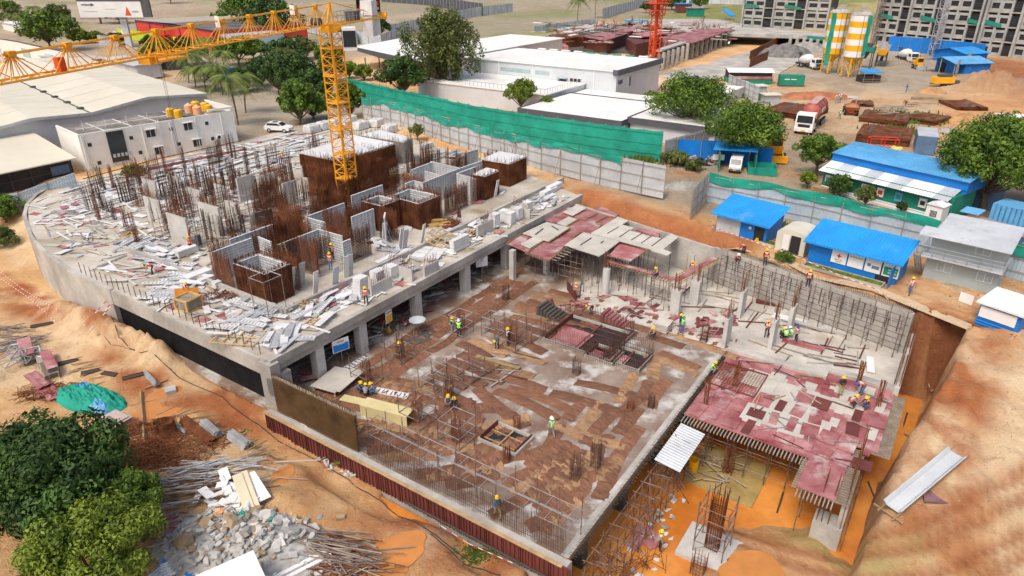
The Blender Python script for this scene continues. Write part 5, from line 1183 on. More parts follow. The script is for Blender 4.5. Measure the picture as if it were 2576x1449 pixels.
def pile(cx,cy,z,n,L,r,m_,name,lb,cat,grp,spread=(1.5,1.0),ang=0,aj=.4,flat=.12,sq=False):
 for i in range(n):
  b=B();l=L*rc.uniform(.7,1.15)
  if sq:b.b2(-l/2,l/2,-r,r,-r,r)
  else:b.tube((-l/2,0,0),(l/2,0,0),r,n=6,caps=True)
  p=at(cx,cy,z)if not isinstance(cx,Vector)else cx.copy()
  g=Vector((rc.gauss(0,.5)*spread[0],rc.gauss(0,.5)*spread[1],0));d=math.hypot(g.x/spread[0],g.y/spread[1])
  a_=ang+rc.gauss(0,aj)
  g=Matrix.Rotation(ang,3,'Z')@g
  p+=g+Vector((0,0,r+rc.uniform(0,flat)*max(.1,1.4-d)))
  o=one(name,b,m_ if isinstance(m_,str)else rc.choice(m_),lb,cat,p,0,grp);o.rotation_euler=(0,rc.gauss(0,.04),a_)
pile(1090,565,4.05,16,2.2,.07,'timbery','yellow_plank','yellow plank in the fan of timber behind the lattice frame','plank','fan of yellow planks',(1.0,.8),AX-.9,.25,.5,True)
pile(770,775,4.0,40,.9,.05,['timber','timberg'],'short_batten','short sawn batten in the round heap on the front strip','timber','heap of short battens',(.9,.8),0,3.0,.7,True)
pile(1185,595,4.0,30,1.6,.045,['timberg','timber','rust'],'loose_batten','brown batten heaped beside the tall white cluster','timber','brown battens near the cluster',(1.6,1.0),AX,.7,.4,True)
pile(330,585,4.0,22,1.0,.05,['timber','timberg'],'short_batten','short batten in the small heap on the curved end of the deck','timber','heap on the curved end',(.9,.7),0,3.0,.3,True)
for x,y,n,lb in[(190,475,12,'left'),(165,535,14,'near the curved edge'),(235,495,10,'on the left')]:
 pile(x,y,4.0,n,3.0,.05,'scaffg','steel_tube','grey tube in the bundle on the curved end of the deck '+lb,'tube','tube bundle '+lb,(.6,.5),AX-1.9 if n!=14 else AX-.9,.06,.2)
for k,(x,y,L,W,a,m_,lb)in enumerate([(215,560,2.4,1.2,60,'redply','pinkish square sheet lying on the curved end of the deck'),(820,742,2.6,1.1,5,'redply','red shutter stack beside the tallest white stack'),(855,722,1.6,1.1,0,'redply','red plywood pile between kerb and tall white stack'),(690,740,1.2,.8,30,'redply','red shutter pieces heaped by the rusty tower'),(1135,568,2.2,.9,0,'redplyd','red and white barred panel beyond the yellow planks'),(1080,638,2.9,2.9,20,'aluw','large pale square sheet with crossing joints near the deck edge'),(990,470,1.4,1.0,0,'redply','red sheet behind the middle shafts'),(620,660,1.6,1.0,0,'redply','red sheet by the side kerb'),(700,425,1.8,1.2,-10,'redply','red lattice box at the rear left of the deck'),(1205,510,1.0,.9,30,'redply','red sheet before the smaller lidded core')]):
 b=B()
 for j in range(3 if k else 1):b.box((U(-.05,.05),U(-.05,.05),.04+j*.06),(L,W,.05))
 if 'crossing' in lb:
  b.m=1;b.box((0,0,.2),(L,.04,.03));b.box((-.5,0,.2),(.04,W,.03));b.box((.6,0,.2),(.04,W,.03))
 one('sheet_pile',b,[m_,'alug'],lb,'sheets',at(x,y,4.02),AX+rad(a))
cr=thing('timber_crate','square timber crate with offcuts at the left front of the deck','crate',at(478,775,4.0),AX+.1)
b=B();b.b2(-.75,.75,-.75,.75,.05,1.0);part('infill',b,'timberg',cr)
b=B()
for x in(-.75,.75):
 for y in(-.75,.75):b.b2(x-.08,x+.08,y-.08,y+.08,0,1.15)
for z in(.08,1.05):
 for s_ in(-.77,.77):b.b2(-.8,.8,s_-.05,s_+.05,z-.07,z+.07);b.b2(s_-.05,s_+.05,-.8,.8,z-.07,z+.07)
part('frame',b,'timbery',cr)
b=B();b.box((0,0,.03),(1.9,.95,.04));o=one('carried_board',b,mat('orange_board',(.75,.30,.04),.6,.1,1),'orange board held up by the worker above the timber crate','board',at(470,738,5.0));o.rotation_euler=(1.2,.2,.6)
b=B();b.box((0,0,1.2),(.5,.05,2.4));o=one('carried_board',b,'redply','tall narrow brown board pushed up by the worker by the stub wall','board',at(474,628,4.05),AX);o.rotation_euler=(.25,0,AX+.6)
for k,(x,y,a)in enumerate([(742,700,0),(760,690,0),(795,712,0),(845,700,0),(872,672,-20),(880,668,-20),(640,680,-90),(660,672,-90),(1010,600,0),(1020,605,0),(1065,590,10),(895,560,0),(968,585,-15),(716,645,0),(1250,475,0)]):
 me=PANELS[0 if k%2 else 2]
 o=put(me,'leaning_panel','ribbed panel leaning upright against the front rebar cores','panel',at(x,y,5.15),(0,-1.35,AX-PI/2+rad(a)),'panels leaning on the cores')
for k,(x,y,r)in enumerate([(720,560,2.2),(990,455,2.6),(770,540,2.4),(810,480,3.0),(560,745,1.4),(830,560,2.2),(640,600,1.5),(930,480,2.),(690,440,2.0),(1130,560,1.2),(860,520,2.0)]):
 b=B()
 for i in range(130):
  a=U(0,2*PI);q=r*math.sqrt(U(0,1));l=U(.4,1.3);an=U(0,PI);z=U(.02,.3)
  b.tube((q*math.cos(a)-l*math.cos(an)/2,.8*q*math.sin(a)-l*math.sin(an)/2,z),(q*math.cos(a)+l*math.cos(an)/2,.8*q*math.sin(a)+l*math.sin(an)/2,z+U(-.05,.2)),.022,n=3)
 tag(part('rebar_litter',b,'rust' if k%2 else 'rustd',loc=at(x,y,4.0)),['tangled rusty bar scrap left of the broad core','tangled rusty bar scrap between the far core and the middle shafts','tangled bar scrap at the foot of the crane','tangled bar scrap behind the crane foot mats','bar scrap beside the side kerb','bar scrap in front of the crane','bar scrap behind the left shafts','bar scrap right of the crane','bar scrap at the rear left','bar scrap by the front strip','bar scrap at the right of the crane pit'][k],'scrap',None,'stuff')
def sign(px,py,z,w,h,face,m_,lb,lines=(),post=2.0,cm='white'):
 p=at(px,py,z);o=thing('site_sign',lb,'sign',p,rad(face))
 b=B();b.tube((0,.03,-post),(0,.03,h/2),.03,n=4);part('post',b,'scaff',o)
 b=B();b.b2(-w/2,w/2,-.02,.02,-h/2,h/2);part('board',b,'white',o)
 b=B();b.b2(-w/2+.06,w/2-.06,-.028,-.02,-h/2+.06,h*.12);part('panel',b,m_,o)
 for i,tx in enumerate(lines):lettering(tx,.14 if i else.17,'fascia' if i==0 or m_!='blue' else 'white',o,(0,-.035,h*.3-i*.24),(PI/2,0,0))
 return o
sign(857,868,2.2,1.5,1.15,40,'blue','white and blue site notice board on a post by the podium columns',('NOTICE','SITE RULES'))
sign(978,795,2.2,.9,1.25,62,'yel','white and yellow notice board on a post under the podium edge',('CAUTION',))
sign(1212,658,2.3,1.3,1.1,25,'aluw','white notice board with small pictures near the shaded corner',('SAFETY','FIRST'))
me_=B().b2(-3,3,-.16,.16,0,.07).data('strip');setm(me_,'aluw')
for i in range(120):
 s_=rc.uniform(20,52);t_=rc.uniform(-57.5,-41)if i<84 else rc.uniform(-57,-44)
 if i>=84:s_=rc.uniform(11,30)
 put(me_,'white_strip','long white formwork strip laid flat on the far rear of the deck','strip',D(s_,t_,4.05+.07*(i%4)),(0,rc.uniform(-.02,.02),AX+rc.gauss(0,.12)+(PI/2 if i%9==0 else 0)),'long white strips')
for k,(x,y,r)in enumerate([(860,560,3.0),(900,540,3.0),(790,600,2.4),(745,620,2.0),(700,660,2.0),(940,520,2.4)]):
 b=B()
 for i in range(230):
  a=U(0,2*PI);q=r*math.sqrt(U(0,1));l=U(.6,1.8);an=U(0,PI);z=U(.05,.9)
  b.tube((q*math.cos(a)-l*math.cos(an)/2,q*math.sin(a)-l*math.sin(an)/2,z),(q*math.cos(a)+l*math.cos(an)/2,q*math.sin(a)+l*math.sin(an)/2,z+U(-.1,.5)),.026,n=3)
 tag(part('rebar_litter',b,'rust',loc=at(x,y,4.0)),['thick brown bar litter right in front of the crane foot','brown bar litter right of the crane foot','brown bar litter behind the left formwork bay','brown bar litter at the back of the left shafts','brown bar litter left of the ladder wall','brown bar litter before the white formwork'][k],'scrap',None,'stuff')
for i in range(90):
 s_=rc.uniform(1.5,34);t_=rc.uniform(-5,-.6);me,m_=OFF[rc.choice((0,2,3,5,7,2,3))];nm,ad,ct=nm_[m_]
 put(me,nm,ad+' dumped in the shade under the podium edge',ct,R(s_,t_,.05+rc.uniform(0,.4)),(rc.uniform(-.3,.3),rc.uniform(-.3,.3),rc.uniform(0,6)),ad+'s under the podium')
for i in range(60):
 L=rc.uniform(2,5);b=B();b.tube((-L/2,0,0),(L/2,0,rc.uniform(-.2,.4)),.04,n=5)
 one('loose_bar',b,rc.choice(['rust','cable','scaff','scaffg']),'steel bar lying in the shade under the podium edge','bar',R(rc.uniform(8,26),rc.uniform(-3.5,-.8),.1+rc.uniform(0,.5)),AX+rc.gauss(0,.4),'bars under the podium')
for x,y,n in[(255,560,16),(210,600,14),(330,680,16),(480,800,12),(560,880,14),(150,560,10),(640,900,12)]:
 for i in range(n):
  px=x+rc.gauss(0,.5)*48;py=y+rc.gauss(0,.5)*22;s_,t_=atl(px,py,4)
  if s_<1 or not bool(pip(np.array([s_-.9]),np.array([t_+.7]),DECK)[0])or t_>-.8:continue
  me,m_=OFF[rc.choice((0,1,2,3,3,5,6,8))];nm,ad,ct=nm_[m_]
  put(me,nm,ad+' along the left edge of the deck',ct,at(px,py,4.02+.05*rc.randrange(4)),(rc.uniform(-.06,.06),rc.uniform(-.06,.06),AX+rc.gauss(-1.2,.5)),ad+'s along the left edge')
for i in range(34):
 k=i/33*(len(DECK)-1);
 a=Vector((*R(0,-3-i*1.4),4))if False else R(.25,-1.5-i*.95,4.0)
 if i>28:continue
 b=B();b.tube((0,0,0),(0,0,1.1),.03,n=4);one('edge_post',b,'rebar','thin dark edge post on the left side of the deck','post',a,0,'deck edge posts')
ry=random.Random(33)
def bundle(px,py,L,n,r,m_,a,name,lb,cat):
 p=G(px,py);o=thing(name,lb,cat,p,a)
 b=B()
 for x in(-L*.3,L*.3):b.b2(x-.06,x+.06,-.9,.9,0,.08)
 part('bearers',b,'timber',o)
 k=0
 for j in range(5):
  for i in range(n-j):
   if k>34:break
   y=(i-(n-j)/2)*r*2.1;b=B();b.tube((-L/2+ry.uniform(-.1,.1),y,.08+r+j*r*1.8),(L/2+ry.uniform(-.1,.1),y,.08+r+j*r*1.8),r,n=8,caps=True);part('tube',b,m_,o);k+=1
 return o
bundle(535,1085,2.2,8,.055,'scaffg',rad(-42),'tube_bundle','neat bundle of short grey scaffold tubes, the upper of two','tubes')
bundle(607,1112,2.2,8,.055,'scaffg',rad(-38),'tube_bundle','neat bundle of short grey scaffold tubes, the lower right of two','tubes')
bundle(502,1088,4.2,9,.045,'rust',rad(-40),'rebar_bundle','long bundle of brown bars on timber bearers left of the grey tube bundles','rebar')
bundle(385,958,2.4,5,.05,'scaffg',rad(-45),'tube_bundle','small bundle of pale tubes on the open yard below the spoil heap','tubes')
bundle(362,1052,7.5,4,.035,'timber',rad(-62),'pole_bundle','long thin tapering bundle of brown bamboo poles','poles')
b=B()
for k in range(3):b.box((0,0,.06+.1*k),(.8,.8,.07))
one('panel_stack',b,'alu','little square stack of grey panels on the open yard','stack',G(430,985),.5)
pile(G(455,1075)if 0 else G(455,1085),0,0,10,1.6,.05,'scaffg','loose_tube','short pale tube beside the round bar cage','tube','short tubes by the bar cage',(.5,.4),rad(-45),.1,.15)
pile(G(520,1195),0,0,62,3.0,.045,['scaffg','scaffg','alug'],'loose_tube','grey tube in the scattered heap above the rubble','tube','scattered grey tubes',(4.2,1.6),rad(12),.28,.6)
pile(G(470,1245),0,0,90,3.2,.035,['rust','scaff','scaffg','timberg'],'steel_rod','brown or grey bar in the long heap beside the small trees','bar','long bar heap by the trees',(4.6,1.8),rad(10),.2,.9)
pile(G(835,1395),0,0,130,3.6,.035,['rust','scaff','timberg','scaff'],'loose_bar','brown bar in the big heap right of the rubble','bar','bar heap right of the rubble',(3.2,1.5),rad(-14),.2,.9)
pile(G(870,1440),0,0,50,1.8,.035,['rust','scaff','timberg'],'short_bar','short brown bar at the bottom edge beside the bar heap','bar','short bars at the bottom edge',(2.8,1.0),rad(10),.8,.6)
pile(G(50,870),0,0,46,2.4,.04,['scaff','scaffg','timberg'],'rusty_bar','brown bar in the heap at the far left of the yard','bar','bar heap at the far left',(2.2,1.4),rad(25),.35,.7)
pile(G(20,835),0,0,20,2.4,.04,['scaff','timberg'],'loose_bar','brown bar piled at the left border of the picture','bar','bars at the left border',(1.4,1.0),rad(15),.3,.5)
def tangle(px,py,r,n,m_,lb,hz=.8,sx=1.0,ang=0):
 b=B();
 for i in range(n):
  a=U(0,2*PI);q=r*math.sqrt(U(0,1));x=q*math.cos(a)*sx;y=q*math.sin(a)*.7;z=U(.02,hz)*(1-q/r*.8)+.03;an=ang+rng.gauss(0,.7);l=U(.5,1.6)
  pts=[(x+(k/3-.5)*l*math.cos(an),y+(k/3-.5)*l*math.sin(an)+.12*math.sin(k*2+i),max(.02,z+.1*math.sin(k*1.5+i)))for k in range(4)]
  b.path(pts,.018,3)
 tag(part('rebar_tangle',b,m_,loc=G(px,py)),lb,'scrap',None,'stuff')
tangle(435,1135,3.0,620,'rust','tangled heap of rusty bent bars below the pole bundle',1.0,1.3,.2)
tangle(345,1150,2.4,420,'rustd','dark tangled heap of rusty bars beside the big dark tree',1.0,1.2,1.0)
tangle(335,1085,1.5,200,'rust','small orange brown bar coil above the tangled heap',.7)
tangle(130,985,2.0,240,'rustd','brown bar scrap below the red sheets',.25,1.3)
b=B()
for i in range(26):
 z=.05+.045*i;pts=[(.75*math.cos(a),.55*math.sin(a),z+U(-.02,.02))for a in np.linspace(0,2*PI,13)];b.path(pts,.02,3)
 b.tube((-.75+i*.06,-.5,0),(-.75+i*.06,-.5,1.2),.018,n=3);b.tube((-.75+i*.06,.5,0),(-.75+i*.06,.5,1.2),.018,n=3)
one('bar_cage',b,'rust','dense brown round bar cage standing beside the brown bar bundle','rebar',G(420,1092),.3)
rc2=G(610,1370);zr=rc2.z
def rub_h(x,y):
 d=((x*.9+y*.25)/4.9)**2+(y/3.2)**2
 return 1.15*max(0,1-d)
b=B();nx,ny=44,32;V=[]
for i in range(nx+1):
 for j in range(ny+1):
  x=-5.4+10.8*i/nx;y=-3.4+6.8*j/ny;V.append((x,y,rub_h(x,y)-.12+ry.uniform(-.05,.12)*(rub_h(x,y)>0)+(0 if rub_h(x,y)>0 else-.3)))
b.add(V,[(i*(ny+1)+j,(i+1)*(ny+1)+j,(i+1)*(ny+1)+j+1,i*(ny+1)+j+1)for i in range(nx)for j in range(ny)])
tag(part('rubble_fines',b,'brick',loc=rc2),'grey broken fines filling the rubble heap','rubble',None,'stuff')
STN=[]
for k in range(14):
 b=B();n=7;a0=ry.uniform(0,1);pts=[(ry.uniform(.75,1.1)*math.cos(a0+2*PI*i/n),ry.uniform(.55,.8)*math.sin(a0+2*PI*i/n))for i in range(n)]
 if k<6:pts=[(-1,-.55),(1,-.55),(1,.55),(-1,.55)];pts=[(x+ry.uniform(-.2,.2),y+ry.uniform(-.15,.15))for x,y in pts]
 h=ry.uniform(.5,.9)if k<10 else.25
 top=[(x*ry.uniform(.75,.95),y*ry.uniform(.75,.95))for x,y in pts];m_=len(pts)
 b.add([(x,y,-h/2)for x,y in pts]+[(x,y,h/2+ry.uniform(-.1,.1))for x,y in top],[(i,(i+1)%m_,(i+1)%m_+m_,i+m_)for i in range(m_)]+[tuple(range(m_,2*m_)),tuple(range(m_))[::-1]])
 STN.append(b.data('stone'))
st_m=[(M['brick'],'grey broken block'),(M['bricktan'],'tan broken slab piece'),(mat('pale_block',(.60,.60,.57),.9,.1,1.5,obj_var=.25),'pale block fragment')]
cache={}
for i in range(300):
 x=ry.gauss(0,2.2);y=ry.gauss(0,1.6);k=ry.randrange(14);mi=ry.choice((0,0,0,2,1,2))
 big=i%17==0
 sz=ry.uniform(.38,.68)if big else ry.uniform(.15,.31)
 if big:k=6+i%8;mi=(1,0)[i%2]
 if(k,mi)not in cache:me=STN[k].copy();me.materials.append(st_m[mi][0]);cache[(k,mi)]=me
 z=max(rub_h(x,y),0)+sz*.2
 o=put(cache[(k,mi)],'rubble_stone',('large ' if big else '')+st_m[mi][1]+' in the rubble heap','rubble',rc2+Vector((x,y,z)),(ry.uniform(-.5,.5),ry.uniform(-.5,.5),ry.uniform(0,6.28)),('large ' if big else '')+st_m[mi][1]+'s of the rubble heap')
 o.scale=(sz,sz*ry.uniform(.8,1.1),sz*ry.uniform(.7,1.1))
for i,(x,y,m_)in enumerate([(615,1325,'teal'),(595,1335,'teal'),(560,1320,'peach'),(690,1335,'teal'),(470,1430,'teal')]):
 b=B();
 for j in range(5):b.box((U(-.2,.2),U(-.15,.15),U(.6,.8)if i<4 else.2),(.35,.25,.06),mx=Euler((U(-.5,.5),U(-.5,.5),U(0,3))).to_matrix())
 one('cloth_scrap',b,m_,['green net scrap on the rubble, the lower of two','green net scrap on the rubble, the upper of two','small pink cloth scrap on the rubble','green scrap at the right of the rubble','green net heap by the blue sheets'][i],'scrap',G(x,y)+Vector((0,0,.3 if i<4 else 0)))
for i in range(26):
 L,W=ry.choice([(1.6,.4),(1.1,.6),(.8,.5),(2.0,.3)]);b=B();b.box((0,0,0),(L,W,.06));
 if i%5==0:b=B();b.tube((-.9,0,0),(.9,0,0),.16,n=10,caps=True)
 p=G(575+ry.gauss(0,28),1262+ry.gauss(0,14));o=one('white_roll' if i%5==0 else 'white_board',b,'white','white wrapped roll in the white waste heap above the rubble' if i%5==0 else 'white board in the waste heap above the rubble','waste',p+Vector((0,0,.15+ry.uniform(0,.6))),0,'white rolls' if i%5==0 else 'white waste boards');o.rotation_euler=(ry.uniform(-.3,.3),ry.uniform(-.3,.3),ry.uniform(-1.5,.3))
b=B();b.box((0,0,.1),(3.4,.95,.08));b.box((0,-.1,.2),(3.2,.5,.05));o=one('door_leaf',b,mat('cream_panel',(.66,.60,.42),.6,.06,1),'long cream door leaf lying across the white waste heap','door',G(625,1262)+Vector((0,0,.75)));o.rotation_euler=(.1,.15,rad(-58))
b=B();b.box((0,0,.1),(2.6,.9,.06));o=one('white_board',b,'white','large white board right of the cream door leaf','waste',G(648,1245)+Vector((0,0,.6)));o.rotation_euler=(0,.15,rad(-50))
wb_=at(585,1462,1.7);wb_.z=-.6
cb=thing('site_cabin','white flat cabin roof at the bottom edge of the picture','cabin',wb_,rad(35));b=B();b.b2(-1.5,1.5,-1.5,1.5,2.2,2.3);part('roof',b,'roofwhite',cb)
b=B();b.b2(-1.4,1.4,-1.4,1.4,0,2.2);part('wall',b,'whitewall',cb)
b=B()
for k in range(3):b.b2(-2.0,2.0,-.6+k*.35,-.35+k*.35,.1,.55-.08*abs(k-1))
b.b2(-2.0,2.0,-.65,.5,0,.12);one('metal_profile',b,'white','thick white folded metal profile bundle at the bottom edge','profile',G(745,1438),rad(38))
for i in range(8):
 b=B();b.sheet((-1,-.5,.05),(1,0,0),(0,1,0),2.0,1.0,.2,.04)
 x,y=[(480,1395),(500,1390),(430,1415),(455,1425),(520,1440),(420,1440),(300,1260),(470,1370)][i]
 o=one('metal_sheet',b,['tin','tin','bluep','white','bluel','tin','white','redply'][i],['grey ribbed sheet right of the small trees','second grey ribbed sheet leaning on the first','faded blue ribbed sheet at the lower left','white ribbed sheet by the faded blue one','bright blue ribbed sheet at the bottom edge','grey grating at the bottom edge under the trees','white fence panel below the big dark tree','brown board above the grey ribbed sheets'][i],'sheet',G(x,y)+Vector((0,0,.1)),U(0,2));o.rotation_euler[0]=.2
for i,(x0,y0,x1,y1)in enumerate([(350,1440,545,1310),(480,1300,640,1420),(330,1400,500,1380)]):
 p=G(x0,y0)+Vector((0,0,.3));q=G(x1,y1)+Vector((0,0,1.2));b=B();b.tube((0,0,0),q-p,.045,n=6);one('bamboo_pole',b,'timberg',['bamboo pole crossing the lower left corner upward','bamboo pole sloping down towards the white cabin roof','thin pole lying flat at the lower left'][i],'pole',p)
for i,(x,y,a)in enumerate([(415,1322,.3),(435,1335,.8),(425,1350,0)]):
 b=B();b.box((0,0,.1),(1.8,.8,.05));b.b2(-.9,.9,-.4,-.35,.1,.25);b.b2(-.9,.9,.35,.4,.1,.25);one('shutter_tray',b,'redply',['red shutter tray uppermost beside the small trees','red shutter tray in the middle beside the small trees','red shutter tray lowest beside the small trees'][i],'shutter',G(x,y)+Vector((0,0,.1*i)),a)
def shut_stack(px,py,L,W,n,a,top,lb):
 p=G(px,py);o=thing('shutter_stack',lb,'stack',p,rad(a))
 for k in range(n):
  b=B();b.b2(-L/2,L/2,-W/2,W/2,k*.13+.05,k*.13+.08);b.b2(-L/2,L/2,-W/2,-W/2+.06,k*.13,k*.13+.05);b.b2(-L/2,L/2,W/2-.06,W/2,k*.13,k*.13+.05)
  part('shutter',b,top if k==n-1 else 'timberg',o)
 return o
shut_stack(72,895,3.6,1.0,8,-52,'redply','tall stack of shutters with a dusty red top at the left of the yard')
shut_stack(130,925,3.6,.8,7,-50,'redply','stack of shutters with an orange pink top right of the gratings')
shut_stack(105,905,3.0,.7,4,-52,'timberg','low stack of brown shutters between the two red topped stacks')
b=B()
for k in range(14):b.box((-1.5+k*.23,0,.5),(.07,1.0,.06))
for k in range(4):b.b2(-1.6,1.6,-.55,-.45,.05+k*.12,.13+k*.12);b.b2(-1.6,1.6,.45,.55,.05+k*.12,.13+k*.12)
one('grating_stack',b,'timberg','brown ladder like grating stack between the shutters and the tree','grating',G(125,935),rad(-50))
for k in range(5):
 b=B();w,h=2.0,1.2
 for a_,c_ in[((0,0,0),(w,0,0)),((w,0,0),(w,h,0)),((w,h,0),(0,h,0)),((0,h,0),(0,0,0)),((0,h/2,0),(w,h/2,0)),((w/2,0,0),(w/2,h,0)),((0,0,0),(w/2,h/2,0)),((w,0,0),(w/2,h/2,0)),((0,h,0),(w/2,h/2,0)),((w,h,0),(w/2,h/2,0))]:b.tube(a_,c_,.045,n=4)
 x,y=[(15,905),(40,930),(20,945),(75,935),(-5,965)][k]
 o=one('gate_frame',b,'scaffg',['white braced frame topmost of the pile at the left border','white braced frame right of the topmost','white braced frame lower in the pile','white braced frame leaning over the red sheets','white braced frame cut by the picture border'][k],'frame',G(x,y)+Vector((0,0,.5+.1*k)),.6*k);o.rotation_euler[0]=.3+.2*(k%2)
for k,(x,y)in enumerate([(105,975),(125,985),(95,960)]):
 b=B();b.sheet((-1.6,-.5,.05),(1,0,0),(0,1,0),3.2,1.0,.5,.03);one('red_sheet',b,'redply',['crimson sheet lowest on the left pile','crimson sheet by the grating stack','crimson sheet nearest the white frames'][k],'sheet',G(x,y)+Vector((0,0,.08*k)),rad(-50)+.1*k)
for k,(x,y,L,a)in enumerate([(108,818,2.0,25),(180,910,2.0,28),(235,935,1.8,25),(275,942,1.4,-15),(335,948,1.6,30)]):
 b=B();b.box((0,0,.06),(L,.45,.06));b.b2(-L/2,L/2,.18,.24,.06,.14);one('dark_profile',b,'cable',['dark steel profile alone on the upper yard','widest dark plate on the yard','narrow dark profile right of the wide plate','dark plate crossed by a batten','small dark bundle nearest the tube bundle'][k],'profile',G(x,y),rad(a))
for k in range(20):
 x,y=ry.choice([(250,955),(430,1040),(560,1080),(640,1130),(210,930),(480,1060)]);b=B();L=ry.uniform(1.2,3.5);b.box((0,0,.05),(L,.08,.06));one('yard_batten',b,'timber','single thin batten lying on the open sandy yard','timber',G(x+ry.uniform(-40,40),y+ry.uniform(-20,20)),rad(ry.uniform(15,50)),'loose battens on the yard')
def heap(p,rx,ry_,h,m_,seed=1,n=26,jag=.15,rz=0,name='heap',parent=None):
 r2=random.Random(seed);b=B();V=[]
 for i in range(n+1):
  for j in range(n+1):
   x=-1+2*i/n;y=-1+2*j/n;d=math.hypot(x,y);z=max(0,1-d*d)**.8 if d<1 else 0
   z=z*h*(1+r2.uniform(-jag,jag))+(.12*h*math.sin(9*x+seed)*math.cos(8*y)if d<.9 else 0)
   V.append((x*rx,y*ry_,z-.05-(.4 if d>=1 else 0)))
 b.add(V,[(i*(n+1)+j,(i+1)*(n+1)+j,(i+1)*(n+1)+j+1,i*(n+1)+j+1)for i in range(n)for j in range(n)])
 return part(name,b,m_,parent,p if parent is None else p,rz,smooth=True)
tp=thing('net_heap','heap of crumpled green and blue netting above the dark tree','netting',G(228,1008),rad(-20))
heap((0,0,0),3.6,1.5,1.1,'teal',3,34,.35,0,'green_net',tp);heap((-.7,.3,.35),1.1,.7,.8,'bluel',4,18,.4,0,'blue_net',tp);heap((1.8,-.6,.1),1.1,.7,.7,'bluep',5,18,.4,0,'blue_net',tp)
o=thing('board_stack','stack of pale pink boards below the green net heap','boards',G(290,1068),rad(-30))
for k in range(6):b=B();b.box((.1*math.sin(k*2),.08*math.cos(k*3),.08+.1*k),(2.2-.1*k,1.6,.06),rz=.05*math.sin(k*5));part('board',b,mat('pink_board',(.55,.42,.40),.8,.1,1,obj_var=.15),o)
for x,y,r,lb in[(178,712,1.5,'left'),(243,735,2.2,'right')]:
 tag(heap(G(x,y),r,r*.7,.7,'aggl',int(x),24,.2,name='gravel_heap'),'small grey gravel heap beside the podium wall, %s of two'%lb,'gravel',None,'stuff')
def rwpole(p,q,lb,r=.045):
 d=q-p;L=d.length;n=max(3,int(L/.35));o=thing('striped_pole',lb,'pole',p)
 for c in(0,1):
  b=B()
  for k in range(n):
   if k%2==c:b.tube(d*(k/n),d*((k+1)/n),r,n=5)
  part('red_bands' if c else 'white_bands',b,'tapered' if c else 'tapewhite',o)
for i,(x0,y0,x1,y1,z0,z1)in enumerate([(212,822,318,700,.1,3.9),(225,835,325,705,.1,3.9),(232,838,332,712,.1,3.9)]):
 a=G(x0,y0)+Vector((0,0,.1));c=at(x1,y1,3.9);c=a+(c-a)*.9;rwpole(a,c,['left','middle','right'][i]+' of three red and white striped poles leaning on the podium edge')
for i,(pts)in enumerate([[(0,688),(60,735),(150,790)],[(0,705),(80,760),(140,815)]]):
 q=[G(*p)+Vector((0,0,.35))for p in pts]
 for j in range(2):rwpole(q[j],q[j+1],'red and white barrier rail on the upper yard, %s rail, %s half'%(('upper','lower')[i],('left','right')[j]),.035)
for i,(x,y)in enumerate([(40,735),(85,765),(120,785)]):
 p=G(x,y);b=B();b.tube((0,0,0),(.3,.5,.6),.03,n=4);b.tube((.6,1.0,0),(.3,.5,.6),.03,n=4);one('barrier_trestle',b,'tapered',['left','middle','right'][i]+' red trestle carrying the barrier rails','trestle',p)
tl=[(665,990),(700,1045),(770,1090),(840,1155),(905,1195),(975,1240),(1050,1290),(1110,1345),(1180,1390),(1290,1440)]
for i,(p,q)in enumerate(zip(tl[:-1],tl[1:])):
 a=G(*p)+Vector((0,0,.75));c=G(*q)+Vector((0,0,.75));rwpole(a,c,'red and white tape span %s along the ditch'%['beside the first shutters','past the pale slab','above the orange patch','left of the rubble bits','past the rubble bits','at the ditch bend','beside the ditch water','below the ditch water','nearest the bottom edge'][i],.022)
 b=B();b.tube((0,0,0),(0,.03,1.0),.03,n=4);one('tape_post',b,'scaff','rusty tape post along the ditch','post',G(*p),0,'tape posts')
def cable(pts,r,m_,lb,name='cable',hgt_=.05):
 q=[G(*p)+Vector((0,0,hgt_))for p in pts];P=[]
 for a,c in zip(q[:-1],q[1:]):
  for k in range(6):w=a.lerp(c,k/6);P.append(Vector((w.x+.05*math.sin(k*2+a.x),w.y+.05*math.cos(k+a.y),ground_z(w)+hgt_)))
 P.append(q[-1]);b=B();b.path([p-q[0]for p in P],r,4);one(name,b,m_,lb,'cable',q[0])
cable([(270,790),(300,850),(350,890),(560,1000),(700,1110),(860,1200),(960,1260),(1080,1340),(1200,1420)],.035,'cable','dark cable running down the sandy yard beside the ditch tape')
cable([(1080,1345),(1180,1425),(1260,1449)],.035,'cable','second dark cable branching off at the lower ditch')
cable([(240,838),(280,870),(340,880)],.02,'cable','thin cable curling on the yard under the striped poles')
for i,(x,y,L,a)in enumerate([(1060,1225,3,-35),(1110,1285,3.5,-50),(1085,1300,2.6,-30),(1135,1330,4.0,-12)]):
 b=B();b.tube((-L/2,0,.5),(L/2,0,.1),.06,n=6);one('ditch_pipe',b,'cable',['grey pipe at the top of the ditch water','long pipe leaning across the ditch','short pipe in the ditch water','pipe lying on the mud below the ditch water'][i],'pipe',G(x,y)+Vector((0,0,.3)),rad(a))
b=B();b.tube((0,0,0),R(-1.3,26)-R(-1.3,14),.09,n=8);b.tube((.2,.1,.12),R(-1.3,26)-R(-1.3,14)+Vector((.2,.1,.12)),.07,n=8);one('black_pipes',b,'cable','pair of long black pipes along the foot of the near shutters','pipe',R(-1.35,14,-1.25))
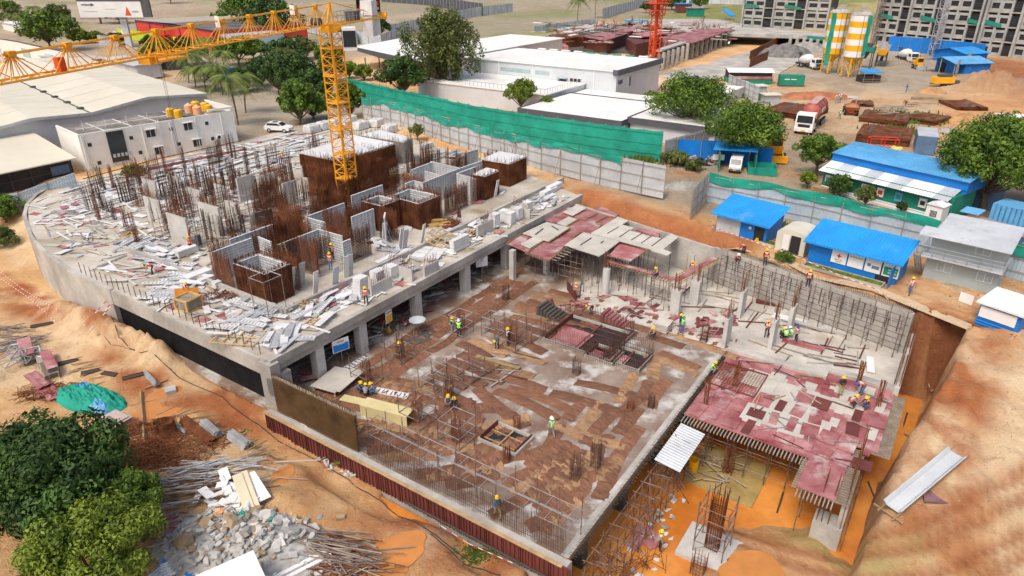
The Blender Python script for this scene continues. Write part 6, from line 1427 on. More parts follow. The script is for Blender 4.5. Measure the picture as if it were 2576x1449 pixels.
for i in range(26):
 x,y=[(815,1160),(870,1190),(830,1175),(880,1200),(760,1080)][i%5];p=G(x+U(-14,14),y+U(-8,8));o=put(cache[list(cache)[i%len(cache)]],'rubble_stone','pale rubble fragment along the tape by the ditch','rubble',p+Vector((0,0,.1)),(U(0,1),U(0,1),U(0,6)),'rubble bits along the ditch');o.scale=(.25,.2,.15)
b=B();b.prism([(-1.3,-.2),(-.6,.8),(.6,1.0),(1.4,.3),(.7,-.7),(-.5,-.9)],0,.12);o=one('flat_rock',b,'bricktan','large flat tan slab on the bank near the first shutters','rock',G(762,1062)+Vector((0,0,.1)),.3);o.rotation_euler[0]=.15
for i,(x,y)in enumerate([(478,905),(510,920),(575,972)]):
 tag(heap(G(x,y),.7,.4,.35,'black',9+i,14,.5,name='black_sheet'),['crumpled black sheet on the spoil, left of three','crumpled black sheet beside the ditch workers','small crumpled black sheet lowest on the spoil'][i],'sheet')
b=B();b.b2(-.2,.2,-.15,.15,0,.4);b.tube((-.1,0,.4),(.1,0,.5),.03);one('fuel_can',b,'red','red can held by the worker beside the grey ladder','can',at(361,812,.6))
def hs(x,y,z=4.0):
 return atl(x,y,z)
def fence(pts,h,z,m_,lb,cat='fence',pw_=2.4,posts='timberg',rails=True,braces=False,top=None,gz=True):
 """sheet fence along ground points (list of Vector); panels corrugated, posts and rails as parts"""
 o=thing('sheet_fence',lb,cat,pts[0]);b=B();pb=B();rb=B();c0=pts[0]
 for a,c in zip(pts[:-1],pts[1:]):
  d=(c-a);L=d.length;d.normalize();n=max(1,int(L/pw_));nr=Vector((-d.y,d.x,0))
  if nr.y>0:nr=-nr
  for k in range(n):
   p=a+d*(L*k/n)-c0;w=L/n
   hh=h*(1+U(-.02,.02))
   b.sheet(p+Vector((0,0,.05)),(0,0,1),d,hh,w-.03,.3,.035)
   pb.tube(p+nr*.12+Vector((0,0,-.2)),p+nr*.12+Vector((0,0,hh+.25)),.055,n=4)
   if braces and k%3==1:pb.tube(p+nr*1.5,p+nr*.15+Vector((0,0,hh*.85)),.045,n=4)
  if rails:
   for z_ in(.25*h,.6*h,.93*h):rb.tube(a-c0+nr*.1+Vector((0,0,z_)),c-c0+nr*.1+Vector((0,0,z_)),.04,n=4)
 part('sheets',b,m_,o);part('posts',pb,posts,o)
 if rails:part('rails',rb,posts,o)
 return o
def drape(pts,h,drop,m_,o,c0,wav=.35,out=.14):
 b=B();V=[];n=0;ph=U(0,6)
 P=[]
 for a,c in zip(pts[:-1],pts[1:]):
  k=max(2,int((c-a).length/.8))
  for i in range(k):P.append((a.lerp(c,i/k),(c-a).normalized()))
 P.append((pts[-1],(pts[-1]-pts[-2]).normalized()))
 for i,(p,d)in enumerate(P):
  nr=Vector((-d.y,d.x,0));nr=-nr if nr.y>0 else nr
  t_=h+.12+.25*abs(math.sin(i*.33+ph))*wav;dr=drop*(.7+.5*abs(math.sin(i*.21+ph*2)))
  for j in range(4):V.append(p-c0+nr*(out+.09*math.sin(j*2+i*1.3))+Vector((0,0,t_-dr*j/3)))
 m=len(P);b.add(V,[(i*4+j,(i+1)*4+j,(i+1)*4+j+1,i*4+j+1)for i in range(m-1)for j in range(3)])
 return part('net_drape',b,m_,o,smooth=True)
g4=lambda x,y:(lambda p:Vector((p.x,p.y,ground_z(p))))(at(x,y,4.0))
P_=[g4(*p)for p in[(915,297),(1010,320),(1090,345),(1180,375),(1270,398),(1360,427)]]
for p in P_:p.z=max(p.z,3.85)
f=fence(P_,4.0,4,'tin','long grey sheet fence with bamboo posts behind the podium, draped with green net',braces=True);drape(P_,3.9,1.1,'teal',f,P_[0],1.0)
P_=[g4(*p)for p in[(1362,428),(1460,452),(1560,475),(1668,498)]]
for p in P_:p.z=max(p.z,3.85)
f=fence(P_,4.2,4,'tin','grey sheet fence with bamboo props between the excavation and the green net',braces=True);drape(P_[:3],4.1,.8,'teal',f,P_[0],1.2)
P_=[g4(*p)for p in[(872,250),(960,272),(1080,302),(1180,330),(1290,350),(1400,368),(1520,388),(1662,408)]]
gf=thing('net_fence','tall continuous green net fence in front of the white warehouses','fence',P_[0])
b=B();pb=B()
for a,c in zip(P_[:-1],P_[1:]):
 d=c-a;n=max(1,int(d.length/2.5))
 for k in range(n):
  p=a.lerp(c,k/n)-P_[0];q=a.lerp(c,(k+1)/n)-P_[0]
  sag=U(-.05,.1);V=[]
  for i in range(5):
   w=p.lerp(q,i/4);off=Vector((.05*math.sin(i*1.6),-.12*math.sin(i*PI/4),0))
   V+=[w+off*0+Vector((0,0,0)),w+off+Vector((0,0,2.2)),w+Vector((0,0,4.6-.12*math.sin(i*PI/4)+sag))]
  b.add(V,[(i*3+j,(i+1)*3+j,(i+1)*3+j+1,i*3+j+1)for i in range(4)for j in range(2)])
  pb.tube(p+Vector((0,.1,0)),p+Vector((0,.1,4.8)),.06,n=4)
part('net',b,'teal',gf,smooth=False);part('posts',pb,'timberg',gf)
rb=B()
for z_ in(1.2,2.6,4.2):
 for a,c in zip(P_[:-1],P_[1:]):rb.tube(a-P_[0]+Vector((0,-.15,z_)),c-P_[0]+Vector((0,-.15,z_)),.035,n=4)
part('seams',rb,'teald',gf)
P_=[g4(*p)for p in[(1668,408),(1850,352)]];fence(P_,3.2,4,'tin','grey sheet fence running back from the green net under the big trees',posts='timberg')
P_=[g4(*p)for p in[(1830,225),(1905,262)]];fence(P_,3.4,4,'tin','short grey fence piece behind the two big trees')
P_=[g4(*p)for p in[(1700,400),(1760,405),(1800,408),(1880,420)]];fence(P_,3.0,4,'blue','bright blue sheet screen beside the scrap heap',rails=False)
P_=[g4(*p)for p in[(1735,548),(1775,500),(1800,503)]];fence(P_[:2],3.6,4,'tin','single grey fence wing at the left of the blue cabins')
P_=[g4(*p)for p in[(1778,503),(1900,530),(2040,560),(2180,598),(2345,642)]];f=fence(P_,3.6,4,'tinb','bluish sheet fence behind the blue cabins with green net on top');drape(P_,3.5,1.0,'teal',f,P_[0],1.3)
P_=[g4(*p)for p in[(2480,680),(2600,712)]];f=fence(P_,3.6,4,'tinb','bluish sheet fence at the right border with green net on top');drape(P_,3.5,1.1,'teal',f,P_[0],.6)
def cabin(p0,p1,depth,h,wall,roof,lb,over=.5,rise=.9,name='site_cabin',cor=True,backh=None):
 """p0,p1 = ground corners of the front wall, single pitch roof rising to the back"""
 a=g4(*p0);c=g4(*p1);d=c-a;L=d.length;an=math.atan2(d.y,d.x);o=thing(name,lb,'cabin',a,an)
 b=B();th=h;bh=h+rise
 b.add([(0,0,0),(L,0,0),(L,depth,0),(0,depth,0),(0,0,h),(L,0,h),(L,depth,bh),(0,depth,bh)],[(0,1,5,4),(1,2,6,5),(2,3,7,6),(3,0,4,7)])
 part('wall',b,wall,o)
 b=B();k=rise/depth;b.sheet((-over,-over*1.4,h-over*1.4*k+.04),Vector((0,1,k)),(-1,0,0),math.hypot(depth+over*2,rise+over*2*k),-(L+2*over),.25,.05)if False else None
 u=Vector((0,1,k)).normalized();Ls=math.hypot(depth+over*2,(depth+over*2)*k)
 bb=B();bb.sheet((L+over,-over*1.4,h-over*1.4*k+.05),u,(-1,0,0),Ls,L+2*over,.28,.05)
 bb.v=[v for v in bb.v]
 part('roof',bb,roof,o)
 b=B();b.beam((-over,-over*1.4,h-over*1.4*k-.02),(L+over,-over*1.4,h-over*1.4*k-.02),.04,.12);part('roof_edge',b,roof,o)
 return o,L
c1,L=cabin((1800,577),(1925,612),3.6,2.4,'blue','bluel','small blue cabin with blue roof and open doorway, leftmost of the site offices')
b=B();b.b2(.05,L*.48,-.03,0,0,2.35);part('grey_front',b,'tin',c1)
b=B();b.b2(L-1.4,L-.3,-.04,.0,0,2.0);part('doorway',b,'dark',c1)
b=B();b.box((L-1.9,-.06,1.5),(.3,.02,.3));part('notice',b,'white',c1)
b=B();b.cyl((L-.8,-.35,0),.16,.7,10);part('extinguisher',b,'yel',c1)
o=thing('container_cabin','cream rounded container cabin with open door between the blue cabins','cabin',g4(1948,625),math.atan2((g4(2003,640)-g4(1948,625)).y,(g4(2003,640)-g4(1948,625)).x))
b=B();n=9;pr=[(0,0),(0,2.0)]+[(1.5-1.5*math.cos(PI*k/n),2.0+.45*math.sin(PI*k/n))for k in range(1,n)]+[(3.0,2.0),(3.0,0)]
b.add([(x,0,z)for x,z in pr]+[(x,3.4,z)for x,z in pr],[(i,i+1,i+1+len(pr),i+len(pr))for i in range(len(pr)-1)]+[tuple(range(len(pr)))[::-1],tuple(range(len(pr),2*len(pr)))])
part('shell',b,mat('cream_shell',(.62,.60,.50),.6,.06,.8),o)
b=B();b.b2(1.5,2.5,-.02,.02,.05,1.95);part('doorway',b,'dark',o);b=B();b.b2(.8,1.5,-.3,-.25,.05,1.95);part('door',b,'white',o)
b=B();b.b2(-.05,.0,-.5,.5,0,.1);
c2,L=cabin((2030,655),(2248,715),3.4,2.5,'blue','bluel','long blue safety office with bright blue roof and four notice boards')
b=B();b.b2(L-1.7,L-.5,-.04,.02,0,2.1);part('doorway',b,'dark',c2)
b=B();b.box((L-.2,-.7,1.0),(.05,1.3,2.0));part('door',b,'blue',c2)
for k,(m_,tx)in enumerate([('aluw','FIRST AID'),('aluw',''),('aluw',''),('teald','SAFETY')]):
 x=2.9+k*1.55
 b=B();b.b2(x-.7,x+.7,-.10,-.04,.75,2.15);nb=part('notice_board',b,'white',c2)
 b=B();b.b2(x-.6,x+.6,-.12,-.10,.9,1.7)if k==3 else None
 if k==3:part('green_panel',b,'teald',nb)
 if k==0:
  b.b2(x-.06,x+.06,-.12,-.10,1.3,1.7);b.b2(x-.2,x+.2,-.121,-.10,1.44,1.56);part('red_cross',b,'red',nb)
  lettering('FIRST AID',.17,'fascia',nb,(x,-.11,1.12),(PI/2,0,0));lettering('ROOM',.17,'fascia',nb,(x,-.11,.92),(PI/2,0,0))
 if k==1:b.b2(x-.6,x+.6,-.12,-.10,1.75,1.8);part('green_line',b,'teald',nb)
 if k==2:b.b2(x-.5,x-.2,-.12,-.10,1.3,1.6);b.b2(x-.1,x+.55,-.12,-.10,1.15,1.45);part('blue_print',b,'bluec',nb)
 if k==3:lettering('SAFETY',.22,'white',nb,(x+.15,-.125,1.42),(PI/2,0,0));lettering('OFFICE',.22,'white',nb,(x+.15,-.125,1.15),(PI/2,0,0))
for(a0,a1,lb,w)in[((2020,668),(2215,722),'in front of the long blue office',1.0),((1900,608),(1945,622),'between the small blue cabin and the cream cabin',1.0)]:
 p=g4(*a0);q=g4(*a1);d=q-p;L_=d.length;o=thing('planter','narrow grass planter with pale kerb '+lb,'planter',p+Vector((0,0,.02)),math.atan2(d.y,d.x))
 b=B();b.b2(0,L_,-.1,0,0,.25);b.b2(0,L_,w,w+.1,0,.25);b.b2(-.1,0,-.1,w+.1,0,.25);b.b2(L_,L_+.1,-.1,w+.1,0,.25);part('kerb',b,'conc',o)
 b=B();b.b2(0,L_,0,w,0,.16);
 for k in range(700):
  x,y=U(0.02,L_),U(.02,w-.02);b.add([(x-.03,y,.15),(x+.03,y,.15),(x+U(-.05,.05),y+U(-.05,.05),.15+U(.08,.16))],[(0,1,2)])
 part('grass',b,mat('lawn',(.09,.16,.012),.9,.3,1,c2=(.20,.26,.02)),o)
a=g4(2330,690);c=g4(2440,762);a=g4(2318,700)
d=g4(2455,735)-g4(2318,700);an=math.atan2(d.y,d.x)
A0=g4(2318,698);
gc=thing('two_storey_cabin','grey two storey site cabin with a balcony walkway and flat pitched roof','cabin',A0,an);L=5.8;Dp=3.6
b=B();b.b2(0,L,0,Dp,.35,2.6);b.b2(0,L,0,Dp,2.75,5.0);part('wall',b,'greycab' if 0 else mat('grey_green_cladding',(.36,.42,.43),.6,.06,.5),gc)
b=B();b.b2(-.4,L+.2,-1.0,Dp+.2,2.6,2.75);part('walkway',b,'tin',gc)
b=B()
for z_ in(3.0,3.35,3.7):b.tube((-.4,-1,z_),(L+.2,-1,z_),.025,n=4);b.tube((-.4,-1,z_),(-.4,Dp*.5,z_),.025,n=4)
for k in range(8):b.tube((-.4+k*(L+.6)/7,-1,2.7),(-.4+k*(L+.6)/7,-1,3.7),.03,n=4)
part('railing',b,'scaffg',gc)
b=B();b.add([(-.9,-1.5,4.75),(L+.4,-1.5,4.75),(L+.4,.3,5.05),(-.9,.3,5.05),(-.9,-1.5,4.82),(L+.4,-1.5,4.82),(L+.4,.3,5.12),(-.9,.3,5.12)],[(0,1,2,3),(7,6,5,4),(0,4,5,1),(1,5,6,2),(3,7,4,0)])
b.add([(.2,.3,5.05),(L+.4,.3,5.05),(L+.4,Dp+.4,5.55),(.2,Dp+.4,5.55),(.2,.3,5.13),(L+.4,.3,5.13),(L+.4,Dp+.4,5.62),(.2,Dp+.4,5.62)],[(0,1,2,3),(7,6,5,4),(0,4,5,1),(1,5,6,2),(2,6,7,3),(3,7,4,0)])
part('roof',b,'tin',gc)
for(x,z_)in[(1.0,1.3),(4.2,1.3),(3.5,3.7)]:
 b=B();b.b2(x,x+1.1,-.04,.0,z_,z_+.8);w_=part('window',b,'glassl',gc)
 b=B();b.b2(x-.06,x+1.16,-.06,-.03,z_-.06,z_);b.b2(x-.06,x+1.16,-.06,-.03,z_+.8,z_+.86);b.b2(x-.06,x,-.06,-.03,z_,z_+.8);b.b2(x+1.1,x+1.16,-.06,-.03,z_,z_+.8);b.b2(x+.52,x+.58,-.06,-.03,z_,z_+.8);part('frame',b,'aluw',w_)
 b=B()
 for k in range(6):b.b2(x+.05,x+1.05,-.05,-.042,z_+.08+k*.12,z_+.13+k*.12)
 part('louvre',b,'alug',w_)
b=B();b.b2(1.8,3.0,-1.0,-.2,0,.3);b.b2(2.6,3.6,-1.3,-.1,0,.2);b.b2(-.1,L+.1,-.15,Dp,0,.35);part('plinth',b,'bricktan',gc)
st=B()
for k in range(9):st.b2(-1.0,-.45,-.9+k*.3,-.65+k*.3,2.6-k*.28,2.64-k*.28)
st.tube((-1.0,-.9,2.7),(-1.0,1.9,.1),.04,n=4);st.tube((-.45,-.9,2.7),(-.45,1.9,.1),.04,n=4);st.tube((-1.0,-.9,3.6),(-1.0,1.9,1.0),.03,n=4)
part('stair',st,'scaffg',gc)
a=g4(2455,802);d=g4(2540,832)-a;an=math.atan2(d.y,d.x)
bc=thing('blue_cabin','bright blue ribbed cabin with a white roof and blank white banner at the right border','cabin',a,an)
b=B();b.sheet((0,0,0),(1,0,0),(0,0,1),3.0,2.0,.25,.05);b.b2(0.02,3.0,.06,3.2,0,2.05);part('wall',b,'blue',bc)
b=B();b.sheet((3.3,-.35,2.1),Vector((0,1,.06)),(-1,0,0),3.9,3.6,.22,.04);b.b2(-.3,3.3,-.35,3.5,2.0,2.08);part('roof',b,'roofwhite',bc)
b=B();b.b2(.1,2.75,-.12,-.06,.85,1.8);part('banner',b,'white',bc)
b=B();b.box((0,0,.5),(1.1,.04,.9));one('blank_board',b,'white','blank white board leaning on the two storey cabin','board',g4(2428,760),an)
def strip(pts,w,z,m_,name,lb=None):
 b=B();V=[]
 for i,p in enumerate(pts):
  d=(pts[min(i+1,len(pts)-1)]-pts[max(i-1,0)]).normalized();nr=Vector((-d.y,d.x,0));V+=[p+nr*w/2+Vector((0,0,z)),p-nr*w/2+Vector((0,0,z))]
 b.add(V,[(2*i,2*i+1,2*i+3,2*i+2)for i in range(len(pts)-1)]);return struct(name,b,m_)
pp=[g4(*p)for p in[(1790,588),(1860,612),(1960,646),(2060,688),(2200,725),(2300,765),(2440,810),(2600,880)]]
strip(pp,1.3,.08,mat('path_paving',(.55,.42,.27),.9,.12,1.2),'path')
strip([p+Vector((-.9,-1.2,0))for p in pp[:6]],.5,.05,'bricktan','path_edge')
rw_=[g4(*p)+Vector((0,0,.8))for p in[(1790,575),(1900,625),(2000,660),(2100,700),(2210,738),(2300,772),(2400,800),(2560,860)]]
for i in range(7):rwpole(rw_[i],rw_[i+1],'red and white barrier tape by the cabin path, %s span'%['first','second','third','fourth','fifth','sixth','last'][i],.03)
a=g4(2064,475);c=g4(2385,560);d=c-a;L=d.length;an=math.atan2(d.y,d.x)
cn=thing('canteen_block','long green walled shed with striped white awning and blue upper roof','shed',a,an)
b=B();b.b2(0,L,0,5.5,.4,3.1);part('wall',b,'teald',cn)
b=B();b.sheet((0,-.06,.0),(1,0,0),(0,0,1),L,.7,.25,.04);part('skirting',b,'white',cn)
n=9
for k in range(n):
 x0=L*k/n-.3;w=L/n;b=B();b.sheet((x0+w,-1.0,2.75),Vector((0,1,.28)),(-1,0,0),3.1,w,.28,.04);part('awning_sheet',b,['white','alug' if 0 else 'tin'][k%2 if k<6 else(0 if k<8 else 1)],cn)
b=B();b.add([(-.3,1.9,3.6),(L+.3,1.9,3.6),(L+.3,1.9,4.6),(-.3,1.9,4.6)],[(0,1,2,3)]);part('fascia',b,'blue',cn)
b=B();b.sheet((L+.4,1.6,4.6),Vector((0,1,.12)),(-1,0,0),5.6,L+.8,.3,.05);part('upper_roof',b,mat('weathered_blue',(.10,.36,.66),.5,.15,.3,stain=((.3,.4,.5),.3,.4)),cn)
b=B();b.b2(-.2,L+.2,2.0,6.9,3.1,4.5);part('upper_wall',b,'blue',cn)
for k,x in enumerate([.4,5.2,7.2,9.4,12.2,15.0,17.4]):
 if x>L-1:continue
 b=B();b.b2(x,x+.85,-.12,-.05,1.1,2.2);nb=part('notice_board',b,['aluw','white','white','bluep','white','glassl','aluw'][k],cn)
 b=B();b.b2(x+.15,x+.68,-.14,-.12,1.4,1.9);part('print',b,['bluec','cl_blue','red','teald','cl_dark','teald','vl'][k],nb)
for i,(x,y,lb)in enumerate([(2220,535,'left, behind the fence'),(2290,545,'right, beside the guard booth'),(2070,480,'beside the red soil patch')]):
 o=thing('plank_stack','stack of pale planks '+lb,'planks',g4(x,y+8),an)
 for k in range(7):b=B();b.b2(-1.4+U(-.1,.1),1.4+U(-.1,.1),-.6,.6,k*.13,k*.13+.09);part('plank_layer',b,'timber',o)
gb=thing('guard_booth','white guard booth with a barred window beside the green shed','booth',g4(2320,560),an)
b=B();b.b2(0,1.7,0,1.7,.5,2.6);part('wall',b,'white',gb);b=B();b.b2(-.02,1.72,-.02,1.72,0,.5);part('base',b,'tin',gb)
b=B();b.add([(-.1,-.15,2.6),(1.8,-.15,2.6),(1.8,1.85,2.6),(-.1,1.85,2.6),(.85,-.15,2.95),(.85,1.85,2.95)],[(0,1,4),(3,5,2),(0,4,5,3),(1,2,5,4)]);part('roof',b,'white',gb)
b=B();b.b2(.5,1.2,-.04,0,1.3,2.0);w_=part('window',b,'dark',gb);b=B()
for k in range(5):b.b2(.56+k*.13,.59+k*.13,-.06,-.04,1.3,2.0)
part('bars',b,'white',w_)
a=g4(2432,618);c=g4(2600,668);d=c-a;an2=math.atan2(d.y,d.x)
nc=thing('container_cabin','navy container cabin with white lettering and two windows at the right border','cabin',a+Vector((0,.6,0)),an2)
b=B();b.b2(0,9,0,2.6,0,2.5);part('shell',b,mat('navy_container',(.10,.13,.25),.6,.15,.6),nc)
b=B();b.b2(-.05,9.05,-.05,2.65,2.5,2.58);part('roof',b,mat('mauve_roof',(.34,.30,.31),.8,.15,.4),nc)
for x in(1.4,5.2):
 b=B();b.b2(x,x+1.0,-.05,.0,1.1,1.9);w_=part('window',b,'glassl',nc);b=B();b.b2(x-.1,x+1.1,-.07,-.05,1.0,1.1);b.b2(x-.1,x+1.1,-.07,-.05,1.9,2.0);b.b2(x-.1,x,-.07,-.05,1.1,1.9);b.b2(x+1,x+1.1,-.07,-.05,1.1,1.9);part('frame',b,'roofcream',w_)
lettering('N',.8,'white',nc,(2.95,-.03,1.1),(PI/2,0,0));lettering('H',.8,'white',nc,(4.05,-.03,1.1),(PI/2,0,0));lettering('A',.8,'peach',nc,(4.75,-.03,1.1),(PI/2,0,0))
b=B();b.sheet((0,0,0),(1,0,0.05),(0,1,.2),2.0,1.6,.25,.04);one('blue_sheet',b,'bluep','single light blue sheet roof left of the navy container cabin','sheet',g4(2405,560)+Vector((0,0,1.6)),an2)
b=B();b.b2(0,7,0,3,0,3.0);b2_=thing('blue_container','pale blue ribbed container under the big tree at the right border','container',g4(2480,570),an2);part('shell',b,'bluep',b2_);b=B();b.sheet((0,-.06,0),(0,0,1),(1,0,0),2.95,7,.5,.06);part('front',b,'bluep',b2_)
bx=thing('small_hut','low dark blue roofed hut beneath the big tree','hut',g4(2400,505),an2);b=B();b.b2(0,4,0,3,0,2.2);part('wall',b,'bluec',bx);b=B();b.b2(-.3,4.3,-.3,3.3,2.2,2.32);part('roof',b,'bluec',bx)
def block(p0,p1,depth,h,wall,roof,name,lb,cat='building',z=4.0,par=.0,fas=None,fh=.7,over=.4,base=None,hw=None):
 a=at(*p0,z);c=at(*p1,z);a.z=c.z=z;d=c-a;L=d.length;an=math.atan2(d.y,d.x);o=thing(name,lb,cat,a,an)
 b=B();b.b2(0,L,0,depth,-.3,h);part('wall',b,wall,o)
 b=B();b.b2(-over,L+over,-over,depth+over,h,h+.18);part('roof',b,roof,o)
 if fas:
  b=B()
  for(x0,x1,y0,y1)in[(-over-.05,L+over+.05,-over-.12,-over),(-over-.12,-over,-over,depth+over),(L+over,L+over+.12,-over,depth+over),(-over,L+over,depth+over,depth+over+.12)]:b.b2(x0,x1,y0,y1,h+.3-fh,h+.3)
  part('fascia',b,fas,o)
 return o,L
w1,L=block((1465,252),(1618,243+0),26,6.8,'greywall','roofwhite','warehouse','tall white warehouse block with a dark roof edge at top centre')if False else(None,0)
sx=lambda s,t,z=4.0:R(s,t,z)
def gblock(s0,s1,t0,t1,h,wall,roof,name,lb,z=4.0,fas=None,fh=.7,over=.3,parts=True,rt=.18):
 o=thing(name,lb,'building',R(s0,t1,z),AX)
 b=B();b.b2(0,s1-s0,0,t1-t0,-.4,h);part('wall',b,wall,o)
 b=B();b.b2(-over,s1-s0+over,-over,t1-t0+over,h,h+rt);part('roof',b,roof,o)
 if fas:
  b=B();X1=s1-s0+over;Y1=t1-t0+over
  b.b2(-over-.15,X1+.15,-over-.15,-over,h+.35-fh,h+.35);b.b2(-over-.15,-over,-over,Y1,h+.35-fh,h+.35);b.b2(X1,X1+.15,-over,Y1,h+.35-fh,h+.35);b.b2(-over-.15,X1+.15,Y1,Y1+.15,h+.35-fh,h+.35)
  part('fascia',b,fas,o)
 return o
hw_=gblock(104,126,-62,-23,6.6,'greywall','roofwhite','warehouse','long white warehouse with small square windows and a dark front roof edge',fas=None)
b=B();b.b2(-.5,22.5,-.55,-.3,5.9,7.0);b.b2(-.5,-.3,-.4,.6,5.9,7.0);b.b2(22.3,22.5,-.4,3,5.9,7.0);part('fascia',b,'fascia',hw_)
for(y,z_,w,h_)in[(12,4.3,1,1),(30,5.0,.1,.1)]:pass
for k in range(3):b=B();b.b2(-.05,.02,8.2+k*.9,8.9+k*.9,3.9,4.5);part('window',b,'dark',hw_)
b=B();b.b2(-.05,.02,11.6,13.3,1.8,4.3);part('door',b,'glass',hw_);b=B();b.b2(-1.0,.0,11.2,13.7,4.4,4.5);part('door_canopy',b,'glassl',hw_)
b=B();b.b2(-.7,0,14.2,15.6,2.4,3.3);ac=part('ac_unit',b,'white',hw_);b=B();b.tube((-.72,14.9,2.85),(-.75,14.9,2.85),.3,n=14,caps=True);part('fan',b,'dark',ac)
for y0,y1 in((15.8,19.4),(20.6,28.5)):b=B();b.b2(-.05,.02,y0,y1,4.6,5.4);part('window',b,'glassl',hw_)
for k in range(3):b=B();b.b2(1.0+k*.7,1.45+k*.7,-.05,.02,4.0,4.8);part('window',b,'dark',hw_)
b=B();b.b2(6.0,6.9,-.05,.02,3.0,5.0);w_=part('window',b,'dark',hw_);b=B();b.b2(5.85,6.0,-.06,0,2.9,5.1);b.b2(6.4,6.5,-.06,0,2.9,5.1);part('frame',b,'white',w_)
for y in(5,20,29,35):b=B();b.tube((-.08,y,0),(-.08,y,6.5),.09,n=6);part('downpipe',b,'white',hw_)
b=B();b.tube((1,-.15,0),(1,-.15,2.4),.07,n=6);b.tube((1,-.15,.8),(2.2,-.15,.8),.07,n=6);part('drain_pipe',b,'chassis',hw_)
b=B();b.tube((-.15,34,3),(-.15,34,7.2),.04,n=4);b.tube((-.15,34.6,3),(-.15,34.6,7.2),.04,n=4)
for k in range(12):b.tube((-.15,34,3.2+k*.33),(-.15,34.6,3.2+k*.33),.03,n=4)
part('ladder',b,'chassis',hw_)
for k in range(9):b=B();b.b2(22-.2,22.4,3+k*3.4,5.2+k*3.4,6.9,7.15);part('roof_edge_panel',b,'teald' if k in(1,2,3,4)else 'white',hw_)
hw2=gblock(108,150,-80,-62.4,7.0,'greywall','roofwhite','warehouse','widest white roofed warehouse hall behind the tall grey green tree',over=.6)
b=B()
cv=thing('entrance_canopy','sweeping dark edged white canopy roof on posts at the left of the warehouses','canopy',at(905,195,4),0)
q=[at(885,118,9.2),at(1135,173,10.4),at(1150,120,10.5),at(1015,95,9.6)];q0=cv.location.copy();q=[p-q0 for p in q]
b=B();b.add([q[0],q[1],q[2],q[3]]+[p-Vector((0,0,.3))for p in q],[(0,1,2,3),(7,6,5,4)]);part('roof',b,'roofwhite',cv)
b=B();b.add([q[0]+Vector((0,0,.15)),q[1]+Vector((0,0,.15)),q[1]-Vector((0,0,2.2)),q[0]-Vector((0,0,.7))],[(0,1,2,3)]);
b.v+=[tuple(Vector(v)+Vector((-.1,.2,0)))for v in b.v[:4]];b.f+=[(4,5,6,7)];b.mi+=[0];b.f+=[(0,4,7,3),(0,1,5,4),(1,2,6,5),(2,3,7,6)];b.mi+=[0]*4;part('fascia',b,'fascia',cv)
for x,y,zt in[(922,190,8.6),(955,170,8.7),(985,185,9.0),(1045,190,9.4)]:p=at(x,y,4)-q0;b=B();b.tube(p,p+Vector((0,0,zt-4.2)),.16,n=8);part('post',b,'fascia',cv)
lo=gblock(88,103.7,-62,-30,3.6,'greywall','roofwhite','warehouse','lower white roofed wing with a railing in front of the tall warehouse',over=.2)
b=B();
for k in range(20):b.tube((0.2,.2+k*1.0,3.8),(0.2,.2+k*1.0,4.7),.03,n=3)
b.tube((.2,.2,4.7),(.2,19.2,4.7),.03,n=4);b.tube((.2,.2,4.7),(15,.2,4.7),.03,n=4)
for k in range(16):b.tube((.2+k*.95,.2,3.8),(.2+k*.95,.2,4.7),.03,n=3)
part('railing',b,'chassis',lo)
b=B();b.b2(1,13,-.06,0,.4,2.6);part('opening',b,'dark',lo)
l2=gblock(77.5,96,-29,-9,2.8,'greywall','roofwhite','warehouse','low flat roofed white building behind the green net, dark parapet',fas='fascia',fh=.9,over=.1)
l3=gblock(80,97,-8.4,6,3.1,'greywall','roofwhite','warehouse','low white roofed annex under the big trees, dark fascia',fas='fascia',fh=1.0,over=.3)
l4=gblock(96.8,103.8,-29.5,-14,2.5,'greywall','roofwhite','warehouse','small white roofed link with a dark open bay',over=.1)
l5=gblock(112,127,-13,-4,2.2,'greywall','roofwhite','annex','low white annex behind the grey fence beside the big trees',over=.1)
wb=thing('warehouse','vast cream roofed warehouse at the far left behind the white block','building',R(18,-66,4),AX)
PR=[(-40,4.2),(-3.8,5.7),(-.2,6.1),(8.1,5.5),(17.5,6.5),(28.5,5.5)];Y0,Y1=9.0,78.0;SK=.19*(Y1-Y0)
n=len(PR);b=B();b.add([(x,Y0,z)for x,z in PR]+[(x,Y0,-.5)for x,z in PR]+[(PR[-1][0]+SK,Y1,5.5),(PR[-1][0]+SK,Y1,-.5)],[(i,i+n,i+1+n,i+1)for i in range(n-1)]+[(n-1,2*n-1,2*n+1,2*n)])
part('wall',b,'greywall',wb)
b=B();b.add([(x,Y0-.6,z+.1)for x,z in PR]+[(x+SK,Y1,z+.1)for x,z in PR],[(i,i+1,i+1+n,i+n)for i in range(n-1)]);part('roof',b,'roofcream',wb)
b=B()
for(x0,z0),(x1,z1)in zip(PR[:-1],PR[1:]):b.beam((x0,Y0-.65,z0),(x1,Y0-.65,z1),.12,.4)
part('verge_trim',b,'tin',wb)
b=B();b.beam((8.1,Y0-.6,5.66),(8.1+SK,Y1,5.66),.25,.05)
for k in range(5):b.box((8.1+(4+k*7)*.19,Y0+4+k*7,5.75),(.8,.8,.3))
part('gutter',b,'chassis',wb)
b=B()
for k in range(1,9):
 for(x0,z0),(x1,z1)in zip(PR[:-1],PR[1:]):q=k*7.5*.19;b.beam((x0+q,Y0+k*7.5,z0+.12),(x1+q,Y0+k*7.5,z1+.12),.08,.03)
part('roof_seams',b,'roofwhite',wb)
ls_=thing('lean_to','cream roofed lean-to with a dark glazed front at the left border','shed',at(205,447,3.2),AX)
